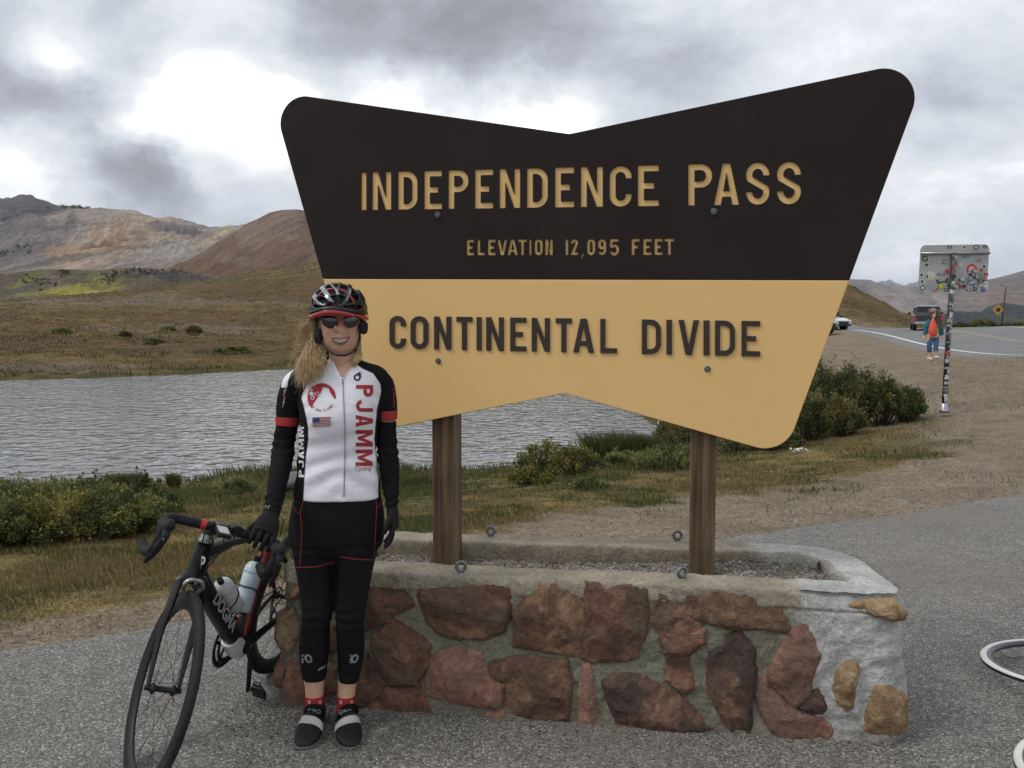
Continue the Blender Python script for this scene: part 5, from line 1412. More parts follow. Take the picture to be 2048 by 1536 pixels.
def build_bike(root, steer, tyre_side=None, accent=REDP, full=True, rimm=None):
    I4 = Matrix()
    ST = Matrix.Translation(HT) @ Matrix.Rotation(steer, 4, AX) @ Matrix.Translation(-HT)
    def part(name, bm, m, M=I4, smooth=True, label=None, parent=root):
        o = bm_obj(name, bm, m, parent, smooth)
        o.matrix_local = M
        if smooth: sharp_auto(o, 40)
        if label: o['label'] = label
        return o
    rimm = rimm or CARBON
    build_wheel('front_wheel', FH, ST, root, rimm, tyre_side)
    build_wheel('rear_wheel', RH, I4, root, rimm, tyre_side, rear=True, nsp=24)
    # frame
    HL = Vector((.812, 0, .690)); SC = BB + Vector((-.284, 0, .959)) * .475
    bm = bmesh.new()
    sweep(bm, spline([BB + Vector((-.005, 0, -.005)), BB.lerp(HL, .3), BB.lerp(HL, .7), HL + Vector((-.006, 0, .012))]), lerp_list([.040, .039, .037, .036], 19), lerp_list([.036, .031, .029, .027], 19), n=20, ref=(-.735, 0, .678), power=2.6)
    sweep(bm, spline([HL + Vector((.004, 0, -.01)), HL.lerp(HT, .3) + Vector((-.006, 0, 0)), HT + Vector((-.004, 0, -.012)), HT + AX * .002]), lerp_list([.040, .046, .040, .028], 19), lerp_list([.029, .027, .026, .024], 19), n=20, ref=(1, 0, 0), power=2.3)
    TT0 = HT + Vector((-.015, 0, -.036)); TT1 = SC + Vector((.012, 0, -.012))
    sweep(bm, spline([TT0, TT0.lerp(TT1, .33) + Vector((0, 0, .012)), TT0.lerp(TT1, .7) + Vector((0, 0, .006)), TT1]), lerp_list([.030, .021, .016, .017], 19), lerp_list([.026, .024, .019, .017], 19), n=18, ref=(0, 0, 1), power=2.4)
    # the curved, deep seat tube
    sweep(bm, spline([BB + Vector((.002, 0, 0)), BB.lerp(SC, .28) + Vector((.004, 0, 0)), BB.lerp(SC, .65) + Vector((.0, 0, 0)), SC]), lerp_list([.034, .030, .026, .024], 19), lerp_list([.030, .019, .016, .017], 19), n=18, ref=(1, 0, .3), power=2.3)
    lathe_bm(bm, [(0, -.043), (.026, -.043), (.027, -.035), (.027, .035), (.026, .043), (0, .043)], 24, Matrix.Translation(BB) @ Matrix.Rotation(math.pi / 2, 4, 'X'), cap=False)
    for s in (-1, 1):
        sweep(bm, spline([BB + Vector((-.02, s * .028, 0)), BB.lerp(RH, .35) + Vector((0, s * .040, .004)), BB.lerp(RH, .75) + Vector((0, s * .058, .004)), RH + Vector((.012, s * .066, 0))]), lerp_list([.024, .019, .014, .010], 19), lerp_list([.012, .010, .008, .006], 19), n=12, ref=(0, 0, 1))
        s0 = BB.lerp(SC, .86) + Vector((-.015, s * .012, 0))
        sweep(bm, spline([s0, s0.lerp(RH, .2) + Vector((-.012, s * .030, .008)), s0.lerp(RH, .62) + Vector((-.010, s * .044, .0)), RH + Vector((0, s * .066, .008))]), lerp_list([.017, .014, .011, .009], 19), lerp_list([.009, .008, .007, .006], 19), n=12, ref=(1, 0, .6))
    part('frame', bm, GLOSS)
    # painted parts of the frame
    if full:
        bm = bmesh.new()
        dvec = (SC - BB)
        for s in (1, -1):
            pts = [BB + dvec * t + Vector((.024 - .006 * t, s * (.0175 - .004 * t), .007)) for t in np.linspace(.03, .97, 14)]
            sweep(bm, pts, .0016, lerp_list([.014, .0135, .011, .009], 14), n=8, ref=(.75, s * .62, .25))
        part('seat_tube_stripe', bm, accent, label='red stripe down the seat tube')
        bm = bmesh.new()
        sweep(bm, [BB + Vector((-.012, 0, -.030)), BB + Vector((.012, 0, -.004)), BB + Vector((.046, 0, .036)), BB + Vector((.074, 0, .062))], [.036, .044, .0425, .0405], [.034, .0385, .0355, .0335], n=20, ref=(-.735, 0, .678), power=2.6)
        part('bottom_bracket_panel', bm, WHITEP, label='white painted panel round the bottom bracket')
        # lettering along the down tube
        d = (HL - BB).normalized(); up = Vector((-d.z, 0, d.x))
        def side_text(body, width, at, h, m, sx=1.0, s=1, upo=0.0, flip=False, off=.0):
            me = text_mesh(body, .05, off=off, width=width)
            ys = [v.co.y for v in me.vertices]; hh = max(ys) - min(ys)
            me.transform(Matrix.Diagonal((1, h / hh, 1, 1)))
            ex = (-d if not flip else d); ez = Vector((0, s, 0)); ey = ez.cross(ex)
            o = link('lettering', me, m, root, False)
            c = BB + d * at + up * upo + Vector((0, s * .0325, 0))
            o.matrix_local = Matrix(((ex.x, ey.x, ez.x, c.x), (ex.y, ey.y, ez.y, c.y), (ex.z, ey.z, ez.z, c.z), (0, 0, 0, 1)))
            return o
        side_text('DOGMA', .270, .300, .046, GREYL, off=.0012, upo=.004)
        side_text('DOGMA', .270, .300, .046, GREYL, s=-1, flip=True, off=.0012, upo=.004)
        # badge on the head tube
        me = text_mesh('P', .07, off=.001, shear=.35)
        o = link('head_badge', me, WHITEP, root, False)
        o.matrix_local = Matrix.Translation(HL.lerp(HT, .45) + Vector((.022, .022, 0))) @ Matrix.Rotation(R(60), 4, 'Z') @ Matrix.Rotation(math.pi / 2, 4, 'X') @ Matrix.Rotation(R(20), 4, 'Z')
    # fork (turns with the wheel)
    bm = bmesh.new()
    cr = HL - AX * .012
    sweep(bm, [cr + Vector((.002, -.047, -.022)), cr + Vector((.003, -.030, -.004)), cr + Vector((.004, 0, .004)), cr + Vector((.003, .030, -.004)), cr + Vector((.002, .047, -.022))], [.018, .022, .024, .022, .018], [.020, .024, .028, .024, .020], n=14, ref=(0, 0, 1))
    for s in (-1, 1):
        a = cr + Vector((.002, s * .045, -.018)); b = FH + Vector((0, s * .052, 0))
        sweep(bm, spline([a, a.lerp(b, .25) + Vector((.002, s * .006, 0)), a.lerp(b, .5) + Vector((-.013, s * .007, 0)), a.lerp(b, .78) + Vector((-.010, s * .003, 0)), b], 5), lerp_list([.027, .024, .020, .016, .010], 21), lerp_list([.013, .012, .010, .008, .006], 21), n=12, ref=(1, 0, .2))
    part('fork', bm, GLOSS, ST)
    bm = bmesh.new()
    lathe_bm(bm, [(.0235, 0), (.0245, .004), (.0245, .010), (.021, .013), (.0205, .030), (.0195, .031), (.0195, .045)], 24, Matrix.Translation(HT) @ AX.to_track_quat('Z', 'X').to_matrix().to_4x4())
    part('headset', bm, ALU if full else DMET, ST)
    BC = Vector((.859, 0, .895))           # middle of the handlebar
    SB = HT + AX * .052
    bm = bmesh.new()
    sweep(bm, [SB + Vector((-.012, 0, -.002)), SB + Vector((.02, 0, .001)), BC + Vector((-.025, 0, -.003)), BC + Vector((.018, 0, 0))], [.021, .018, .016, .021], [.019, .018, .017, .021], n=16, ref=(0, 0, 1), power=2.8)
    lathe_bm(bm, [(.0205, -.022), (.021, 0), (.021, .022), (.017, .026), (0, .026)], 20, Matrix.Translation(SB) @ AX.to_track_quat('Z', 'X').to_matrix().to_4x4(), cap=False)
    part('stem', bm, GLOSS, ST)
    # handlebar
    bm = bmesh.new()
    sweep(bm, [BC + Vector((0, y, 0)) for y in np.linspace(-.075, .075, 9)], .0152, n=14, ref=(0, 0, 1))
    part('handlebar', bm, GLOSS, ST)
    rings_r = []
    for s in (-1, 1):
        path = spline([BC + Vector(p) for p in ((0, s * .048, 0), (0, s * .11, 0), (.002, s * .155, .000), (.022, s * .184, -.003), (.060, s * .196, -.008), (.088, s * .198, -.030), (.093, s * .200, -.065), (.072, s * .203, -.102), (.030, s * .207, -.122), (-.012, s * .210, -.126), (-.040, s * .212, -.124))], 6)
        rad = [(.0170 if i % 3 else .0162) for i in range(len(path))]
        bm = bmesh.new(); sweep(bm, path, rad, n=14, ref=(0, 0, 1) if False else (0, s * .3, 1))
        lathe_bm(bm, [(.0165, 0), (.0175, .004), (.015, .009), (0, .010)], 16, Matrix.Translation(path[-1]) @ Vector((-1, 0, .05)).to_track_quat('Z', 'X').to_matrix().to_4x4(), cap=False)
        part('bar_tape', bm, TAPE, ST)
        if full:
            bm = bmesh.new(); sweep(bm, [BC + Vector((0, s * .047, 0)), BC + Vector((0, s * .066, 0))], .0185, n=18, ref=(0, 0, 1)); part('tape_band', bm, REDR, ST, label='red band at the end of the tape')
        bm = bmesh.new()
        h0 = BC + Vector((.055, s * .195, -.006))
        sweep(bm, spline([h0 + Vector((-.012, 0, -.004)), h0 + Vector((.015, 0, .006)), h0 + Vector((.048, s * -.001, .012)), h0 + Vector((.075, s * -.002, .030)), h0 + Vector((.088, s * -.002, .040))], 5),
              lerp_list([.015, .021, .021, .021, .010], 21), lerp_list([.017, .019, .0185, .018, .010], 21), n=16, ref=(0, 0, 1))
        part('brake_hood', bm, RUBBER, ST)
        bm = bmesh.new()
        l0 = h0 + Vector((.078, s * .0, .010))
        sweep(bm, spline([l0, l0 + Vector((.012, s * .003, -.022)), l0 + Vector((.004, s * .010, -.070)), l0 + Vector((-.018, s * .018, -.112)), l0 + Vector((-.026, s * .022, -.130))], 5), lerp_list([.010, .009, .007, .006, .005], 21), lerp_list([.014, .0125, .011, .010, .006], 21), n=12, ref=(1, 0, 0))
        sweep(bm, [l0 + Vector((-.010, 0, -.01)), l0 + Vector((-.006, s * .004, -.040)), l0 + Vector((-.018, s * .010, -.075))], [.008, .008, .005], [.006, .008, .010], n=10, ref=(1, 0, 0))
        part('brake_lever', bm, CARBON, ST)
        if full:
            me = text_mesh('ULTEGRA', .012, off=.0002, width=.055)
            o = link('lever_lettering', me, GREYL, root, False)
            c = l0 + Vector((.010, s * .008, -.045))
            ex = Vector((-.25, .10 * s, -1)).normalized(); ez = Vector((.9, .42 * s, 0)).normalized(); ez = (ez - ex * ez.dot(ex)).normalized(); ey = ez.cross(ex)
            c = c + ez * .0045
            o.matrix_local = ST @ Matrix(((ex.x, ey.x, ez.x, c.x), (ex.y, ey.y, ez.y, c.y), (ex.z, ey.z, ez.z, c.z), (0, 0, 0, 1)))
    # brakes
    for nm, base, Mx, fw in (('front_brake', cr + Vector((.030, 0, -.002)), ST, 1), ('rear_brake', BB.lerp(SC, .86) + Vector((-.045, 0, -.005)), I4, -1)):
        bm = bmesh.new()
        for s in (-1, 1):
            sweep(bm, spline([base + Vector((fw * .006, s * -.012, .014)), base + Vector((fw * .010, s * .016, .012)), base + Vector((fw * .008, s * .033, -.008)), base + Vector((fw * .0, s * .026, -.034)), base + Vector((fw * -.002, s * .020, -.046))], 4), lerp_list([.006, .008, .008, .006, .005], 17), lerp_list([.006, .009, .008, .006, .005], 17), n=10, ref=(1, 0, 0))
            box_bm(bm, base + Vector((fw * -.004, s * .0145, -.045)), (.016, .004, .005))
        sweep(bm, [base + Vector((-fw * .02, 0, .006)), base + Vector((fw * .016, 0, .006))], .006, n=10, ref=(0, 0, 1))
        part(nm, bm, ALU if fw > 0 else DMET, Mx)
    # seatpost and saddle
    bm = bmesh.new()
    SD = Vector((-.284, 0, .959)); top = SC + SD * .165
    sweep(bm, [SC - SD * .03, SC + SD * .02, top], [.017, .0155, .015], [.0125, .011, .011], n=14, ref=(1, 0, .3))
    sweep(bm, [top + Vector((-.03, 0, .0)), top + Vector((.035, 0, .006))], .011, .013, n=10, ref=(0, 0, 1))
    for s in (-1, 1): sweep(bm, spline([top + Vector((-.105, s * .018, .028)), top + Vector((-.05, s * .022, .010)), top + Vector((.05, s * .020, .010)), top + Vector((.125, s * .008, .026))], 4), .0036, n=8)
    part('seatpost', bm, CARBON)
    bm = bmesh.new()
    L0 = top + Vector((0, 0, .036)); n = 24; st = []
    for t, hw, dz in ((-.150, .030, .012), (-.145, .060, .013), (-.115, .069, .010), (-.07, .060, .006), (-.02, .038, .003), (.04, .024, .002), (.09, .019, .000), (.125, .016, -.006), (.140, .008, -.014)):
        ring = []
        for j in range(n):
            a = 2 * math.pi * j / n; c, s = math.cos(a), math.sin(a)
            zz = (.006 * s if s > 0 else .022 * s * (1 if abs(c) > .5 else .75)) + dz - .010 * (abs(c) ** 3)
            ring.append(bm.verts.new(L0 + Vector((t, hw * c, zz))))
        st.append(ring)
    for a, b in zip(st, st[1:]):
        for j in range(n): bm.faces.new((a[j], a[(j + 1) % n], b[(j + 1) % n], b[j]))
    bm.faces.new(st[0]); bm.faces.new(st[-1][::-1])
    part('saddle', bm, SADDLEM)
    # drivetrain
    bm = bmesh.new(); RYm = Matrix.Translation(BB) @ Matrix.Rotation(math.pi / 2, 4, 'X')
    for rr, y0 in ((.102, .050), (.080, .043)):
        nT = 50 if rr > .09 else 39
        for i in range(nT * 2):
            pass
        ring0 = []; ring1 = []; in0 = []; in1 = []
        for i in range(nT * 2):
            a = 2 * math.pi * i / (nT * 2); q = rr + (.0035 if i % 2 else -.0015)
            for lst, r_, y in ((ring0, q, y0 - .0012), (ring1, q, y0 + .0012), (in0, rr - .018, y0 - .0012), (in1, rr - .018, y0 + .0012)):
                lst.append(bm.verts.new(RYm @ Vector((r_ * math.cos(a), r_ * math.sin(a), y))))
        m = nT * 2
        for i in range(m):
            j = (i + 1) % m
            bm.faces.new((ring0[i], ring0[j], ring1[j], ring1[i])); bm.faces.new((in0[j], in0[i], in1[i], in1[j]))
            bm.faces.new((ring0[j], ring0[i], in0[i], in0[j])); bm.faces.new((ring1[i], ring1[j], in1[j], in1[i]))
    for k in range(5):
        a = 2 * math.pi * k / 5 + .3
        sweep(bm, [RYm @ Vector((.012 * math.cos(a), .012 * math.sin(a), .050)), RYm @ Vector((.088 * math.cos(a), .088 * math.sin(a), .048))], .008, .004, n=8, ref=(0, 1, 0) if False else (0, 0, 1))
    part('chainring', bm, CARBON)
    for s, ang in ((1, -92), (-1, 88)) if full else ((1, 0), (-1, 180)):
        dr = Vector((math.cos(R(ang)), 0, math.sin(R(ang)))); b0 = BB + Vector((0, s * .060, 0)); e0 = BB + Vector((0, s * .072, 0)) + dr * .170
        bm = bmesh.new(); sweep(bm, spline([b0 - dr * .016, b0, b0.lerp(e0, .5), e0, e0 + dr * .013], 4), lerp_list([.012, .017, .013, .012, .008], 17), lerp_list([.008, .011, .009, .008, .006], 17), n=12, ref=(-dr.z, 0, dr.x))
        sweep(bm, [BB + Vector((0, s * .03, 0)), BB + Vector((0, s * .068, 0))], .013, n=14, ref=(0, 0, 1))
        part('crank_arm', bm, CARBON)
        bm = bmesh.new(); pc = e0 + Vector((0, s * .050, 0))
        sweep(bm, [e0, pc + Vector((0, s * .03, 0))], .0065, n=10, ref=(0, 0, 1))
        T_ = Matrix.Translation(pc) @ Matrix.Rotation(R(-55 if s > 0 else 20), 4, 'Y')
        box_bm(bm, (.0, 0, 0), (.022, .027, .008), T_, .003)
        for q in (-1, 1): box_bm(bm, (.0, q * .024, -.004), (.036, .004, .006), T_, .002)
        box_bm(bm, (.038, 0, .0), (.004, .022, .008), T_, .002); box_bm(bm, (-.036, 0, 0.004), (.004, .018, .010), T_, .002)
        torus_bm(bm, .021, .003, 20, 6, T_ @ Matrix.Translation((.050, 0, .002)) @ Matrix.Scale(.8, 4, (0, 1, 0)))
        part('pedal', bm, DMET)
    bm = bmesh.new()
    y = -.049
    up0, dn0 = BB + Vector((.0, y, .101)), BB + Vector((.0, y, -.101)); up1, dn1 = RH + Vector((0, y, .040)), RH + Vector((.02, y, -.125))
    ch = [up1, up0] + [BB + Vector((.103 * math.sin(R(a)), y, .103 * math.cos(R(a)))) for a in range(0, 181, 15)] + [dn0, dn1, dn1 + Vector((-.03, 0, -.01)), dn1 + Vector((-.035, 0, .03)), RH + Vector((.02, y, -.055)), RH + Vector((-.035, y, -.03)), RH + Vector((-.04, y, .01)), up1]
    sweep(bm, ch, .0042, .0030, n=6, ref=(0, 1, 0) if False else (.01, 0, 1))
    part('chain', bm, DMET)
    bm = bmesh.new()
    sweep(bm, spline([RH + Vector((0, -.066, -.01)), RH + Vector((.0, -.072, -.045)), RH + Vector((.015, -.060, -.075)), dn1 + Vector((0, -.006, 0))], 4), .009, .007, n=10)
    for c in (RH + Vector((.022, y, -.068)), dn1 + Vector((-.01, 0, .005))): lathe_bm(bm, [(.003, -.004), (.014, -.003), (.014, .003), (.003, .004)], 14, Matrix.Translation(c) @ Matrix.Rotation(math.pi / 2, 4, 'X'))
    part('rear_derailleur', bm, DMET)
    # cables
    for pts, Mx in (([BC + Vector((.015, .05, .004)), BC + Vector((.045, .055, -.03)), HT + Vector((.055, .035, -.02)), HT + Vector((.028, .02, -.07))], ST), ([BC + Vector((.015, -.05, .004)), BC + Vector((.05, -.05, -.035)), HT + Vector((.060, -.02, -.05)), HT + Vector((.028, -.018, -.09))], ST),
                    ([SC + Vector((.07, 0, .014)), SC + Vector((.0, .006, .055)), SC + Vector((-.075, .004, .028)), SC + Vector((-.062, .01, -.045))], I4), ([BC + Vector((.018, .02, .0)), BC + Vector((.06, .018, -.05)), cr + Vector((.055, .012, .06)), cr + Vector((.040, .016, .014))], ST)):
        bm = bmesh.new(); sweep(bm, spline(pts, 8), .0024, n=8); part('cable', bm, CARBON, Mx)
    if full:
        # bottle cages
        d = (HL - BB).normalized(); up = Vector((-d.z, 0, d.x))
        BM = []
        for base, ax_, off, m_ in ((BB + d * .285, d, up * .078, CARBON), (BB + Vector((-.284, 0, .959)) * .235, Vector((-.284, 0, .959)), Vector((.959, 0, .284)) * .064, CARBON)):
            c = base + off; X_ = off.normalized(); Y_ = Vector((0, 1, 0))
            BM.append((c, ax_, X_))
            bm = bmesh.new()
            for s in (-1, 1):
                sweep(bm, spline([c - ax_ * .085 - X_ * .040 + Y_ * s * .008, c - ax_ * .04 - X_ * .038 + Y_ * s * .012, c - ax_ * .01 - X_ * .015 + Y_ * s * .036, c + ax_ * .004 + X_ * .02 + Y_ * s * .034, c + ax_ * .006 + X_ * .039 + Y_ * s * .006, c + ax_ * .006 + X_ * .039], 4), .0028, n=8, ref=(0, 1, 0) if False else ax_)
                sweep(bm, spline([c - ax_ * .085 - X_ * .040 + Y_ * s * .008, c - ax_ * .099 - X_ * .015 + Y_ * s * .016, c - ax_ * .099 + X_ * .018 + Y_ * s * .012, c - ax_ * .085 + X_ * .036 + Y_ * s * .004], 4), .0028, n=8)
            sweep(bm, [c - ax_ * .09 - X_ * .041, c + ax_ * .02 - X_ * .041], .003, .011, n=8, ref=X_)
            part('bottle_cage', bm, m_)
        # computer and light on the bar
        bm = bmesh.new(); box_bm(bm, BC + Vector((.058, .0, .012)), (.040, .024, .007), bev=.004)
        box_bm(bm, BC + Vector((.030, 0, .004)), (.03, .006, .003)); cmp_ = part('cycle_computer', bm, CARBON, ST, label='cycle computer mounted in front of the stem')
        bm = bmesh.new(); box_bm(bm, BC + Vector((.056, .0, .0196)), (.028, .018, .0005)); o = bm_obj('screen', bm, SCREEN, cmp_, False)
        bm = bmesh.new(); box_bm(bm, BC + Vector((.012, .060, .014)), (.014, .015, .016), bev=.005); torus_bm(bm, .0165, .003, 20, 6, Matrix.Translation(BC + Vector((0, .06, 0))) @ Matrix.Rotation(math.pi / 2, 4, 'X')); part('bar_light', bm, CARBON, ST)
        for q in (-.026, .026):
            bm = bmesh.new(); box_bm(bm, BC + Vector((.012, q, .004)), (.016, .007, .018), bev=.003); lathe_bm(bm, [(.004, 0), (.004, .004), (0, .0045)], 10, Matrix.Translation(BC + Vector((.016, q, .022))), cap=False); part('stem_clamp', bm, GLOSS, ST)
        # saddle bag under the saddle
        return BM
    return None
BQ = dict(X=-1.0614, Y=3.8055, hd=-.2283, ln=-.198, st=.7758, s=.9901)
def bike_matrix(q):
    hd = q['hd']; fx = Vector((math.sin(hd), -math.cos(hd), 0)); ly = Vector((math.cos(hd), math.sin(hd), 0))
    H = Matrix(((fx.x, ly.x, 0, q['X']), (fx.y, ly.y, 0, q['Y']), (0, 0, 1, 0), (0, 0, 0, 1)))
    return H @ Matrix.Rotation(q['ln'], 4, 'X') @ Matrix.Scale(q['s'], 4)
BIKE_M = bike_matrix(BQ)
bike = empty('bicycle', (0, 0, 0), 'black road bicycle with red seat tube stripe and two bottles, held upright by the cyclist', 'bicycle')
bike.matrix_world = BIKE_M
CAGES = build_bike(bike, BQ['st'])
def bottle(c, ax_, X_, label, m, printm, txt=None, nozzle=True):
    root = empty('water_bottle', (0, 0, 0), label, 'bottle', 'bottles in the bicycle cages')
    Z = ax_.normalized(); Xv = X_.normalized(); Yv = Z.cross(Xv)
    root.matrix_world = BIKE_M @ Matrix(((Xv.x, Yv.x, Z.x, c.x), (Xv.y, Yv.y, Z.y, c.y), (Xv.z, Yv.z, Z.z, c.z), (0, 0, 0, 1)))
    bm = bmesh.new(); lathe_bm(bm, [(0, -.093), (.033, -.093), (.0365, -.088), (.0365, -.02), (.0345, -.008), (.0345, .0), (.0365, .012), (.0365, .058), (.034, .062)], 32, cap=False); bm_obj('flask', bm, m, root)
    bm = bmesh.new(); lathe_bm(bm, [(.034, .060), (.0375, .062), (.0375, .070), (.035, .084), (.027, .098), (.017, .105), (.012, .107)], 32, cap=False); bm_obj('cap', bm, m, root)
    bm = bmesh.new(); lathe_bm(bm, [(.012, .105), (.012, .112), (.0105, .114), (.0125, .118), (.0125, .126), (.010, .130), (.004, .130), (.003, .122)], 20, cap=False); bm_obj('nozzle', bm, RUBBER, root)
    if txt:
        # slanting printed stripes round the flask
        bm = bmesh.new()
        for k in range(4):
            a0 = -.9 + k * .55
            for i in range(8):
                z0 = .044 - i * .011; z1 = z0 - .011; s0 = a0 + i * .07; s1 = a0 + (i + 1) * .07
                r_ = .0369
                q = [bm.verts.new((r_ * math.cos(s), r_ * math.sin(s), z)) for s, z in ((s0, z0), (s0 + .26, z0), (s1 + .26, z1), (s1, z1))]
                bm.faces.new(q)
        bm_obj('print', bm, printm, root, recalc=False)
    return root
c, a_, x_ = CAGES[0]; bottle(c, a_, x_, 'frosted white water bottle with grey print in the down tube cage', BOTT, CLEARP, True)
c, a_, x_ = CAGES[1]; bottle(c, a_, x_, 'pale bluish water bottle in the seat tube cage of the black bicycle', BOTTB, REDP)

# the second bicycle, lying on the pavement at the right edge
C2 = Vector((1.985, 2.67, .110)); C1 = Vector((2.345, 3.545, .110))
b2 = empty('bicycle', (0, 0, 0), 'bicycle with white walled tyres lying on the pavement at the right edge', 'bicycle')
xa = (C1 - C2).normalized(); ya = Vector((.0, .17, 1)); ya = (ya - xa * ya.dot(xa)).normalized(); za = xa.cross(ya)
o_ = C2 - za * .336
b2.matrix_world = Matrix(((xa.x, ya.x, za.x, o_.x), (xa.y, ya.y, za.y, o_.y), (xa.z, ya.z, za.z, o_.z), (0, 0, 0, 1)))
build_bike(b2, -.05, tyre_side=GUM, full=False, rimm=RIMG)
# ================================================================== the cyclist
def proj(v):
    x, y, z = v[0], v[1], v[2] - CH
    d = y * _cp - z * _sp; u = y * _sp + z * _cp
    return 1024 + CF * x / d, 768 - CF * u / d
def proj_np(V):
    x, y, z = V[:, 0], V[:, 1], V[:, 2] - CH
    d = y * _cp - z * _sp; u = y * _sp + z * _cp
    return 1024 + CF * x / d, 768 - CF * u / d
def mpp(Y): return Y / CF                  # metres per photo pixel, nearly
def fuse(name, bm, voxel, smooth=6, fac=.5):
    bmesh.ops.recalc_face_normals(bm, faces=bm.faces)
    me = bpy.data.meshes.new('tmp'); bm.to_mesh(me); bm.free()
    o = bpy.data.objects.new('tmp', me); COL.objects.link(o)
    m = o.modifiers.new('r', 'REMESH'); m.mode = 'VOXEL'; m.voxel_size = voxel; m.adaptivity = 0
    if smooth: s = o.modifiers.new('s', 'SMOOTH'); s.factor = fac; s.iterations = smooth
    dg = bpy.context.evaluated_depsgraph_get()
    out = bpy.data.meshes.new_from_object(o.evaluated_get(dg)); out.name = name
    bpy.data.objects.remove(o); bpy.data.meshes.remove(me)
    return out
def vco(me):
    a = np.empty(len(me.vertices) * 3, np.float32); me.vertices.foreach_get('co', a); return a.reshape(-1, 3).astype(float)
def vno(me):
    a = np.empty(len(me.vertices) * 3, np.float32); me.vertices.foreach_get('normal', a); return a.reshape(-1, 3).astype(float)
def set_co(me, V): me.vertices.foreach_set('co', np.ascontiguousarray(V, np.float32).ravel()); me.update()
def bvh_of(me):
    return BVHTree.FromPolygons([v.co.copy() for v in me.vertices], [tuple(p.vertices) for p in me.polygons])
def surf(bvh, px, py, off=.0012):
    d = ray(px, py).normalized(); h = bvh.ray_cast(Vector((0, 0, CH)), d)
    if h[0] is None: return None
    n = h[1]
    if n.dot(d) > 0: n = -n
    return h[0] + n * off
def ringloft(bm, rings, n=40, power=2.3):
    """rings: (xc, yf, yb, z, halfwidth): an oval section whose front and back depths differ"""
    R_ = []
    for (xc, y0, f, b, z, hw, dz) in rings:
        ring = []
        for j in range(n):
            a = 2 * math.pi * j / n; c, s = math.cos(a), math.sin(a)
            c2 = math.copysign(abs(c) ** (2 / power), c); s2 = math.copysign(abs(s) ** (2 / power), s)
            ring.append(bm.verts.new((xc + hw * c2, y0 + (b * s2 if s > 0 else f * s2), z + dz * s)))
        R_.append(ring)
    for a, b in zip(R_, R_[1:]):
        for j in range(n): bm.faces.new((a[j], a[(j + 1) % n], b[(j + 1) % n], b[j]))
    bm.faces.new(R_[0]); bm.faces.new(R_[-1][::-1])
Y0 = 3.25
def rows(tab, y0=Y0, grow=0.0, k=5):
    """tab: (py, xl, xr, front, back) with photo pixels; smooth interpolation between rows"""
    T_ = np.array(tab, float); q = catmull([tuple(r) for r in T_], k)
    out = []
    for py, xl, xr, f, b in q:
        z = P(676, py, y0).z; x0 = P(xl, py, y0).x; x1 = P(xr, py, y0).x
        out.append(((x0 + x1) / 2, y0, f + grow, b + grow, z, (x1 - x0) / 2 + grow, 0))
    return out
TORSO = [(716, 664, 712, .045, .060), (724, 650, 730, .050, .070), (731, 626, 755, .056, .080), (740, 604, 770, .066, .090), (752, 592, 776, .078, .098), (780, 597, 768, .098, .10), (802, 598, 765, .112, .098), (828, 601, 760, .122, .095),
         (846, 603, 757, .117, .092), (868, 601, 754, .100, .088), (890, 599, 752, .091, .086), (915, 597, 753, .090, .088), (945, 594, 756, .095, .093), (975, 590, 759, .100, .098)]
JERSEY = TORSO + [(994, 588, 762, .103, .101)]
HIPS = [(970, 594, 757, .092, .092), (995, 589, 762, .096, .102), (1020, 583, 767, .098, .113), (1045, 579, 768, .098, .120), (1070, 577, 768, .094, .120), (1092, 582, 762, .084, .108), (1110, 602, 742, .062, .085), (1128, 628, 712, .035, .055)]
def limb(bm, pts, n=24, k=6, grow=0.0, power=2.15, ref=(0, -1, 0)):
    """pts: (px, py, Y, half width across in px, half depth in m)"""
    L = [(*P(a, b, Y), w * mpp(Y), d) for a, b, Y, w, d in pts]
    q = catmull(L, k)
    sweep(bm, [Vector(r[:3]) for r in q], [r[4] + grow for r in q], [r[3] + grow for r in q], n=n, ref=ref, power=power)
ARM_R = [(604, 760, 3.26, 25, .046), (590, 770, 3.26, 24.5, .050), (579, 800, 3.265, 23.5, .048), (575, 842, 3.27, 22, .044)]
ARM_R2 = [(575, 846, 3.27, 21.5, .042), (569, 880, 3.27, 21.5, .040), (566, 905, 3.255, 22, .042), (560, 940, 3.20, 20, .040), (552, 980, 3.14, 17.5, .034), (544, 1014, 3.09, 15.5, .028), (542, 1028, 3.07, 15, .026)]
ARM_L = [(748, 760, 3.27, 24, .045), (765, 768, 3.28, 21.5, .047), (774, 798, 3.285, 18.5, .045), (775, 832, 3.29, 18, .043)]
ARM_L2 = [(774, 842, 3.29, 18, .041), (773, 868, 3.29, 19.5, .040), (775, 898, 3.285, 20.5, .041), (779, 940, 3.265, 19.5, .038), (782, 978, 3.24, 16, .032), (784, 1006, 3.22, 12.5, .027), (784, 1014, 3.215, 12, .025)]
LEG_R = [(627, 1068, 3.265, 46, .098), (628, 1105, 3.262, 42, .092), (631, 1140, 3.258, 38, .084), (634, 1180, 3.25, 34.5, .074), (635, 1218, 3.235, 32, .064), (631, 1250, 3.235, 29, .058), (629, 1288, 3.255, 31, .060), (628, 1320, 3.262, 28.5, .055), (628, 1356, 3.265, 24.5, .046)]
LEG_L = [(719, 1068, 3.265, 46, .098), (713, 1105, 3.262, 41, .092), (709, 1140, 3.258, 37, .084), (705, 1180, 3.25, 34, .074), (701, 1218, 3.235, 30.5, .064), (700, 1250, 3.235, 28.5, .058), (702, 1288, 3.255, 28, .060), (701, 1320, 3.262, 26, .055), (697, 1360, 3.265, 20.8, .045)]
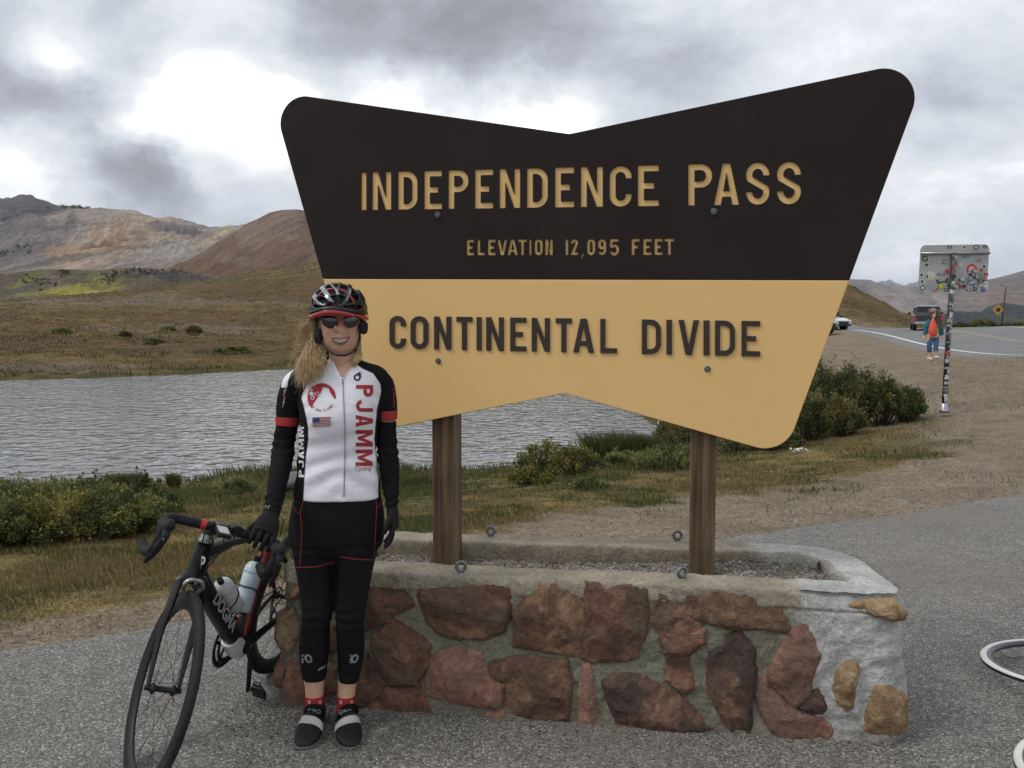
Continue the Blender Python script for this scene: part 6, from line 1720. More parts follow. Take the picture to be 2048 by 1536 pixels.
ANK_R = [(628, 1340, 3.265, 24, .044), (629, 1372, 3.268, 19.5, .038), (629, 1400, 3.268, 18, .036), (629, 1425, 3.268, 18, .038)]
ANK_L = [(698, 1340, 3.265, 22, .044), (694, 1372, 3.268, 18.5, .038), (692, 1400, 3.268, 17.5, .036), (691, 1425, 3.268, 18, .038)]
SKIN = None
def skin_mat():
    m, t, b = new_mat('skin')
    tc = N(t, 'ShaderNodeTexCoord'); v = tc.outputs['Object']
    a = N(t, 'ShaderNodeAttribute', attribute_name='blush')
    n = noise_n(t, v, 40, 4)
    c = ramp(t, n, [(.3, (.56, .325, .22)), (.7, (.66, .40, .28))])
    c = mixc(t, a.outputs['Fac'], c, (.52, .20, .14))
    t.links.new(c, b.inputs['Base Color']); b.inputs['Roughness'].default_value = .5
    b.inputs['Subsurface Weight'].default_value = .15; b.inputs['Subsurface Radius'].default_value = (.01, .004, .002); b.inputs['Subsurface Scale'].default_value = .6
    return m
SKIN = skin_mat()
HC = Vector((P(680.5, 640, 3.2).x, 3.215, 1.548))     # middle of the head
def head_shape(D):
    """D: unit directions (n,3); returns points about the head's middle. -y is the face"""
    x, y, z = D[:, 0], D[:, 1], D[:, 2]
    X = .0735 * x; Yy = .096 * y; Z = .118 * z
    low = sstep(-.05, -1, z)
    X = X * (1 + .10 * sstep(-.3, -.75, z) - .10 * sstep(-.8, -1, z))
    Yy = np.where(y < 0, Yy * (1 - .05 * low), Yy * (1 - .35 * low))
    # flatten the face a little, fill the cheeks
    front = sstep(.1, .8, -y)
    Yy = Yy + front * .004 * np.cos(z * 3)
    g = lambda cx, cz, sx, sz: np.exp(-((X - cx) / sx) ** 2 - ((Z - cz) / sz) ** 2) * (y < 0)
    d = 0.021 * g(0, -.018, .0085, .013) + .012 * g(0, .004, .0065, .020) + .006 * (g(-.0125, -.024, .006, .006) + g(.0125, -.024, .006, .006))
    d = d + .009 * (g(-.036, -.030, .017, .016) + g(.036, -.030, .017, .016)) + .006 * g(0, -.098, .020, .014) + .004 * g(0, .038, .05, .012)
    d = d - .009 * (g(-.030, .012, .014, .011) + g(.030, .012, .014, .011))
    d = d + .005 * g(0, -.052, .026, .016) - .003 * g(0, -.078, .022, .006) + .002 * g(0, -.086, .016, .005)
    d = d - .003 * (g(-.030, -.050, .005, .012) + g(.030, -.050, .005, .012))
    Yy = Yy - d
    return np.c_[X, Yy, Z]
def build_head_bm(bm):
    nu, nv = 120, 90
    th = np.linspace(0, 2 * np.pi, nu, endpoint=False); ph = np.linspace(.02, np.pi - .02, nv)
    T_, Q = np.meshgrid(th, ph)
    D = np.c_[(np.sin(Q) * np.cos(T_)).ravel(), (np.sin(Q) * np.sin(T_)).ravel(), np.cos(Q).ravel()]
    V = head_shape(D) + np.array(HC)
    vs = [bm.verts.new(v) for v in V]
    for i in range(nv - 1):
        for j in range(nu):
            a = i * nu + j; b = i * nu + (j + 1) % nu
            bm.faces.new((vs[a], vs[b], vs[b + nu], vs[a + nu]))
    bm.faces.new([vs[j] for j in range(nu)][::-1]); bm.faces.new([vs[(nv - 1) * nu + j] for j in range(nu)])
def finger(bm, pts, r0, r1, n=10):
    q = catmull([tuple(p) for p in pts], 5)
    sweep(bm, [Vector(p) for p in q], lerp_list([r0, r0 * .96, r1 * 1.05, r1, r1 * .6], len(q)), n=n, ref=(0.2, -1, .1))
def hand_right(bm, grow=0):               # closed over the bar at its bend
    w = P(541, 1030, 3.065); k = P(527, 1060, 2.985)
    bl = BIKE_M @ Matrix.Translation(HT) @ Matrix.Rotation(BQ['st'], 4, AX) @ Matrix.Translation(-HT)
    BCv = Vector((.859, 0, .895))
    g0 = bl @ (BCv + Vector((.000, .110, 0))); g1 = bl @ (BCv + Vector((.030, .190, -.003)))      # along the tops, out to the bend
    ax = (g1 - g0).normalized(); up = Vector((0, 0, 1)); up = (up - ax * up.dot(ax)).normalized(); fw = up.cross(ax)
    if fw.y > 0: fw = -fw
    mid = g0.lerp(g1, .55)
    kn = [mid + ax * t + up * .030 + fw * (.010 - .10 * t * t * 10) for t in (.036, .012, -.012, -.034)]
    pal = (kn[1] + kn[2]) / 2
    sweep(bm, [w + Vector((.001, .004, .012)), w, w.lerp(pal, .35) + up * .004, w.lerp(pal, .75) + up * .006, pal + up * .001], [.020 + grow, .022 + grow, .022 + grow, .020 + grow, .014 + grow], [.026 + grow, .029 + grow, .038 + grow, .044 + grow, .042 + grow], n=20, ref=tuple(up * .6 + fw))
    for i, p in enumerate(kn):
        L_ = (.9, 1, .97, .85)[i]
        finger(bm, [w.lerp(p, .70) + up * .004, p, p + fw * .024 * L_ - up * .016, p + fw * .022 * L_ - up * .050 * L_, p - fw * .004 - up * .062 * L_], .0098 + grow, .0082 + grow)
    th0 = w.lerp(pal, .55) - ax * .030
    finger(bm, [w.lerp(pal, .3), th0, mid - ax * .055 - fw * .014 + up * .006, mid - ax * .045 - fw * .020 - up * .022], .0115 + grow, .009 + grow)
def hand_left(bm, grow=0):                # hangs relaxed, back of the hand outward
    w = P(784, 1012, 3.215); m = P(786, 1038, 3.205); k = P(788, 1058, 3.195)
    sweep(bm, [w + Vector((0, .002, .014)), w, m, k], [.018 + grow, .021 + grow, .035 + grow, .036 + grow], [.018 + grow, .020 + grow, .022 + grow, .018 + grow], n=20, ref=(.25, -1, 0))
    for i, (t, L_) in enumerate(((-.027, .93), (-.009, 1.0), (.009, .95), (.026, .80))):
        b = k + Vector((-.006 + .18 * t * -1, t, 0))
        finger(bm, [m.lerp(b, .5), b, b + Vector((-.004, -.004, -.028 * L_)), b + Vector((-.016, -.008, -.052 * L_)), b + Vector((-.030, -.010, -.068 * L_))], .0098 + grow, .0080 + grow)
    finger(bm, [w + Vector((0, -.010, -.008)), m + Vector((-.008, -.032, .006)), m + Vector((-.018, -.042, -.022)), m + Vector((-.026, -.044, -.048))], .0118 + grow, .0090 + grow)
CREASE = [(260, .10, .0006)]
BLACKF = mat('black_lycra', (.0085, .0085, .010), scale=30, rough=.85, spec=.12, bump=[(25, .25, .006), (600, .15, .0006)])
TIGHTF = mat('black_tights', [(0, (.0075, .0075, .0090)), (1, (.0105, .0105, .012))], scale=18, rough=.8, spec=.14, bump=[(16, .25, .008), (500, .15, .0006)])
REDF = mat('red_fabric', (.34, .022, .020), scale=40, rough=.75, bump=[(400, .3, .001)])
REDPR = mat('red_print', (.33, .020, .026), scale=40, rough=.7)
WHITEF = mat('white_fabric', (.62, .61, .66), scale=30, rough=.75)
BLACKPR = mat('black_print', (.012, .012, .014), scale=40, rough=.7)
NAVYPR = mat('navy_print', (.035, .045, .15), scale=40, rough=.7)
GREYPR = mat('reflective_grey', (.24, .24, .26), scale=40, rough=.45)
GLOVEM = mat('glove_black', (.010, .010, .011), scale=50, rough=.8, spec=.2, bump=[(90, .5, .002)])
SHOEM = mat('shoe_black', (.011, .011, .013), scale=60, rough=.55, spec=.25, bump=[(200, .4, .0008)])
SHOEW = mat('shoe_white', (.72, .72, .70), scale=30, rough=.45, layers=[(30, .6, .75, (.42, .41, .38), .5)])
SOLE = mat('shoe_sole', (.10, .10, .10), scale=30, rough=.6)
TEETH = mat('teeth', (.60, .57, .50), scale=60, rough=.25)
LIPS = mat('lips', (.36, .13, .115), scale=60, rough=.4)
MOUTHM = mat('mouth_dark', (.035, .010, .010), scale=60, rough=.6)
def fabric_zones():
    m, t, b = new_mat('jersey_fabric')
    a = N(t, 'ShaderNodeAttribute', attribute_name='white')
    tc = N(t, 'ShaderNodeTexCoord'); v = tc.outputs['Object']
    f = N(t, 'ShaderNodeMapRange'); f.inputs[1].default_value = -.9; f.inputs[2].default_value = .9
    t.links.new(a.outputs['Fac'], f.inputs[0])
    n = noise_n(t, v, 6, 4)
    wh = ramp(t, n, [(.3, (.68, .67, .72)), (.7, (.76, .75, .79))])
    c = mixc(t, f.outputs[0], (.0085, .0085, .010), wh)
    t.links.new(c, b.inputs['Base Color']); b.inputs['Roughness'].default_value = .85; b.inputs['Specular IOR Level'].default_value = .15
    prev = None
    for sc, st, di, sx in ((11, .5, .012, (1, 1, 1.8)), (24, .35, .006, (1, 1, .8)), (700, .12, .0005, (1, 1, 1))):
        bn = noise_n(t, vmath(t, 'MULTIPLY', v, sx).outputs[0], sc, 3, .5)
        bp = N(t, 'ShaderNodeBump'); bp.inputs['Strength'].default_value = st; bp.inputs['Distance'].default_value = di; t.links.new(bn, bp.inputs['Height'])
        if prev: t.links.new(prev, bp.inputs['Normal'])
        prev = bp.outputs[0]
    t.links.new(prev, b.inputs['Normal'])
    return m
JM = fabric_zones()
def build_cyclist():
    root = empty('person', (-.665, 3.24, 0), 'smiling cyclist in helmet, sunglasses, white and black jersey and black tights holding a bicycle', 'person')
    inv = Matrix.Translation((.665, -3.24, 0))
    def add(name, me, m, parent=root, smooth=True, label=None):
        o = link(name, me, m, parent, smooth)
        if parent is root: o.matrix_parent_inverse = inv
        if label: o['label'] = label
        return o
    def addbm(name, bm, m, parent=root, **kw):
        bmesh.ops.recalc_face_normals(bm, faces=bm.faces)
        me = bpy.data.meshes.new(name); bm.to_mesh(me); bm.free(); return add(name, me, m, parent, **kw)
    # ---- body: one continuous skin under the clothes
    bm = bmesh.new(); build_head_bm(bm)
    sweep(bm, [P(687, 742, 3.26), P(686, 726, 3.255), P(684, 706, 3.245), P(682, 690, 3.24), P(681, 670, 3.235)], [.058, .054, .052, .054, .050], [.056, .050, .048, .050, .050], n=24, ref=(0, -1, 0))
    ringloft(bm, rows(TORSO[1:], grow=-.010)); ringloft(bm, rows(HIPS, grow=-.010))
    for L in (ARM_R[1:] + ARM_R2, ARM_L[1:] + ARM_L2): limb(bm, L, grow=-.006)
    limb(bm, ARM_R[:2], grow=-.008); limb(bm, ARM_L[:2], grow=-.008)
    for L, A in ((LEG_R, ANK_R), (LEG_L, ANK_L)): limb(bm, L, grow=-.008); limb(bm, A, grow=0)
    hand_right(bm, -.003); hand_left(bm, -.003)
    for s, (fx, fy) in ((0, (-.752, 3.13)), (1, (-.598, 3.13))):
        a = P((629, 692)[s], 1418, 3.268)
        sweep(bm, [a + Vector((0, .01, -.012)), a + Vector((0, -.02, -.022)), Vector((fx, fy, .045)), Vector((fx, fy - .03, .036))], [.014, .014, .010, .006], [.018, .018, .020, .016], n=16, ref=(0, 0, 1))
    for s in (-1, 1):                     # ears
        c = HC + Vector((s * .074, .010, -.008))
        sweep(bm, [c + Vector((-s * .006, -.004, 0)), c + Vector((s * .004, .002, 0)), c + Vector((s * .010, .010, .002))], [.020, .027, .024], [.010, .016, .012], n=16, ref=(0, 0, 1))
    body = fuse('body', bm, .0042, 2)
    V = vco(body)
    X_, Z_ = V[:, 0] - HC.x, V[:, 2] - HC.z
    # the head keeps its sculpted face: pull its front vertices back on to the exact shape
    bl = .45 * (np.exp(-((np.abs(X_) - .038) / .016) ** 2 - ((Z_ + .030) / .020) ** 2)) + .6 * np.exp(-(X_ / .010) ** 2 - ((Z_ + .022) / .010) ** 2) + .25 * np.exp(-((np.abs(X_) - .076) / .010) ** 2 - ((Z_ + .0) / .03) ** 2) * (V[:, 1] < 3.3)
    bo = add('body', body, SKIN); attr(body, 'blush', np.clip(bl, 0, .8))
    # ---- mouth
    bvb = bvh_of(body)
    def on_face(px, py, off): 
        q = surf(bvb, px, py, 0); return q + Vector((0, -off, 0)) if q else P(px, py, 3.1)
    def patch(name, outline_top, outline_bot, off, m, nx=16, ny=4, wave=0):
        bm = bmesh.new(); gr = []
        for j in range(ny + 1):
            row = []
            for i in range(nx + 1):
                t = i / nx
                def at(L):
                    xs = [p[0] for p in L]; x = xs[0] + (xs[-1] - xs[0]) * t; return x, float(np.interp(x, xs, [p[1] for p in L]))
                x0, y0 = at(outline_top); x1, y1 = at(outline_bot); s = j / ny
                v = on_face(x0 + (x1 - x0) * s, y0 + (y1 - y0) * s, off - (wave * abs(math.sin(t * math.pi * 7)) ** 6 if wave else 0))
                row.append(bm.verts.new(v))
            gr.append(row)
        for j in range(ny):
            for i in range(nx): bm.faces.new((gr[j][i], gr[j][i + 1], gr[j + 1][i + 1], gr[j + 1][i]))
        return addbm(name, bm, m)
    top = [(663.5, 676), (670, 677.0), (681, 678.2), (692, 676), (699, 674.2)]; bot = [(663.5, 676.6), (670, 684), (681, 688.4), (692, 684), (699, 674.8)]
    patch('mouth', top, bot, .0008, MOUTHM)
    tt = [(666, 677.2), (672, 677.8), (681, 678.6), (690, 677.2), (696.5, 675.6)]; tb = [(666, 679.5), (672, 683.5), (681, 686.2), (690, 683.2), (696.5, 677.6)]
    patch('teeth', tt, tb, .0022, TEETH, nx=42, ny=4, wave=.0016)
    for nm, L in (('upper_lip', [(661.5, 675), (667, 675.2), (675, 676.2), (681, 677), (688, 675.8), (695, 673.8), (701, 673)]), ('lower_lip', [(661.5, 675), (666, 681.5), (673, 687.8), (681, 690), (689, 687.5), (696, 680.5), (701, 673)])):
        pts = spline([on_face(x, y, .0012) for x, y in L], 4)
        bm = bmesh.new(); sweep(bm, pts, lerp_list([.0006, .0020, .0026, .0026, .0020, .0006], len(pts)), n=8, ref=(0, -1, 0)); addbm(nm, bm, LIPS)
    for x in (677.6, 685.2):
        bm = bmesh.new(); c = on_face(x, 667.5, -.0005); sweep(bm, [c + Vector((-.002, 0, 0)), c + Vector((.002, 0, .0005))], .0013, n=8, ref=(0, 0, 1)); addbm('nostril', bm, MOUTHM)
    # ---- jersey
    bm = bmesh.new(); ringloft(bm, rows(JERSEY, grow=.001), n=48)
    limb(bm, ARM_R, grow=.002); limb(bm, ARM_L, grow=.002)
    je = fuse('jersey', bm, .0050, 5)
    V = vco(je); Nn = vno(je)
    # folds: at the waist, under the arms and round the bust
    px, py = proj_np(V)
    w = .0028 * np.sin((py + .25 * px) * .16) * np.exp(-((py - 900) / 50) ** 2) + .0036 * np.sin((py - .6 * np.abs(px - 680)) * .13 + 2 * fbm(px / 40, py / 40, 81, 2)) * np.exp(-((py - 958) / 34) ** 2)
    w = w + .0016 * np.sin((px * .8 + py) * .22) * np.exp(-((px - 610) / 14) ** 2) * (py > 760) * (py < 850) + .0016 * np.sin((-px * .8 + py) * .22) * np.exp(-((px - 752) / 14) ** 2) * (py > 760) * (py < 850)
    w = w + .0022 * (fbm(V[:, 0] * 30, V[:, 2] * 22, 82, 3) - .5)
    V = V + Nn * w[:, None]
    # flat open hem: cut the bottom cap off, and the V of the neck
    set_co(je, V)
    px, py = proj_np(V)
    neck = [(664, 690), (666, 716), (675, 737), (686, 757), (699, 737), (712, 716), (716, 690)]
    sdn = poly_sd(neck, px, py)
    bmj = bmesh.new(); bmj.from_mesh(je); bmj.verts.ensure_lookup_table()
    kill = [v for v in bmj.verts if (sdn[v.index] < 0 and v.co.y < 3.235) or py[v.index] < 707]
    bmesh.ops.delete(bmj, geom=kill, context='VERTS')
    for _ in range(14):
        nb = {v: sum((e.other_vert(v).co for e in v.link_edges if e.is_boundary), Vector()) / 2 for v in bmj.verts if v.is_boundary and sum(e.is_boundary for e in v.link_edges) == 2}
        for v, c in nb.items(): v.co = v.co.lerp(c, .5)
    bmj.to_mesh(je); bmj.free()
    V = vco(je); Nn = vno(je); px, py = proj_np(V)
    wp = [(653.5, 728), (633.6, 745.7), (617, 766), (608, 782), (603, 796), (606, 806), (612, 831), (616.5, 855), (617, 878), (612.5, 911), (609, 958), (606.6, 1005), (757, 1005), (756.6, 958), (752, 911), (748.4, 878), (750.8, 850), (754, 817), (758, 801), (762, 782), (760.6, 768), (746, 747), (725, 737.5), (713, 729), (705, 700), (660, 700)]
    sl = [(579.7, 730.5), (570.3, 742), (565, 761), (562, 775), (574, 775), (576, 761), (582, 747), (592, 735)]
    sr = [(719, 714), (742, 721), (765, 726), (777, 734.5), (784, 745), (787, 757), (789, 757), (787, 742), (780, 727), (765, 720), (748, 715), (721, 708)]
    wv = -poly_sd(wp, px, py); wv = np.maximum(wv, -poly_sd(sl, px, py)); wv = np.maximum(wv, -poly_sd(sr, px, py))
    wv = np.where(Nn[:, 1] > .25, -5, wv)
    attr(je, 'white', np.clip(wv, -5, 5))
    jo = add('jersey', je, JM, label='short sleeved jersey, white front with black sides and shoulders')
    bj = bvh_of(je)
    def line_on(bv, pts, r, m, name, parent=root, off=.0002, n=6, step=6):
        Q = []
        for (x0, y0), (x1, y1) in zip(pts, pts[1:]):
            k = max(1, int(math.hypot(x1 - x0, y1 - y0) / step))
            for i in range(k):
                q = surf(bv, x0 + (x1 - x0) * i / k, y0 + (y1 - y0) * i / k, off)
                if q: Q.append(q)
        q = surf(bv, *pts[-1], off)
        if q: Q.append(q)
        if len(Q) < 2: return
        bm = bmesh.new(); sweep(bm, Q, r, n=n, ref=(0, -1, 0)); return addbm(name, bm, m, parent)
    def decal(bv, me, fn, m, name, cell=.012, off=.0011, label=None):
        """flat print laid on the cloth: me lies in its own xy plane, fn turns (x, y) into a photo pixel"""
        bm = bmesh.new(); bm.from_mesh(me)
        xs = [v.co.x for v in bm.verts]; ys = [v.co.y for v in bm.verts]
        nx = max(1, int((max(xs) - min(xs)) / cell)); ny = max(1, int((max(ys) - min(ys)) / cell))
        for i in range(1, nx + 1): bmesh.ops.bisect_plane(bm, geom=bm.verts[:] + bm.edges[:] + bm.faces[:], plane_co=(min(xs) + i * (max(xs) - min(xs)) / (nx + 1), 0, 0), plane_no=(1, 0, 0))
        for i in range(1, ny + 1): bmesh.ops.bisect_plane(bm, geom=bm.verts[:] + bm.edges[:] + bm.faces[:], plane_co=(0, min(ys) + i * (max(ys) - min(ys)) / (ny + 1), 0), plane_no=(0, 1, 0))
        bad = []
        for v in bm.verts:
            q = surf(bv, *fn(v.co.x, v.co.y), off)
            if q is None: bad.append(v)
            else: v.co = q
        bmesh.ops.delete(bm, geom=bad, context='VERTS')
        # drop pieces that jump from one surface to another
        bmesh.ops.delete(bm, geom=[e for e in bm.edges if e.calc_length() > .03], context='EDGES')
        return addbm(name, bm, m, smooth=False, label=label)
    def poly_me(loops):
        return curve_mesh('p', loops, 0, 0.0)
    def flat(body, sx=1, off=.0):
        me = text_mesh(body, 1.0, off=off, depth=0)
        xs = [v.co.x for v in me.vertices]; ys = [v.co.y for v in me.vertices]
        me.transform(Matrix.Translation((-(max(xs) + min(xs)) / 2, 0, 0))); me.transform(Matrix.Diagonal((1 / (max(xs) - min(xs)), 1 / (max(ys) - min(ys)), 1, 1)))
        return me                           # fills -.5..+.5 both ways
    def word(txt, w=.2, Wd=.62, gap=.16):
        lo = []; x = 0
        for ch in txt:
            W_ = {'M': .86, 'I': w}.get(ch, Wd)
            lo += [[(x + u, v) for u, v in lp] for lp in glyph(ch, W_, w)]; x += W_ + gap
        x -= gap
        return poly_me([[(u / x - .5, v - .5) for u, v in lp] for lp in lo])
    # collar and zip
    line_on(bj, [(662, 712), (667, 722), (675, 739), (685.5, 759)], .0034, BLACKPR, 'collar', off=.0)
    line_on(bj, [(717, 712), (711, 722), (700, 739), (687, 759)], .0030, WHITEF, 'collar', off=.0)
    bm = bmesh.new(); c = P(687, 716, 3.262)
    ring = [c + Vector((.060 * math.cos(a), .058 * math.sin(a) * 1.0, .012 + .010 * math.sin(a))) for a in np.linspace(R(-18), R(198), 24)]
    sweep(bm, ring, .017, .0035, n=10, ref=(0, 0, 1)); addbm('collar', bm, BLACKPR)
    line_on(bj, [(686.2, 759), (687.5, 800), (690, 860), (690, 920), (687.8, 994)], .0011, BLACKPR, 'zip', off=.0004)
    for dx in (-2.6, 2.6): line_on(bj, [(686.2 + dx, 762), (687.5 + dx, 800), (690 + dx, 860), (690 + dx, 920), (687.8 + dx, 993)], .0010, WHITEF, 'zip_tape', off=.0002)
    q = surf(bj, 685.5, 764, .003); bm = bmesh.new(); box_bm(bm, q, (.0022, .0012, .006), bev=.0008); addbm('zip_pull', bm, ALU)
    # prints
    def rot_cw(cx, cy, w_, h_): return lambda x, y: (cx + y * w_, cy + x * h_)
    decal(bj, word('PJAMM'), lambda x, y: (728.5 + y * 34 - x * 1.5, 851 + x * 162), REDPR, 'jersey_print', cell=.05)
    decal(bj, flat('Cycling', off=-.003), lambda x, y: (726 + x * 31, 938.5 - y * 12 - x * 2), REDPR, 'jersey_print', cell=.2)
    decal(bj, word('PJAMM'), lambda x, y: (603 - y * 10.5, 904 - x * 101), WHITEF, 'jersey_print', cell=.05)
    decal(bj, word('PJAMM'), lambda x, y: (580.5 + x * 17 + y * 3.5, 738 - x * 13 - y * 8), BLACKPR, 'jersey_print', cell=.2)
    decal(bj, word('PJAMM'), lambda x, y: (775 + x * 20 - y * 1, 724.5 + x * 8 - y * 5), BLACKPR, 'jersey_print', cell=.2)
    # slanting stripes on the right sleeve
    for k in range(6):
        line_on(bj, [(572 + k * -1.2 + 3, 762 + k * 8 ), (563.5 + k * -.6 + 4.2, 774 + k * 8 + 2)], .0009, REDPR if k in (3,) else WHITEF, 'sleeve_stripe', off=.0003, step=3)
    # round mountain emblem with a rider
    cx, cy, rr = 643.5, 795, 28.5
    disc = [(math.cos(a), math.sin(a)) for a in np.linspace(R(-8), R(206), 36)]
    mount = [(-.86, -.62), (-.78, -.35), (-.62, -.50), (-.30, -.02), (-.05, .34), (.10, .74), (.22, .66), (.34, .72), (.40, .54), (.44, .74), (.60, .34), (.80, .02)]
    cres = disc + [(-.92, -.50), (-.70, -.74)] + mount[2:]
    fe = lambda x, y: (cx + x * rr, cy - y * rr)
    decal(bj, poly_me([cres]), fe, REDPR, 'emblem', cell=.16)
    for ex, ey, er in ((-.62, -.02, .14), (-.30, .26, .14)):
        lp = [[(ex + er * math.cos(a), ey + er * math.sin(a)) for a in np.linspace(0, 2 * math.pi, 20)[:-1]], [(ex + er * .72 * math.cos(a), ey + er * .72 * math.sin(a)) for a in np.linspace(0, 2 * math.pi, 20)[:-1]]]
        decal(bj, poly_me(lp), fe, WHITEF, 'emblem', off=.0019)
    rider = [(-.86, .30), (-.78, .40), (-.60, .36), (-.44, .24), (-.48, .18), (-.62, .28), (-.58, .12), (-.46, .06), (-.56, -.04), (-.62, .06), (-.70, .14), (-.80, .16)]
    decal(bj, poly_me([rider]), fe, WHITEF, 'emblem', off=.0019)
    decal(bj, poly_me([[(-.70 + .07 * math.cos(a), .50 + .07 * math.sin(a)) for a in np.linspace(0, 2 * math.pi, 12)[:-1]]]), fe, WHITEF, 'emblem', off=.0019)
    txt = 'TOP 100 CLIMBS'
    for i, chh in enumerate(txt):
        if chh == ' ': continue
        a = R(212 + 112 * i / (len(txt) - 1)); r_ = rr * .92
        me = flat(chh)
        ox, oy = cx + r_ * math.cos(a), cy - r_ * math.sin(a)
        ww = 1.6 if chh in '1I' else 3.6
        decal(bj, me, lambda x, y, ox=ox, oy=oy, a=a, ww=ww: (ox - math.sin(a) * x * ww - math.cos(a) * y * 5.4, oy - math.cos(a) * x * ww + math.sin(a) * y * 5.4), REDPR, 'jersey_print', cell=5)
    # flag
    fl = lambda x, y: (643.6 + x * 36, 843.5 - y * 18.5 - x * 1.5)
    sq = lambda x0, y0, x1, y1: [(x0, y0), (x1, y0), (x1, y1), (x0, y1)]
    decal(bj, poly_me([sq(-.5, -.5, .5, .5)]), fl, WHITEF, 'flag', cell=.12, off=.0009)
    for k in range(7):
        y1 = .5 - k * 2 / 13; decal(bj, poly_me([sq(-.5, y1 - 1 / 13, .5, y1)]), fl, REDPR, 'flag', cell=.12, off=.0018)
    decal(bj, poly_me([sq(-.5, -.04, -.12, .5)]), fl, NAVYPR, 'flag', cell=.12, off=.0027)
    # small black mark at the left of the chest: a ring with a sweeping wing
    fm = lambda x, y: (714.5 + x * 7.2, 755 - y * 7.2)
    ring = [[(math.cos(a), math.sin(a)) for a in np.linspace(0, 2 * math.pi, 26)[:-1]], [(.50 * math.cos(a), .50 * math.sin(a)) for a in np.linspace(0, 2 * math.pi, 22)[:-1]]]
    decal(bj, poly_me(ring), fm, BLACKPR, 'emblem', cell=1)
    decal(bj, poly_me([[(-.1, 1.15), (.5, 1.45), (1.2, 1.5), (.7, 1.1), (1.35, .9), (.9, .6), (1.4, -.1), (.95, .2), (.45, .75)]]), fm, BLACKPR, 'emblem', cell=1)
    decal(bj, word('PJAMM'), lambda x, y: (787.5 + y * 3, 790 + x * 50), REDPR, 'jersey_print', cell=.06)
    # red bands at the sleeve ends
    for a, b_ in (((575.5, 833, 3.27, 22.8, .0465), (575, 850, 3.27, 22.3, .0450)), ((775, 819, 3.288, 18.9, .0455), (774.6, 837, 3.29, 18.6, .0445))):
        bm = bmesh.new(); L = [a, tuple((np.array(a) + np.array(b_)) / 2), b_]
        limb(bm, L, grow=.0022, k=4); addbm('sleeve_band', bm, REDF)
    # ---- tights
    bm = bmesh.new(); ringloft(bm, rows(HIPS, grow=.000), n=44); limb(bm, LEG_R, grow=.0); limb(bm, LEG_L, grow=.0)
    ti = fuse('tights', bm, .0055, 6)
    V = vco(ti); Nn = vno(ti)
    px, py = proj_np(V)
    w = .0024 * np.sin(py * .30 + 3 * fbm(px / 30, py / 30, 84, 2)) * (np.exp(-((py - 1238) / 26) ** 2) + .7 * np.exp(-((py - 1335) / 20) ** 2) + .7 * np.exp(-((py - 1105) / 18) ** 2)) + .0018 * (fbm(V[:, 0] * 26, V[:, 2] * 20, 85, 3) - .5)
    set_co(ti, V + Nn * w[:, None])
    add('tights', ti, TIGHTF)
    bt = bvh_of(ti)
    for L in ([(606.7, 997), (601, 1027), (604, 1070), (599.5, 1135)], [(585, 1009), (591, 1022), (601, 1030)], [(593, 1135), (632, 1134), (668, 1125)], [(751, 990), (753.3, 1016), (748, 1119)], [(763, 1007), (759, 1012), (753, 1017)], [(678, 1113), (711.7, 1118.6), (749, 1120)]):
        line_on(bt, L, .0016, REDPR, 'seam', off=-.0002, step=5)
    for (x0, s) in ((615, 1), (711, -1)):
        decal(bt, poly_me([[(math.cos(a), math.sin(a)) for a in np.linspace(0, 2 * math.pi, 26)[:-1]], [(.05 + .45 * math.cos(a), .55 * math.sin(a)) for a in np.linspace(0, 2 * math.pi, 22)[:-1]]]), lambda x, y, x0=x0, s=s: (x0 + s * 2 + x * 7.4 + y * 2 * -s, 1317 - y * 9), GREYPR, 'reflective_logo', cell=1)
        decal(bt, poly_me([sq(-.5, -.5, .5, .5)]), lambda x, y, x0=x0, s=s: (x0 - 9.5 + x * 3.4, 1321 - y * 10), GREYPR, 'reflective_logo', cell=1)
        decal(bt, poly_me([sq(-.5, -.5, .5, .5)]), lambda x, y, x0=x0, s=s: (x0 - 9.5 + x * 3.4, 1311 - y * 4), GREYPR, 'reflective_logo', cell=1)
    decal(bt, poly_me([[(-.5, -.5), (.4, -.1), (.5, .5), (-.3, .1)]]), lambda x, y: (643, 1335) if False else (643 + x * 16, 1336 - y * 8 - x * 5), GREYPR, 'reflective_logo', cell=1)
    # ---- arm warmers
    for L, nm in ((ARM_R2, 0), (ARM_L2, 1)):
        bm = bmesh.new(); L2 = [L[0]] + list(L[1:]); limb(bm, L2, grow=.0006, k=14, n=36)
        bmesh.ops.recalc_face_normals(bm, faces=bm.faces)
        me = bpy.data.meshes.new('arm_warmer'); bm.to_mesh(me); bm.free()
        V = vco(me); Nn = vno(me); px, py = proj_np(V)
        env = np.exp(-((py - (895 if nm == 0 else 900)) / 22) ** 2) + 1.2 * np.exp(-((py - 1005) / 22) ** 2) + .35
        V = V + Nn * (.0022 * env * np.sin(py * .36 + 7.0 * fbm(px / 12, py / 26, 86 + nm, 2)))[:, None] + Nn * (.002 * (fbm(V[:, 0] * 40, V[:, 2] * 25, 88, 3) - .5))[:, None]
        set_co(me, V); o = add('arm_warmer', me, BLACKF)
        if nm == 0: decal(bvh_of(me), poly_me([[(-.5, -.5), (-.1, -.2), (0, .5), (-.3, .3)], [(.1, -.3), (.4, .1), (.5, .5), (.2, .2)]]), lambda x, y: (533.5 + x * 13, 1015 - y * 11), GREYPR, 'reflective_logo', cell=1)
    # ---- gloves
    for fn in (hand_right, hand_left):
        bm = bmesh.new(); fn(bm, .0006); g = fuse('glove', bm, .0024, 3); add('glove', g, GLOVEM)
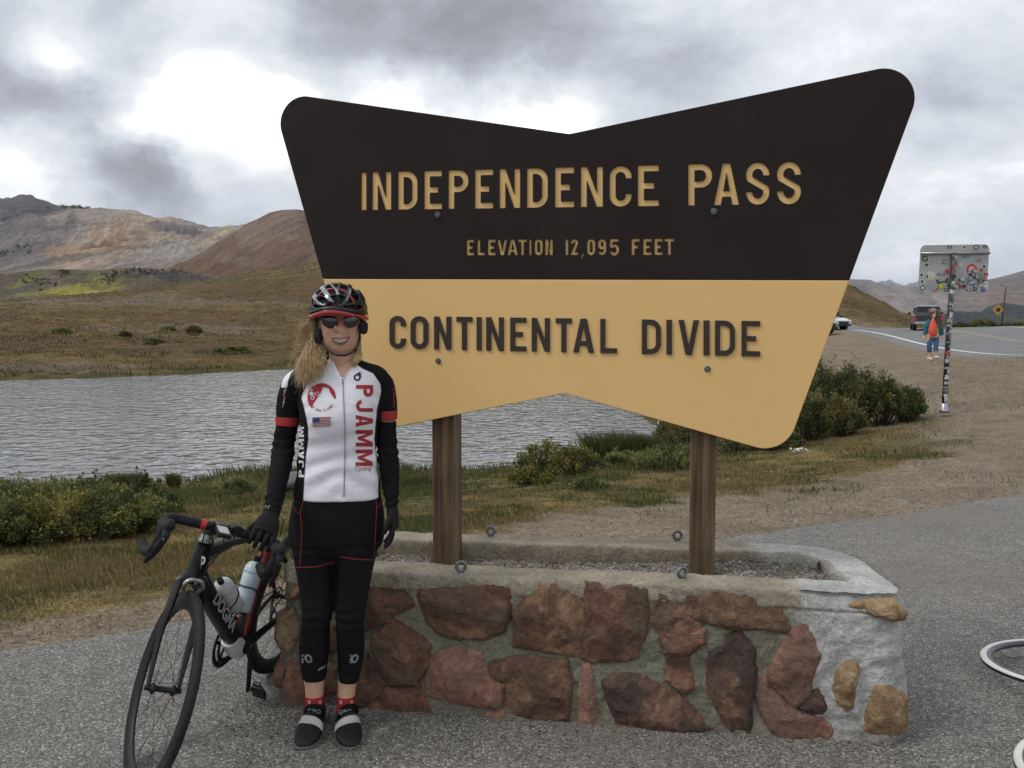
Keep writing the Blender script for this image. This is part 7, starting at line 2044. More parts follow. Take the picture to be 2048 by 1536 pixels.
    # ---- socks and shoes
    for s, (A, tx, tz) in enumerate(((ANK_R, -.760, 0), (ANK_L, -.584, 0))):
        bm = bmesh.new(); cxp = A[2][0]
        limb(bm, [(A[1][0] * .2 + A[2][0] * .8, 1389, 3.268, 18.6, .0375), (cxp, 1402, 3.268, 18.4, .0375), (cxp, 1424, 3.268, 19, .040)], grow=.0012, k=6)
        so = addbm('sock', bm, REDF); bs = bvh_of(so.data)
        for dx in (-10, 11):
            lp = [[(math.cos(a), math.sin(a)) for a in np.linspace(0, 2 * math.pi, 16)[:-1]], [(.55 * math.cos(a), .55 * math.sin(a)) for a in np.linspace(0, 2 * math.pi, 16)[:-1]]]
            decal(bs, poly_me(lp), lambda x, y, dx=dx: (cxp + dx + x * 2.2, 1404 - y * 3.6), REDPR if False else WHITEF, 'sock_print', cell=5)
        # shoe, built along its own axis: x forward, z up
        an = P(cxp, 1418, 3.268); heel = Vector((an.x + (.006 if s == 0 else -.004), 3.312, 0)); toe = Vector((tx, 3.048, 0))
        f = (toe - heel).normalized(); r_ = Vector((f.y, -f.x, 0)); Ls = (toe - heel).length
        Mx = Matrix(((f.x, -r_.x, 0, heel.x), (f.y, -r_.y, 0, heel.y), (0, 0, 1, 0), (0, 0, 0, 1)))
        def shoe_rings(tab, n=28, gap=0.0):
            bmx = bmesh.new(); RR = []
            for t, hw, h, sh, z0 in tab:
                ring = []
                for j in range(n):
                    a = 2 * math.pi * j / n; c, q = math.cos(a), math.sin(a)
                    yy = hw * math.copysign(abs(c) ** .8, c) + sh
                    zz = z0 + (h - z0) * (.5 + .5 * q) if q > 0 else z0 + (h - z0) * .5 * (1 - abs(q) ** .5 * 1.0)
                    ring.append(bmx.verts.new(Mx @ Vector((t * Ls, yy + (0), zz))))
                RR.append(ring)
            for a, b in zip(RR, RR[1:]):
                for j in range(n): bmx.faces.new((a[j], a[(j + 1) % n], b[(j + 1) % n], b[j]))
            bmx.faces.new(RR[0]); bmx.faces.new(RR[-1][::-1]); return bmx
        sd = (1 if s == 0 else -1) * .004
        tab = [(.0, .016, .050, 0, .018), (.03, .027, .078, 0, .014), (.10, .034, .088, 0, .012), (.20, .036, .092, 0, .012), (.30, .037, .094, 0, .012), (.40, .038, .090, sd * .5, .012), (.52, .043, .074, sd, .012), (.64, .048, .062, sd, .012), (.76, .048, .053, sd, .012), (.87, .042, .043, sd * .6, .014), (.95, .031, .034, 0, .018), (1.0, .014, .024, 0, .020)]
        q = catmull(tab, 4)
        bmx = shoe_rings([tuple(x) for x in q]); sh = addbm('shoe', bmx, SHOEM)
        tab2 = [(t, hw + .0012, .016, sd_, .002) for t, hw, h, sd_, z0 in tab]
        bmx = shoe_rings([tuple(x) for x in catmull(tab2, 4)]); sl_ = addbm('sole', bmx, [SOLE], parent=sh)
        # straps: bands that follow the upper
        def strap(t0, t1, m, name, lift=.003, a0=8, a1=172, label=None):
            T_ = np.array(catmull(tab, 8)); bmx = bmesh.new(); rows_ = []
            for t in np.linspace(t0, t1, 5):
                hw, h, sh_, z0 = (np.interp(t, T_[:, 0], T_[:, c]) for c in (1, 2, 3, 4)); row = []
                for a in np.linspace(R(a0), R(a1), 24):
                    c, q_ = math.cos(a), math.sin(a)
                    tt = t + .05 * (c if s == 0 else -c)
                    hw2, h2, sh2, z2 = (np.interp(tt, T_[:, 0], T_[:, cc]) for cc in (1, 2, 3, 4))
                    row.append(bmx.verts.new(Mx @ Vector((tt * Ls, (hw2 + lift) * math.copysign(abs(c) ** .8, c) + sh2, z2 + (h2 + lift - z2) * (.5 + .5 * q_)))))
                rows_.append(row)
            for a, b in zip(rows_, rows_[1:]):
                for i in range(23): bmx.faces.new((a[i], a[i + 1], b[i + 1], b[i]))
            rr2 = bmesh.ops.solidify(bmx, geom=bmx.faces[:], thickness=.0022)
            return addbm(name, bmx, m, parent=sh, label=label)
        strap(.53, .67, SHOEW, 'strap', label='white strap across the shoe')
        strap(.345, .475, SHOEM, 'ankle_strap', .0045, 15, 165)
        bsh = bvh_of([c for c in sh.children if c.name.startswith('ankle_strap')][0].data)
        decal(bsh, flat('GIRO', off=.004), (lambda x, y: (628.5 + x * 25, 1423 - y * 8.5 + x * 2)) if s == 0 else (lambda x, y: (690 + x * 25, 1424 - y * 8.5 - x * 3)), GREYPR, 'shoe_lettering', cell=.2, off=.0014)
        q1 = (617, 1446) if s == 0 else (696, 1444)
        bm = bmesh.new(); st_ = [c for c in sh.children if c.name.startswith('strap')][0]; bv = bvh_of(st_.data)
        h1 = surf(bv, q1[0], q1[1] - 5, .002); h2 = surf(bv, q1[0] + .5, q1[1] + 8, .002)
        if h1 and h2:
            sweep(bm, [h1, h2], .0016, .004, n=8, ref=(0, -1, .5)); addbm('buckle', bm, ALU, parent=sh)
    # ---- sunglasses
    def gy(x): return 3.108 + 2.6 * (x - HC.x) ** 2 * 1.4
    def gp(px, py, off=0):
        v = P(px, py, 3.11)
        for _ in range(3): v = P(px, py, gy(v.x) - off)
        return v
    LENS = mat('mirror_lens', [(0, (.045, .050, .052)), (1, (.085, .09, .09))], scale=3, rough=.06, metal=.75)
    GLR = mat('glasses_red', (.33, .012, .018), scale=20, rough=.3, coat=.3)
    lens1 = [(643, 634), (652, 632.2), (664, 632.5), (674, 636), (677, 641), (674, 650), (668, 655.5), (660, 656.5), (651, 653), (645, 646)]
    lens2 = [(686.5, 642), (689, 636), (698, 632.5), (708, 632), (715.5, 634), (716, 645), (711, 652), (702, 655.5), (694, 654.5), (689, 649)]
    gl = None
    for L in (lens1, lens2):
        bm = bmesh.new(); c = np.mean(L, 0); rings = []
        S_ = catmull(L + [L[0]], 4)[:-1]
        for k in (1, .66, .33): rings.append([bm.verts.new(gp(c[0] + (x - c[0]) * k, c[1] + (y - c[1]) * k, .0035 * (1 - k * k))) for x, y in S_])
        n = len(S_); cv = bm.verts.new(gp(c[0], c[1], .0035))
        for a, b in zip(rings, rings[1:]):
            for i in range(n): bm.faces.new((a[i], a[(i + 1) % n], b[(i + 1) % n], b[i]))
        for i in range(n): bm.faces.new((rings[-1][i], rings[-1][(i + 1) % n], cv))
        bmesh.ops.recalc_face_normals(bm, faces=bm.faces)
        bmesh.ops.solidify(bm, geom=bm.faces[:], thickness=.002)
        if gl is None: gl = addbm('sunglasses', bm, LENS, label='wraparound sunglasses with red frame and grey lenses')
        else: addbm('lens', bm, LENS, parent=gl)
    bm = bmesh.new()
    sweep(bm, spline([gp(x, y, .001) for x, y in ((638, 634), (645, 632), (655, 630.8), (666, 631.5), (675, 636), (681, 638.2), (688, 635.5), (697, 631.2), (708, 630.3), (716, 631), (721, 634))], 5), lerp_list([.0042, .0026, .0020, .0020, .0026, .0042], 51), .0022, n=8, ref=(0, 0, 1))
    for L in ([(676, 639), (677.5, 645), (675, 651), (670, 655.5)], [(686.5, 640), (687, 646), (690, 651.5), (695, 655.2)]):
        sweep(bm, spline([gp(x, y, .002) for x, y in L], 4), .0017, n=8, ref=(0, -1, 0))
    for s, (x, y) in ((-1, (640, 634)), (1, (719, 634))):
        a = gp(x, y); sweep(bm, spline([a, a + Vector((s * .006, .015, 0)), a + Vector((s * .006, .06, .001)), a + Vector((s * .003, .10, -.006))], 4), .0035, .0014, n=8, ref=(0, 0, 1))
    addbm('frame', bm, GLR, parent=gl)
    # ---- helmet
    hc = Vector((P(675, 600, 3.2).x, 3.222, 1.602))
    HR = (.1035, .138, .098)
    def hp(al, be, r=1.0):
        al, be = R(al), R(be)
        return hc + Vector((HR[0] * r * math.sin(al) * math.cos(be), -HR[1] * r * math.sin(be), HR[2] * r * math.cos(al) * math.cos(be)))
    HB = mat('helmet_black', (.011, .011, .013), scale=8, rough=.38)
    HS = mat('helmet_silver', [(0, (.15, .17, .19)), (1, (.24, .26, .28))], scale=6, rough=.25, metal=.35, coat=.4)
    HRD = mat('helmet_red', (.30, .012, .018), scale=10, rough=.3, coat=.3)
    FOAM = mat('helmet_foam', (.020, .018, .018), scale=60, rough=.9)
    bm = bmesh.new(); nA, nB = 40, 30; gr = []
    for i in range(nA + 1):
        gr.append([bm.verts.new(hp(-100 + 200 * i / nA, -74 + 148 * j / nB, .84)) for j in range(nB + 1)])
    for i in range(nA):
        for j in range(nB): bm.faces.new((gr[i][j], gr[i + 1][j], gr[i + 1][j + 1], gr[i][j + 1]))
    he = addbm('helmet', bm, FOAM, label='black helmet with silver ribs and a red lower rim')
    vents = [(11, -30, 8, 22), (-11, -30, 8, 22), (34, -28, 8, 22), (-34, -28, 8, 22), (57, -28, 8, 20), (-57, -28, 8, 20), (-76, -14, 5, 14), (76, -14, 5, 14)]
    hx = lambda L: [(540 + x / 5.907, 540 + y / 5.907) for x, y in L]
    fv = [hx(L) for L in ([(540, 325), (600, 310), (655, 335), (705, 392), (620, 398), (565, 365)], [(515, 255), (562, 215), (585, 225), (640, 300), (560, 290)], [(640, 182), (700, 165), (760, 230), (785, 275), (715, 290), (680, 240)], [(705, 305), (860, 298), (890, 320), (850, 398), (785, 398), (740, 345)], [(835, 135), (925, 155), (905, 265), (850, 285), (808, 250)], [(950, 300), (1045, 288), (1062, 340), (1010, 372), (920, 400), (915, 370)], [(955, 165), (1020, 200), (1065, 268), (975, 285)], [(500, 405), (590, 425), (725, 432), (760, 466), (640, 478), (540, 470)], [(870, 425), (1060, 412), (1090, 440), (1040, 470), (890, 468)], [(470, 360), (490, 330), (540, 390), (490, 400)], [(1085, 300), (1110, 330), (1115, 400), (1075, 380)], [(730, 118), (800, 112), (815, 150), (795, 215), (760, 190)])]
    sv = [hx(L) for L in ([(575, 200), (640, 168), (690, 240), (790, 435), (735, 430), (650, 330)], [(470, 320), (500, 250), (560, 310), (610, 395), (735, 402), (760, 432), (600, 425), (540, 395)], [(680, 135), (745, 125), (800, 215), (815, 290), (785, 290), (740, 200)], [(812, 150), (835, 140), (815, 290), (800, 250)])]
    nA, nB = 200, 130; A_ = np.linspace(-98, 98, nA); B_ = np.linspace(-76, 76, nB); bm = bmesh.new(); gr = {}
    GA, GB = np.meshgrid(A_, B_, indexing='ij'); al_, be_ = np.radians(GA), np.radians(GB)
    HPV = np.stack([hc.x + HR[0] * np.sin(al_) * np.cos(be_), hc.y - HR[1] * np.sin(be_), hc.z + HR[2] * np.cos(al_) * np.cos(be_)], -1).reshape(-1, 3)
    PX_, PY_ = proj_np(HPV); EV = np.full(PX_.shape, 9.0)
    for L in fv: EV = np.minimum(EV, np.where(GB.ravel() > -12, 1 + poly_sd(L, PX_, PY_) / 4.5, 9))
    for ca, cb, ra, rb in vents: EV = np.minimum(EV, (((GA - ca) / ra) ** 2 + np.abs((GB - cb) / rb) ** 2.4).ravel())
    SV = np.full(PX_.shape, 9.0)
    for L in sv: SV = np.minimum(SV, np.where(GB.ravel() > -12, poly_sd(L, PX_, PY_), 9))
    EV = EV.reshape(nA, nB); SV = SV.reshape(nA, nB)
    for i, a in enumerate(A_):
        for j, b in enumerate(B_): gr[i, j] = bm.verts.new(hp(a, b, 1.0 - .030 * max(0, 1 - max(0, EV[i][j] - 1) / .55) ** 2))
    for i in range(nA - 1):
        for j in range(nB - 1):
            if EV[i][j] < 1 or EV[i + 1][j + 1] < 1 or EV[i][j + 1] < 1 or EV[i + 1][j] < 1: continue
            f = bm.faces.new((gr[i, j], gr[i + 1, j], gr[i + 1, j + 1], gr[i, j + 1]))
            if SV[i][j] < 0: f.material_index = 1
    bmesh.ops.delete(bm, geom=[v for v in bm.verts if not v.link_faces], context='VERTS')
    bmesh.ops.recalc_face_normals(bm, faces=bm.faces); bmesh.ops.solidify(bm, geom=bm.faces[:], thickness=.012)
    shell_ = addbm('helmet_shell', bm, [HB, HS], parent=he)
    for be, m, r0 in ((14, HB, .92), (-28, HB, .93)):
        bm = bmesh.new(); sweep(bm, [hp(a, be, r0) for a in range(-88, 89, 8)], .010, .006, n=8, ref=(0, -1, 0)); addbm('helmet_brace', bm, m, parent=he)
    bm = bmesh.new(); sweep(bm, [hp(a, 40, .92) for a in range(-84, 85, 7)], .0050, n=8, ref=(0, -1, 0)); addbm('helmet_hoop', bm, HRD, parent=he)
    # rim: front band with a raised middle, sides and back
    bm = bmesh.new(); k = 64; ring = []
    for j in range(k):
        a = 2 * math.pi * j / k; c, s_ = math.cos(a), math.sin(a)
        front = max(0, -s_)
        z_ = -.020 - .014 * abs(c) ** 2 + .006 * front ** 6 - .010 * max(0, s_)
        for_r = 1.0
        p = hc + Vector((HR[0] * .97 * c, HR[1] * .95 * s_, z_)); q = Vector((c, s_ * 1.1, 0)).normalized()
        hgt = .0085 + .004 * front ** 8
        ring.append([bm.verts.new(p + q * o + Vector((0, 0, z2 * hgt / .010))) for o, z2 in ((.004, -.010), (.008, -.004), (.007, .006), (.0, .010), (-.012, .008), (-.012, -.010))])
    for i in range(k):
        a, b = ring[i], ring[(i + 1) % k]
        for j in range(6): bm.faces.new((a[j], b[j], b[(j + 1) % 6], a[(j + 1) % 6]))
    addbm('helmet_rim', bm, HRD, parent=he)
    bm = bmesh.new(); k = 48; ring = []
    for j in range(k):
        a = 2 * math.pi * j / k; c, s_ = math.cos(a), math.sin(a)
        p = hc + Vector((HR[0] * 1.0 * c, HR[1] * .99 * s_, -.004 - .012 * abs(c) ** 2 + .004 * max(0, -s_) ** 6)); q = Vector((c, s_, 0)).normalized()
        ring.append([bm.verts.new(p + q * o + Vector((0, 0, z2))) for o, z2 in ((.001, -.008), (.003, 0), (-.003, .008), (-.018, .008), (-.018, -.008))])
    for i in range(k):
        a, b = ring[i], ring[(i + 1) % k]
        for j in range(5): bm.faces.new((a[j], b[j], b[(j + 1) % 5], a[(j + 1) % 5]))
    addbm('helmet_lower_shell', bm, HB, parent=he)
    # word down one rib
    bh = bvh_of(shell_.data)
    decal(bh, flat('PROTONE', off=.005), lambda x, y: (697.5 + x * 8 + y * 4.4 * .93, 590 - x * 24 - y * -4.4 * -.35 * -1), WHITEF, 'helmet_lettering', cell=.3)
    STRAP = mat('helmet_strap', (.012, .012, .013), scale=80, rough=.8)
    for s, xs in ((-1, [(633, 636), (635, 668), (646, 690), (658, 702), (671, 709), (684, 711)]), (1, [(723, 636), (720, 668), (715, 690), (707, 702), (696, 709), (684, 711)])):
        bm = bmesh.new(); pts = []
        for i, (x, y) in enumerate(xs):
            yy = (3.20, 3.19, 3.165, 3.145, 3.128, 3.122)[i]
            pts.append(P(x, y, yy))
        sweep(bm, spline(pts, 6), .0012, .0040, n=8, ref=(0, -1, 0)); addbm('chin_strap', bm, STRAP, parent=he)
    # wool wind covers on the straps
    for (x, y, yy, w_, h_) in ((636.5, 672, 3.175, .0135, .024), (727, 655, 3.18, .0165, .024)):
        c = P(x, y, yy); bm = bmesh.new(); bmesh.ops.create_icosphere(bm, subdivisions=4, radius=1)
        rg = np.random.default_rng(int(x))
        for v in bm.verts:
            u = v.co.copy(); nz_ = float(fbm(np.array([u.x * 5 + 3 + u.z]), np.array([u.z * 5 + u.y * 3]), int(x), 3)[0])
            sq_ = 1 / max(abs(u.x), abs(u.z), .72) if x < 700 else 1
            v.co = c + Vector((u.x * w_ * min(sq_, 1.3), u.y * .016, u.z * h_ * min(sq_, 1.25))) * (1 + .22 * (nz_ - .5)) + Vector((u.x, u.y, u.z)) * .0012 * rg.normal()
        addbm('strap_cover', bm, STRAP, parent=he, smooth=False)
    # ---- hair: a blown pony tail to her right, a little on the left of the neck
    HAIR = mat('blonde_hair', [(0, (.42, .27, .13)), (.5, (.62, .45, .24)), (1, (.78, .62, .38))], scale=50, rough=.5, attr_col='Col')
    rg = np.random.default_rng(12)
    VV = []; FF = []; CC = []
    def strand(pts, r):
        q = spline(pts, 5); b0 = len(VV); n = len(q)
        k = rg.uniform(.6, 1.25)
        fr = frames(q, (0.3, -1, .2))
        for i, (p, a, b, t) in enumerate(fr):
            rr_ = r * (1 - .6 * (i / (n - 1)) ** 2)
            for j in range(3):
                an = 2 * math.pi * j / 3; VV.append(p + a * (rr_ * math.cos(an)) + b * (rr_ * math.sin(an))); CC.append((k, k * rg.uniform(.97, 1.0), k * .97))
        for i in range(n - 1):
            for j in range(3): FF.append((b0 + i * 3 + j, b0 + i * 3 + (j + 1) % 3, b0 + (i + 1) * 3 + (j + 1) % 3, b0 + (i + 1) * 3 + j))
    def jit(s): return Vector(rg.normal(size=3) * s)
    for i in range(950):
        u = rg.random(); tipx = 596 + 46 * u + rg.normal() * 8; tipy = 768 - 42 * abs(u - .35) + rg.normal() * 12 - 14 * rg.random()
        y3 = 3.13 + .05 * rg.random()
        sway = rg.normal() * 6
        strand([P(637 + rg.normal() * 5, 640 + rg.random() * 40, 3.235) + jit(.004), P(622 + 14 * u + rg.normal() * 4, 672 + rg.normal() * 6, 3.205) + jit(.003), P(612 + 26 * u + sway * .5, 705 + rg.normal() * 6, 3.17 + .02 * rg.random()) + jit(.003), P((tipx + 612 + 26 * u) / 2 + sway, (tipy + 705) / 2, y3 + .015) + jit(.003), P(tipx, tipy, y3) + jit(.003)], rg.uniform(.0005, .0011))
    for i in range(190):                  # strands lifted by the wind
        u = rg.random(); yb = 640 + 34 * rg.random()
        tx_ = 586 + rg.random() * 26; ty_ = 634 + 50 * rg.random() + (20 if u > .6 else 0)
        strand([P(634 + rg.normal() * 3, yb, 3.22), P(620, yb + 4 + rg.normal() * 5, 3.20), P(604 + rg.normal() * 4, (yb + ty_) / 2 + 8 + rg.normal() * 5, 3.19), P(tx_, ty_, 3.18) + jit(.006)], rg.uniform(.0005, .0009))
    for i in range(14):
        strand([P(618, 690, 3.19), P(596 + rg.normal() * 5, 700 + rg.normal() * 6, 3.18), P(582 + rg.normal() * 5, 716 + rg.normal() * 8, 3.17), P(584 + rg.normal() * 8, 735 + rg.normal() * 8, 3.17)], .0005)
    for i in range(170):                  # on the left of the neck
        u = rg.random()
        strand([P(716 + rg.normal() * 3, 672, 3.24), P(718 + 4 * u, 695 + rg.normal() * 3, 3.225), P(716 + rg.normal() * 3, 715, 3.205), P(702 + 12 * rg.random(), 728 + 6 * rg.random(), 3.185)], rg.uniform(.0008, .0014))
    me = mesh_np('hair', np.array([tuple(v) for v in VV]), np.array(FF)); attr(me, 'Col', np.array(CC), 'FLOAT_COLOR')
    add('hair', me, HAIR, label='long blonde hair blown to one side')
build_cyclist()
# ================================================================== background: vehicles, people, roadside things
def gz(px, py, Y):                         # stand a thing on the land along this pixel column
    u = (px - 1024) / CF; x = u * Y
    return x, Y, hz(x, Y)
CARP_D = mat('dark_car_paint', (.016, .017, .020), scale=2, rough=.28, coat=.5)
CARP_W = mat('white_car_paint', (.55, .56, .57), scale=2, rough=.35, coat=.4)
CARP_S = mat('silver_car_paint', (.26, .27, .29), scale=2, rough=.32, metal=.4, coat=.4)
CGLASS = mat('car_glass', (.012, .014, .016), scale=2, rough=.08, spec=.6)
TAILR = mat('tail_light', (.40, .03, .03), scale=4, rough=.2, coat=.4)
HEADL = mat('head_light', (.6, .62, .64), scale=4, rough=.12)
CHROME = mat('chrome', (.5, .5, .5), scale=4, rough=.2, metal=1)
PLAST = mat('black_plastic', (.016, .016, .017), scale=20, rough=.6)
PLATE = mat('licence_plate', (.45, .50, .48), scale=9, rough=.5)
def vehicle(label, loc, rz, L, Wd, H, paint, kind):
    root = empty('parked_car' if kind == 'suv' else 'pickup_truck', loc, label, 'car' if kind == 'suv' else 'pickup', rot=(0, 0, rz))
    root.rotation_euler = (0, 0, rz)
    hw = Wd / 2
    # local +x is the nose; body as stations: x, half width, belt height, floor
    def shell(name, st, m, parent=root):
        bm = bmesh.new(); RR = []
        for x, w, z0, z1, r in st:
            pts = [(-w, z0 + r * .6), (-w, z1 - r), (-w + r, z1), (w - r, z1), (w, z1 - r), (w, z0 + r * .6), (w - r * .6, z0), (-w + r * .6, z0)]
            RR.append([bm.verts.new((x, y, z)) for y, z in pts])
        for a, b in zip(RR, RR[1:]):
            for j in range(8): bm.faces.new((a[j], a[(j + 1) % 8], b[(j + 1) % 8], b[j]))
        bm.faces.new(RR[0]); bm.faces.new(RR[-1][::-1])
        o = bm_obj(name, bm, m, parent); sharp_auto(o, 28); return o
    hl = L / 2
    if kind == 'pickup':
        shell('body', [(-hl, hw * .95, .55, 1.18, .06), (-hl + .1, hw, .50, 1.20, .07), (hl - 2.2, hw, .45, 1.22, .07), (hl - 1.2, hw, .45, 1.20, .10), (hl - .3, hw * .97, .45, 1.10, .12), (hl, hw * .85, .50, .98, .12)], paint)
        shell('cab', [(-hl + 1.75, hw * .90, 1.15, 1.22, .03), (-hl + 1.95, hw * .84, 1.15, 1.84, .12), (-hl + 2.6, hw * .82, 1.15, H, .14), (hl - 2.6, hw * .82, 1.15, H, .14), (hl - 1.9, hw * .86, 1.15, 1.40, .10), (hl - 1.7, hw * .88, 1.15, 1.22, .03)], paint)
        for nm, c, h in (('rear_window', (-hl + 1.86, 0, 1.56), (.05, hw * .70, .24)), ('side_window', (0, 0, 1.53), (1.0, hw * .875, .20)), ('windscreen', (hl - 2.05, 0, 1.50), (.22, hw * .75, .20))):
            bm = bmesh.new(); box_bm(bm, c, h, bev=.03); bm_obj(nm, bm, CGLASS, root, False)
        bm = bmesh.new(); box_bm(bm, (-hl - .012, 0, .92), (.03, hw * .78, .25), bev=.02); box_bm(bm, (-hl - .045, 0, 1.02), (.012, .12, .03), bev=.005); bm_obj('tailgate', bm, paint, root, False)
        bm = bmesh.new(); box_bm(bm, (-hl - .05, 0, .58), (.10, hw * .95, .10), bev=.03); bm_obj('rear_bumper', bm, CHROME, root, False)
        bm = bmesh.new(); box_bm(bm, (-hl - .155, 0, .58), (.01, .16, .08)); bm_obj('licence_plate', bm, PLATE, root, False)
        for s in (-1, 1):
            bm = bmesh.new(); box_bm(bm, (-hl + .0, s * hw * .90, .95), (.05, .075, .20), bev=.02); bm_obj('tail_light', bm, TAILR, root, False)
        bm = bmesh.new(); box_bm(bm, (-hl + 2.02, 0, H - .03), (.03, .22, .03), bev=.01); bm_obj('roof_light', bm, HEADL, root, False)
        wheels = ((-hl + 1.15, .43), (hl - .95, .43))
        mx, mz = hl - 1.9, 1.30
    else:
        shell('body', [(-hl, hw * .92, .42, .98, .08), (-hl + .15, hw, .38, 1.02, .10), (0, hw, .36, 1.02, .10), (hl - 1.3, hw, .36, 1.00, .12), (hl - .5, hw * .97, .38, .92, .14), (hl - .05, hw * .86, .40, .78, .14), (hl, hw * .80, .44, .72, .12)], paint)
        shell('cabin', [(-hl + .08, hw * .88, .95, 1.02, .03), (-hl + .35, hw * .80, .95, H - .10, .12), (-hl + 1.0, hw * .80, .95, H, .13), (.2, hw * .80, .95, H - .02, .13), (hl - 1.55, hw * .84, .95, 1.16, .08), (hl - 1.3, hw * .86, .95, 1.0, .03)], paint)
        for nm, c, h in (('rear_window', (-hl + .22, 0, 1.30), (.10, hw * .66, .20)), ('side_window', (-.35, 0, 1.26), (1.25, hw * .835, .17)), ('windscreen', (hl - 1.70, 0, 1.24), (.30, hw * .72, .17))):
            bm = bmesh.new(); box_bm(bm, c, h, bev=.04); bm_obj(nm, bm, CGLASS, root, False)
        for s in (-1, 1):
            bm = bmesh.new(); box_bm(bm, (hl - .18, s * hw * .70, .74), (.14, .17, .07), bev=.03); bm_obj('headlight', bm, HEADL, root, False)
            bm = bmesh.new(); box_bm(bm, (-hl + .05, s * hw * .84, .86), (.07, .07, .14), bev=.02); bm_obj('tail_light', bm, TAILR, root, False)
        bm = bmesh.new(); box_bm(bm, (hl - .02, 0, .60), (.05, hw * .55, .11), bev=.02); box_bm(bm, (hl - .04, 0, .42), (.08, hw * .80, .07), bev=.02); bm_obj('grille', bm, PLAST, root, False)
        wheels = ((-hl + .85, .36), (hl - .85, .36)); mx, mz = hl - 1.55, 1.05
    for s in (-1, 1):
        bm = bmesh.new(); box_bm(bm, (mx, s * (hw + .13), mz), (.07, .11, .10), bev=.03); bm_obj('wing_mirror', bm, PLAST, root, False)
        for x, r in wheels:
            bm = bmesh.new(); lathe_bm(bm, [(r * .62, -.12), (r * .93, -.12), (r, -.08), (r, .08), (r * .93, .12), (r * .62, .12)], 28, Matrix.Translation((x, s * (hw - .14), r)) @ Matrix.Rotation(math.pi / 2, 4, 'X')); w_ = bm_obj('wheel', bm, RUBBER, root); sharp_auto(w_)
            bm = bmesh.new(); lathe_bm(bm, [(0, -.10), (r * .60, -.10), (r * .62, .10), (r * .5, .105), (0, .07)], 20, Matrix.Translation((x, s * (hw - .14), r)) @ Matrix.Rotation(-s * math.pi / 2, 4, 'X')); bm_obj('rim', bm, ALU, w_)
    return root
x, y, z = gz(1856, 0, 53.5)
_hd = R(90 - 22)                # it drives away up the road
vehicle('dark pickup truck with red tail lights driving away on the road', (x + 1.1, y + 2.7, z + .06), _hd, 5.8, 2.03, 1.93, CARP_D, 'pickup').scale = (.84, .84, .84)
x, y, z = gz(1676, 0, 56); vehicle('silver off-road car with big black tyres half hidden behind the sign edge', (x - 1.55, y + 1.6, z), R(-66), 4.2, 1.8, 1.86, CARP_S, 'suv')
x, y, z = gz(1689, 0, 64); vehicle('white car parked behind the grey off-road car', (x - 1.0, y + 1.8, z), R(-70), 4.4, 1.8, 1.55, CARP_W, 'suv')

# ---- yellow warning sign and marker pole beyond the road
SIGNY = mat('sign_yellow', (.42, .23, .03), scale=4, rough=.5)
POLEM = mat('weathered_pole', (.05, .042, .035), scale=6, rough=.85)
x, y, z = gz(2001, 0, 57)
pole = empty('road_sign', (x, y, z - .1), 'yellow diamond warning sign beside a tall thin dark pole beyond the road', 'road sign')
bm = bmesh.new(); sweep(bm, [(0, 0, -.2), (.06, 0, 1.4), (.20, 0, 2.75)], [.05, .045, .035], n=10, ref=(0, 1, 0)); bm_obj('pole', bm, POLEM, pole)
bm = bmesh.new(); box_bm(bm, (.20, 0, 2.80), (.05, .05, .05), bev=.01); bm_obj('pole_cap', bm, ALU, pole)
bm = bmesh.new(); box_bm(bm, (0, 0, 0), (.27, .006, .27), bev=0); o = bm_obj('sign_plate', bm, SIGNY, pole, False); o.matrix_local = Matrix.Translation((-.30, -.06, 1.28)) @ Matrix.Rotation(R(45), 4, 'Y')
bm = bmesh.new(); box_bm(bm, (-.1, -.03, 1.28), (.14, .015, .02)); bm_obj('bracket', bm, ALU, pole)
bm = bmesh.new(); bm.faces.new([bm.verts.new((-.30 + a, -.068, 1.28 + b)) for a, b in ((-.13, -.12), (.10, -.14), (.16, -.02), (.13, .10), (.0, .14), (-.14, .04))]); bm_obj('symbol', bm, PLAST, pole, False)

# ---- the stickered sign, seen from behind
SGREY = mat('sign_back_aluminium', [(0, (.34, .345, .35)), (1, (.42, .425, .43))], scale=3, rough=.6, metal=.2)
SY = 15.3
b = P(1887, 826, SY); gzz = hz(b.x, SY)
tp = P(1907, 505, SY)
ss = empty('sticker_covered_sign', (b.x, SY, gzz), 'grey back of a road sign on a pole covered with stickers, right of the bush', 'road sign')
def loc(px, py, dy=0): v = P(px, py, SY + dy); return v - Vector((b.x, SY, gzz))
bm = bmesh.new()
out = fillet([np.array((loc(x_, y_).x, loc(x_, y_).z)) for x_, y_ in ((1841.5, 490.5), (1979.5, 488.5), (1973, 584), (1836, 583))], [.09, .09, .06, .06], .01)
vs0 = [bm.verts.new((p[0], 0, p[1])) for p in out]; vs1 = [bm.verts.new((p[0], .006, p[1])) for p in out]
bm.faces.new(vs0[::-1]); bm.faces.new(vs1)
for i in range(len(out)): bm.faces.new((vs0[i], vs0[(i + 1) % len(out)], vs1[(i + 1) % len(out)], vs1[i]))
bm_obj('sign_plate', bm, SGREY, ss, False)
bm = bmesh.new(); sweep(bm, [loc(1842, 507, -.03), loc(1980, 506, -.03)], .022, .022, n=12, ref=(0, 0, 1)); bm_obj('cross_bar', bm, ALU, ss)
pb, pt = loc(1888, 822, -.05), loc(1909, 506, -.05)
bm = bmesh.new(); sweep(bm, [pb, pb.lerp(pt, .5) + Vector((-.012, 0, 0)), pt], .044, n=16, ref=(1, 0, 0)); bm_obj('pole', bm, PLAST, ss)
bm = bmesh.new(); lathe_bm(bm, [(.085, -.03), (.085, .02), (.06, .05), (.055, .13), (.04, .14)], 20, Matrix.Translation(pb + Vector((0, 0, .0)))); bm_obj('pole_base', bm, ALU, ss)
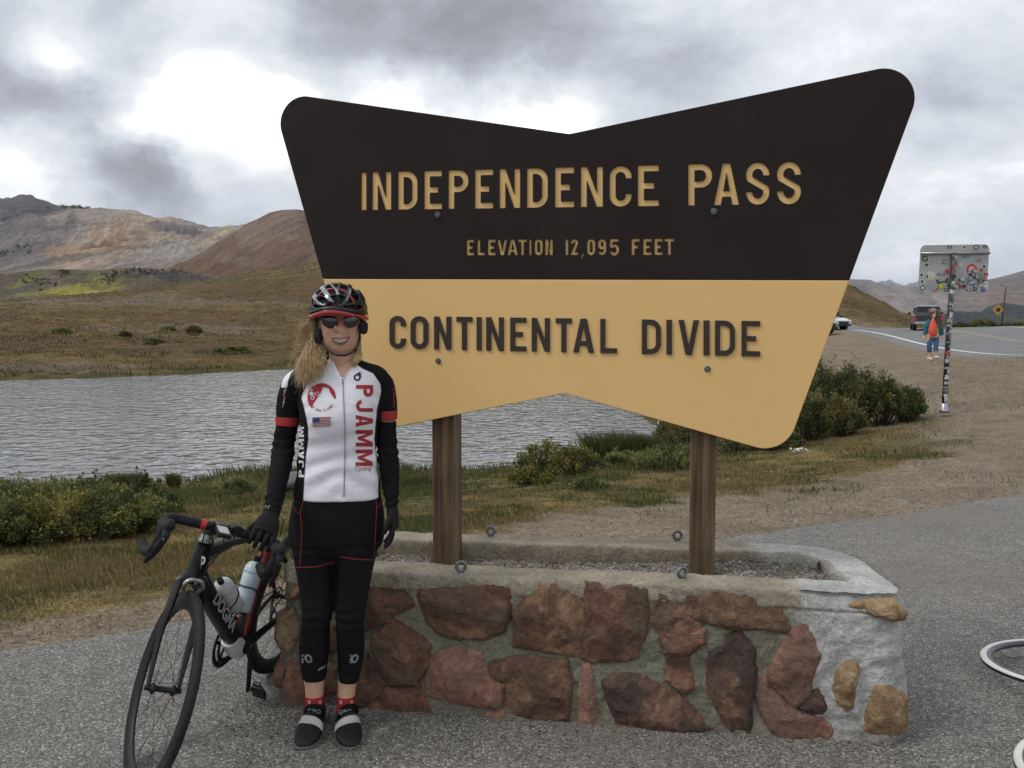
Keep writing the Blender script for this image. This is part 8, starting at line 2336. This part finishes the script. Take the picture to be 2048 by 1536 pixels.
SC_ = {}
def stm(c):
    k = 'sticker_%02d%02d%02d' % tuple(int(v * 99) for v in c)
    return mat(k, tuple(c), scale=40, rough=.5)
PAL = [(.50, .50, .48), (.55, .55, .53), (.42, .42, .42), (.02, .02, .022), (.03, .03, .032), (.30, .30, .31), (.14, .14, .15), (.36, .06, .05), (.08, .13, .26), (.10, .20, .11), (.36, .31, .16), (.16, .22, .22), (.50, .49, .45), (.22, .17, .13)]
rs = random.Random(5)
def sticker(cx, cy, w_, h_, col, shape='rect', rot=0, lift=0, inner=None):
    bm = bmesh.new(); c = loc(cx, cy); s_ = SY / CF
    def poly(sc, yy, m_i=0):
        if shape == 'round': pts = [(math.cos(a) * w_ / 2 * sc, math.sin(a) * h_ / 2 * sc) for a in np.linspace(0, 2 * math.pi, 17)[:-1]]
        else: pts = [(-w_ / 2 * sc, -h_ / 2 * sc), (w_ / 2 * sc, -h_ / 2 * sc), (w_ / 2 * sc, h_ / 2 * sc), (-w_ / 2 * sc, h_ / 2 * sc)]
        ca, sa = math.cos(R(rot)), math.sin(R(rot))
        q = [((x_ * ca - z_ * sa) * s_, (x_ * sa + z_ * ca) * s_) for x_, z_ in pts]
        f = bm.faces.new([bm.verts.new((c.x + x_, yy, c.z + z_)) for x_, z_ in q]); f.material_index = m_i
    poly(1, -.0012 - lift)
    ms = [stm(col)]
    if inner:
        poly(.62, -.0022 - lift, 1); ms.append(stm(inner))
    bm_obj('sticker', bm, ms, ss, False, recalc=False)
fixed = [(1849.5, 517.5, 13, 12, (.015, .015, .017), 'round', 0, (.30, .30, .10)), (1899, 494, 10, 5.5, (.05, .05, .055), 'rect', 0, (.25, .25, .25)), (1928.5, 494, 8, 6, (.6, .6, .58), 'rect', 0, (.02, .02, .02)), (1952, 495, 11, 10.5, (.03, .025, .02), 'round', 0, (.45, .42, .36)), (1970, 493.5, 8.5, 7.5, (.06, .06, .05), 'round', 0, (.2, .19, .15)),
         (1943.5, 539, 21, 22, (.45, .03, .03), 'round', 0, (.55, .40, .33)), (1944, 539, 12, 12, (.5, .04, .04), 'rect', 10, None), (1943.5, 544, 13, 6, (.55, .57, .6), 'rect', -12, (.05, .1, .35)),
         (1893.5, 543.5, 8.5, 8, (.50, .03, .03), 'round', 0, None), (1854, 553, 5, 10, (.6, .6, .58), 'rect', 0, (.02, .02, .02)), (1843, 550, 8, 9, (.6, .6, .58), 'rect', 0, (.02, .02, .02)), (1844, 563, 7, 8, (.6, .6, .58), 'rect', 0, (.02, .02, .02)),
         (1861, 551, 19, 18, (.52, .52, .50), 'round', 0, None), (1860, 555, 6, 6, (.5, .5, .05), 'rect', 20, None), (1861, 570, 20, 15, (.30, .32, .31), 'round', 0, None),
         (1884, 560, 23, 4, (.02, .02, .02), 'rect', 6, (.5, .5, .5)), (1884, 564.5, 22, 2.5, (.02, .02, .02), 'rect', 6, None), (1882, 548.5, 15, 4, (.09, .09, .09), 'rect', 2, (.3, .3, .3)),
         (1882, 572, 12, 11, (.20, .42, .05), 'rect', 35, (.50, .45, .05)), (1875, 577, 3, 14, (.5, .05, .04), 'rect', -35, None), (1845, 576, 9, 9, (.05, .05, .05), 'rect', 40, (.6, .6, .6)), (1866.5, 583, 7, 5, (.02, .02, .02), 'rect', 30, (.55, .55, .55)), (1891.5, 579.5, 8, 7.5, (.10, .08, .12), 'round', 0, (.3, .3, .3)),
         (1898, 573, 9, 4, (.10, .06, .25), 'rect', -40, None), (1896, 570, 4, 4, (.10, .06, .25), 'rect', 10, None), (1968, 533, 9, 9, (.55, .55, .53), 'rect', 20, (.04, .04, .04)), (1958.5, 521, 9, 6, (.40, .18, .20), 'rect', 0, (.2, .2, .3)), (1932, 513, 16, 5, (.10, .28, .27), 'rect', 6, None), (1970, 514, 13, 6, (.5, .5, .48), 'round', 0, (.3, .3, .3)),
         (1921, 530, 9, 10, (.50, .50, .48), 'rect', 12, None), (1974, 549, 5, 6, (.5, .03, .04), 'round', 0, None), (1954, 552, 9, 8, (.06, .20, .05), 'round', 0, (.12, .35, .08)), (1944, 552, 3.5, 18, (.03, .03, .03), 'rect', -45, (.5, .5, .5)), (1963, 575, 12, 12, (.6, .6, .6), 'rect', 0, (.25, .25, .25)), (1971, 572, 10, 11, (.55, .57, .62), 'rect', 0, None), (1966, 581, 10, 4, (.05, .12, .45), 'rect', 0, None),
         (1852.8, 530, 6, 4.5, (.02, .02, .02), 'round', 20, None), (1887.5, 523.5, 7, 8, (.05, .05, .05), 'rect', -20, (.4, .4, .4))]
for k, f_ in enumerate(fixed): sticker(f_[0], f_[1], f_[2], f_[3], f_[4], f_[5], f_[6], k * .00025, f_[7])
for i in range(58):
    u = rs.random(); v = rs.random() ** .7
    cx = 1912 + 60 * u; cy = 538 + 42 * v
    if u < .35 and v < .45: continue
    sticker(cx, cy, rs.uniform(4, 10), rs.uniform(3.5, 8), rs.choice(PAL), rs.choice(['rect', 'rect', 'round']), rs.uniform(-40, 40), .012 + i * .00028, rs.choice([None, rs.choice(PAL)]))
for i in range(26):
    cx = rs.uniform(1850, 1902); cy = rs.uniform(508, 548)
    if rs.random() < .5: sticker(cx, cy, 2.5, 2, (.62, .62, .62), 'round', 0, .01 + i * .0003)
# stickers wrapped round the pole
zt, zb = pt, pb
t = .03; i = 0
while t < .985:
    h_ = rs.uniform(.008, .026); a0 = rs.uniform(-2.4, -.7); da = rs.uniform(1.2, 3.4)
    bm = bmesh.new(); n = 8
    def pp(tt): return zb.lerp(zt, tt) + Vector((-.012 * (1 - abs(2 * tt - 1)), 0, 0))
    lo_, hi_ = pp(t), pp(min(t + h_, .99)); r_ = .0452 + .0003 * (i % 5)
    A = [(bm.verts.new(lo_ + Vector((r_ * math.cos(a0 - .6 + da * k / n), r_ * math.sin(a0 - .6 + da * k / n), 0))), bm.verts.new(hi_ + Vector((r_ * math.cos(a0 - .6 + da * k / n), r_ * math.sin(a0 - .6 + da * k / n), 0)))) for k in range(n + 1)]
    for k in range(n): bm.faces.new((A[k][0], A[k + 1][0], A[k + 1][1], A[k][1]))
    bm_obj('sticker', bm, stm(rs.choice(PAL)), ss, recalc=False); t += h_ * rs.uniform(.5, 1.0); i += 1

# ---- walking woman
def walker():
    Yw = 26.6; u = (1865 - 1024) / CF; x0 = u * Yw; z0 = hz(x0, Yw)
    root = empty('person', (x0, Yw, z0), 'woman in coral shirt, turquoise jacket and cropped jeans walking and looking down', 'person')
    dz = z0 - P(1865, 722, Yw).z
    def q(px, py, dy=0): return P(1866 + (px - 1866) * .88, py, Yw + dy) - Vector((x0, Yw, z0)) + Vector((0, 0, dz))
    TEAL = mat('teal_fleece', (.015, .13, .165), scale=8, rough=.9, bump=[(20, .4, .02)]); CORAL = mat('coral_shirt', (.62, .10, .055), scale=8, rough=.85, bump=[(9, .6, .03)])
    JEANS = mat('denim', (.045, .085, .17), scale=12, rough=.9, bump=[(14, .4, .015)], layers=[(5, .5, .7, (.09, .14, .25), .5)]); SNK = mat('pale_sneaker', (.55, .48, .42), scale=9, rough=.8)
    GH = mat('grey_blonde_hair', [(0, (.13, .10, .075)), (1, (.28, .23, .17))], scale=60, rough=.7)
    m_ = Yw / CF
    def lm(bm, L, g=0):
        sweep(bm, [q(a, b, d) for a, b, d, w in catmull([(a, b, d, w) for a, b, d, w in L], 5)], [r[3] * m_ * .84 + g for r in catmull(L, 5)], n=14, ref=(0, -1, 0))
    def part(name, bm, m, vox=.014, sm=3): return link(name, fuse(name, bm, vox, sm), m, root)
    bm = bmesh.new()
    lm(bm, [(1868, 618, -.10, 2.5), (1868, 621.5, -.12, 4.8), (1867.5, 627, -.15, 5.4), (1867, 632, -.18, 4.6), (1867, 636, -.18, 2.6)])
    lm(bm, [(1868.5, 630, -.05, 4), (1868, 640, 0, 4.5), (1867, 650, .02, 8)])
    bm2 = bm
    lm(bm2, [(1867, 644, .02, 9), (1867, 660, .0, 11), (1866, 675, 0, 11)])
    for L in ([(1856, 668, 0, 6), (1857, 690, -.02, 4.2), (1858, 706, 0, 3.2), (1857.5, 718, .02, 2.4)], [(1874, 668, 0, 6), (1873, 690, -.05, 4.2), (1872, 704, -.12, 3.2), (1871, 716, -.10, 2.4)],
              [(1853, 648, .02, 4), (1849.5, 662, .03, 3.2), (1847.5, 672, .0, 2.4), (1846.5, 675, 0, 2.3)], [(1880, 648, .02, 4), (1884, 662, .03, 3), (1887.5, 673, 0, 2.3), (1888, 676, 0, 2.3)]): lm(bm2, L)
    for cx, cy in ((1846.8, 674), (1888, 675.5)):
        for k in range(4): lm(bm2, [(cx - 1.5 + k, cy, -.01, .8), (cx - 1.8 + k * 1.1, cy + 3, -.02, .7), (cx - 1.2 + k, cy + 4.8, -.03, .5)])
        lm(bm2, [(cx + (1.8 if cx < 1860 else -1.8), cy - 1, -.02, .8), (cx + (2.6 if cx < 1860 else -2.6), cy + 2, -.03, .6)])
    part('body', bm2, SKIN, .011, 2)
    bm = bmesh.new(); lm(bm, [(1866, 642, -.02, 7), (1866, 652, -.05, 9.5), (1865.5, 662, -.06, 10.5), (1866, 670, -.03, 9.6), (1867, 673, 0, 8)]); part('shirt', bm, CORAL)
    bm = bmesh.new()
    lm(bm, [(1858, 641, .03, 4), (1857, 650, .04, 6.5), (1855.5, 662, .05, 6.5), (1856.5, 672, .05, 6), (1856, 680, .03, 3.5)]); lm(bm, [(1876, 641, .03, 4), (1877, 650, .04, 6.5), (1878, 662, .05, 6), (1878, 672, .05, 6)]); lm(bm, [(1867, 644, .12, 9), (1867, 660, .14, 11), (1867, 673, .13, 11)])
    lm(bm, [(1859, 641, .02, 5.5), (1852, 650, .02, 5.8), (1849, 660, .03, 5.2), (1847.5, 670, .0, 4)]); lm(bm, [(1874, 641, .02, 5.5), (1881, 650, .02, 5.6), (1885, 660, .03, 4.8), (1887.5, 670, .0, 3.8)]); part('jacket', bm, TEAL)
    bm = bmesh.new(); lm(bm, [(1866, 668, .02, 9.5), (1866, 674, .02, 10.6), (1865.5, 680, .02, 9.5)]); lm(bm, [(1859.5, 674, .0, 7.2), (1858, 686, -.02, 6.2), (1857.5, 697, -.02, 5.4), (1858, 703, .0, 5.2)]); lm(bm, [(1873, 674, .0, 7.2), (1873, 686, -.05, 6.2), (1872.5, 697, -.09, 5.4), (1872.5, 702, -.11, 5.2)]); part('jeans', bm, JEANS)
    bm = bmesh.new(); lm(bm, [(1858, 702.5, 0, 5.5), (1858, 704.5, 0, 5.5)]); lm(bm, [(1872.5, 702, -.11, 5.5), (1872.5, 704, -.11, 5.5)]); part('jeans_cuff', bm, mat('denim_light', (.12, .17, .26), scale=9, rough=.9))
    bm = bmesh.new()
    for cx, cy, d, t in ((1857.5, 718, .02, 0), (1871.5, 716.5, -.10, 1)):
        c = q(cx, cy, d); sweep(bm, [c + Vector((0, .08, .02)), c + Vector((0, .02, .02)), c + Vector((.01, -.10, .0 + .03 * t)), c + Vector((.012, -.17, -.01 + .05 * t))], [.05, .055, .045, .03], [.04, .048, .05, .04], n=14, ref=(0, 0, 1))
    part('sneakers', bm, SNK, .010)
    rg = np.random.default_rng(3); VV = []; FF = []
    for i in range(420):
        a = rg.random(); sx = rg.normal()
        pts = [q(1868 + sx * 3.2, 616.5 + abs(sx) * 1.2, -.10 + .05 * rg.random()), q(1869 + sx * 5.2, 621 + 2 * rg.random(), -.13 * rg.random()), q(1872 + sx * 4.2 + 3 * a, 631 + 3 * rg.random(), -.13 * rg.random()), q(1875 + 9 * a + rg.normal() * 1.5, 640 + rg.normal() * 3, -.14 * rg.random()), q(1877 + 10 * a + rg.normal() * 2, 648 + rg.normal() * 5, -.12)]
        if i % 3 == 0: pts = [q(1868 + sx * 1.5, 616.5, -.12), q(1866 + rg.normal() * 3.4, 619.5, -.20), q(1863.5 + rg.normal() * 3.5, 624, -.24), q(1861.5 + rg.normal() * 1.2, 631 + rg.normal() * 2, -.18)]
        s_ = spline(pts, 3); b0 = len(VV); n = len(s_)
        for p_, a_, b_, t_ in frames(s_, (1, 0, .2)):
            for j in range(3): VV.append(tuple(p_ + a_ * .0042 * math.cos(2.1 * j) + b_ * .0042 * math.sin(2.1 * j)))
        for k in range(n - 1):
            for j in range(3): FF.append((b0 + k * 3 + j, b0 + k * 3 + (j + 1) % 3, b0 + (k + 1) * 3 + (j + 1) % 3, b0 + (k + 1) * 3 + j))
    link('hair', mesh_np('hair', np.array(VV), np.array(FF)), GH, root)
walker()

# ---- stones and driftwood on the shore
def rock(px, py, w_px, h_px, label, m=BROWN, seed=0, Yd=None, cat='rock', group=None):
    v = G(px, py, LAKE_Z + .06) if Yd is None else Vector(gz(px, py, Yd))
    s_ = v.y / CF; bm = bmesh.new(); bmesh.ops.create_icosphere(bm, subdivisions=3, radius=1)
    for q_ in bm.verts:
        u = q_.co.copy(); n_ = float(ridged(np.array([u.x * 1.3 + seed]), np.array([u.y * 1.3 + u.z * 1.7]), seed, 3)[0])
        q_.co = Vector((u.x * w_px * s_ / 2, u.y * w_px * s_ / 2.2, max(u.z, -.4) * h_px * s_ / 1.3)) * (.75 + .5 * n_)
    o = bm_obj('rock', bm, m); o.location = v; tag(o, label, cat, group); sharp_auto(o, 30); return o
rock(1298, 880, 26, 9, 'flat brown rock at the water edge behind the right sign post, nearer one', BROWN, 1)
rock(1287, 874, 30, 6, 'low flat rock lying in the shallows beyond the brown rock', RED, 2)
rock(300, 962, 14, 9, 'small dark stone on the shore left of the single grass tuft', DARK, 3)
rock(318, 962, 11, 8, 'smaller dark stone on the shore next to the grass tuft', DARK, 4)
rock(276, 969, 40, 6, 'long flat grey slab at the water edge left of the two dark stones', BROWN, 5)
rock(365, 970, 60, 6, 'broad flat slab at the water edge right of the grass tuft', BROWN, 6)
v = G(1312, 862, LAKE_Z + .1); bm = bmesh.new(); sweep(bm, spline([v + Vector((-.02, 0, .0)), v + Vector((.02, 0, .10)), v + Vector((.07, .05, .22)), v + Vector((.06, .05, .30))], 4), lerp_list([.028, .022, .016, .010], 13), n=8, ref=(1, 0, 0)); sweep(bm, spline([v + Vector((-.05, 0, -.06)), v + Vector((.1, 0, -.07)), v + Vector((.25, .05, -.05))], 4), .02, n=8)
o = bm_obj('driftwood', bm, mat('bleached_wood', (.42, .38, .32), scale=9, rough=.8)); tag(o, 'bleached driftwood branch standing at the water edge behind the sign', 'driftwood')
# ------------------------------------------------------------------ haze
def build_haze():
    m = bpy.data.materials.new('haze'); m.use_nodes = True; t = m.node_tree; t.nodes.clear()
    v = N(t, 'ShaderNodeVolumePrincipled'); v.inputs['Color'].default_value = (.78, .86, 1, 1); v.inputs['Density'].default_value = 4e-5; v.inputs['Anisotropy'].default_value = 0
    o = N(t, 'ShaderNodeOutputMaterial'); t.links.new(v.outputs[0], o.inputs['Volume'])
    bm = bmesh.new(); bmesh.ops.create_cube(bm, size=1)
    for q in bm.verts: q.co = Vector((q.co.x * 64000, q.co.y * 64000, -80 + (q.co.z + .5) * 1100))
    tag(bm_obj('haze', bm, m, smooth=False), kind='stuff')
build_haze()
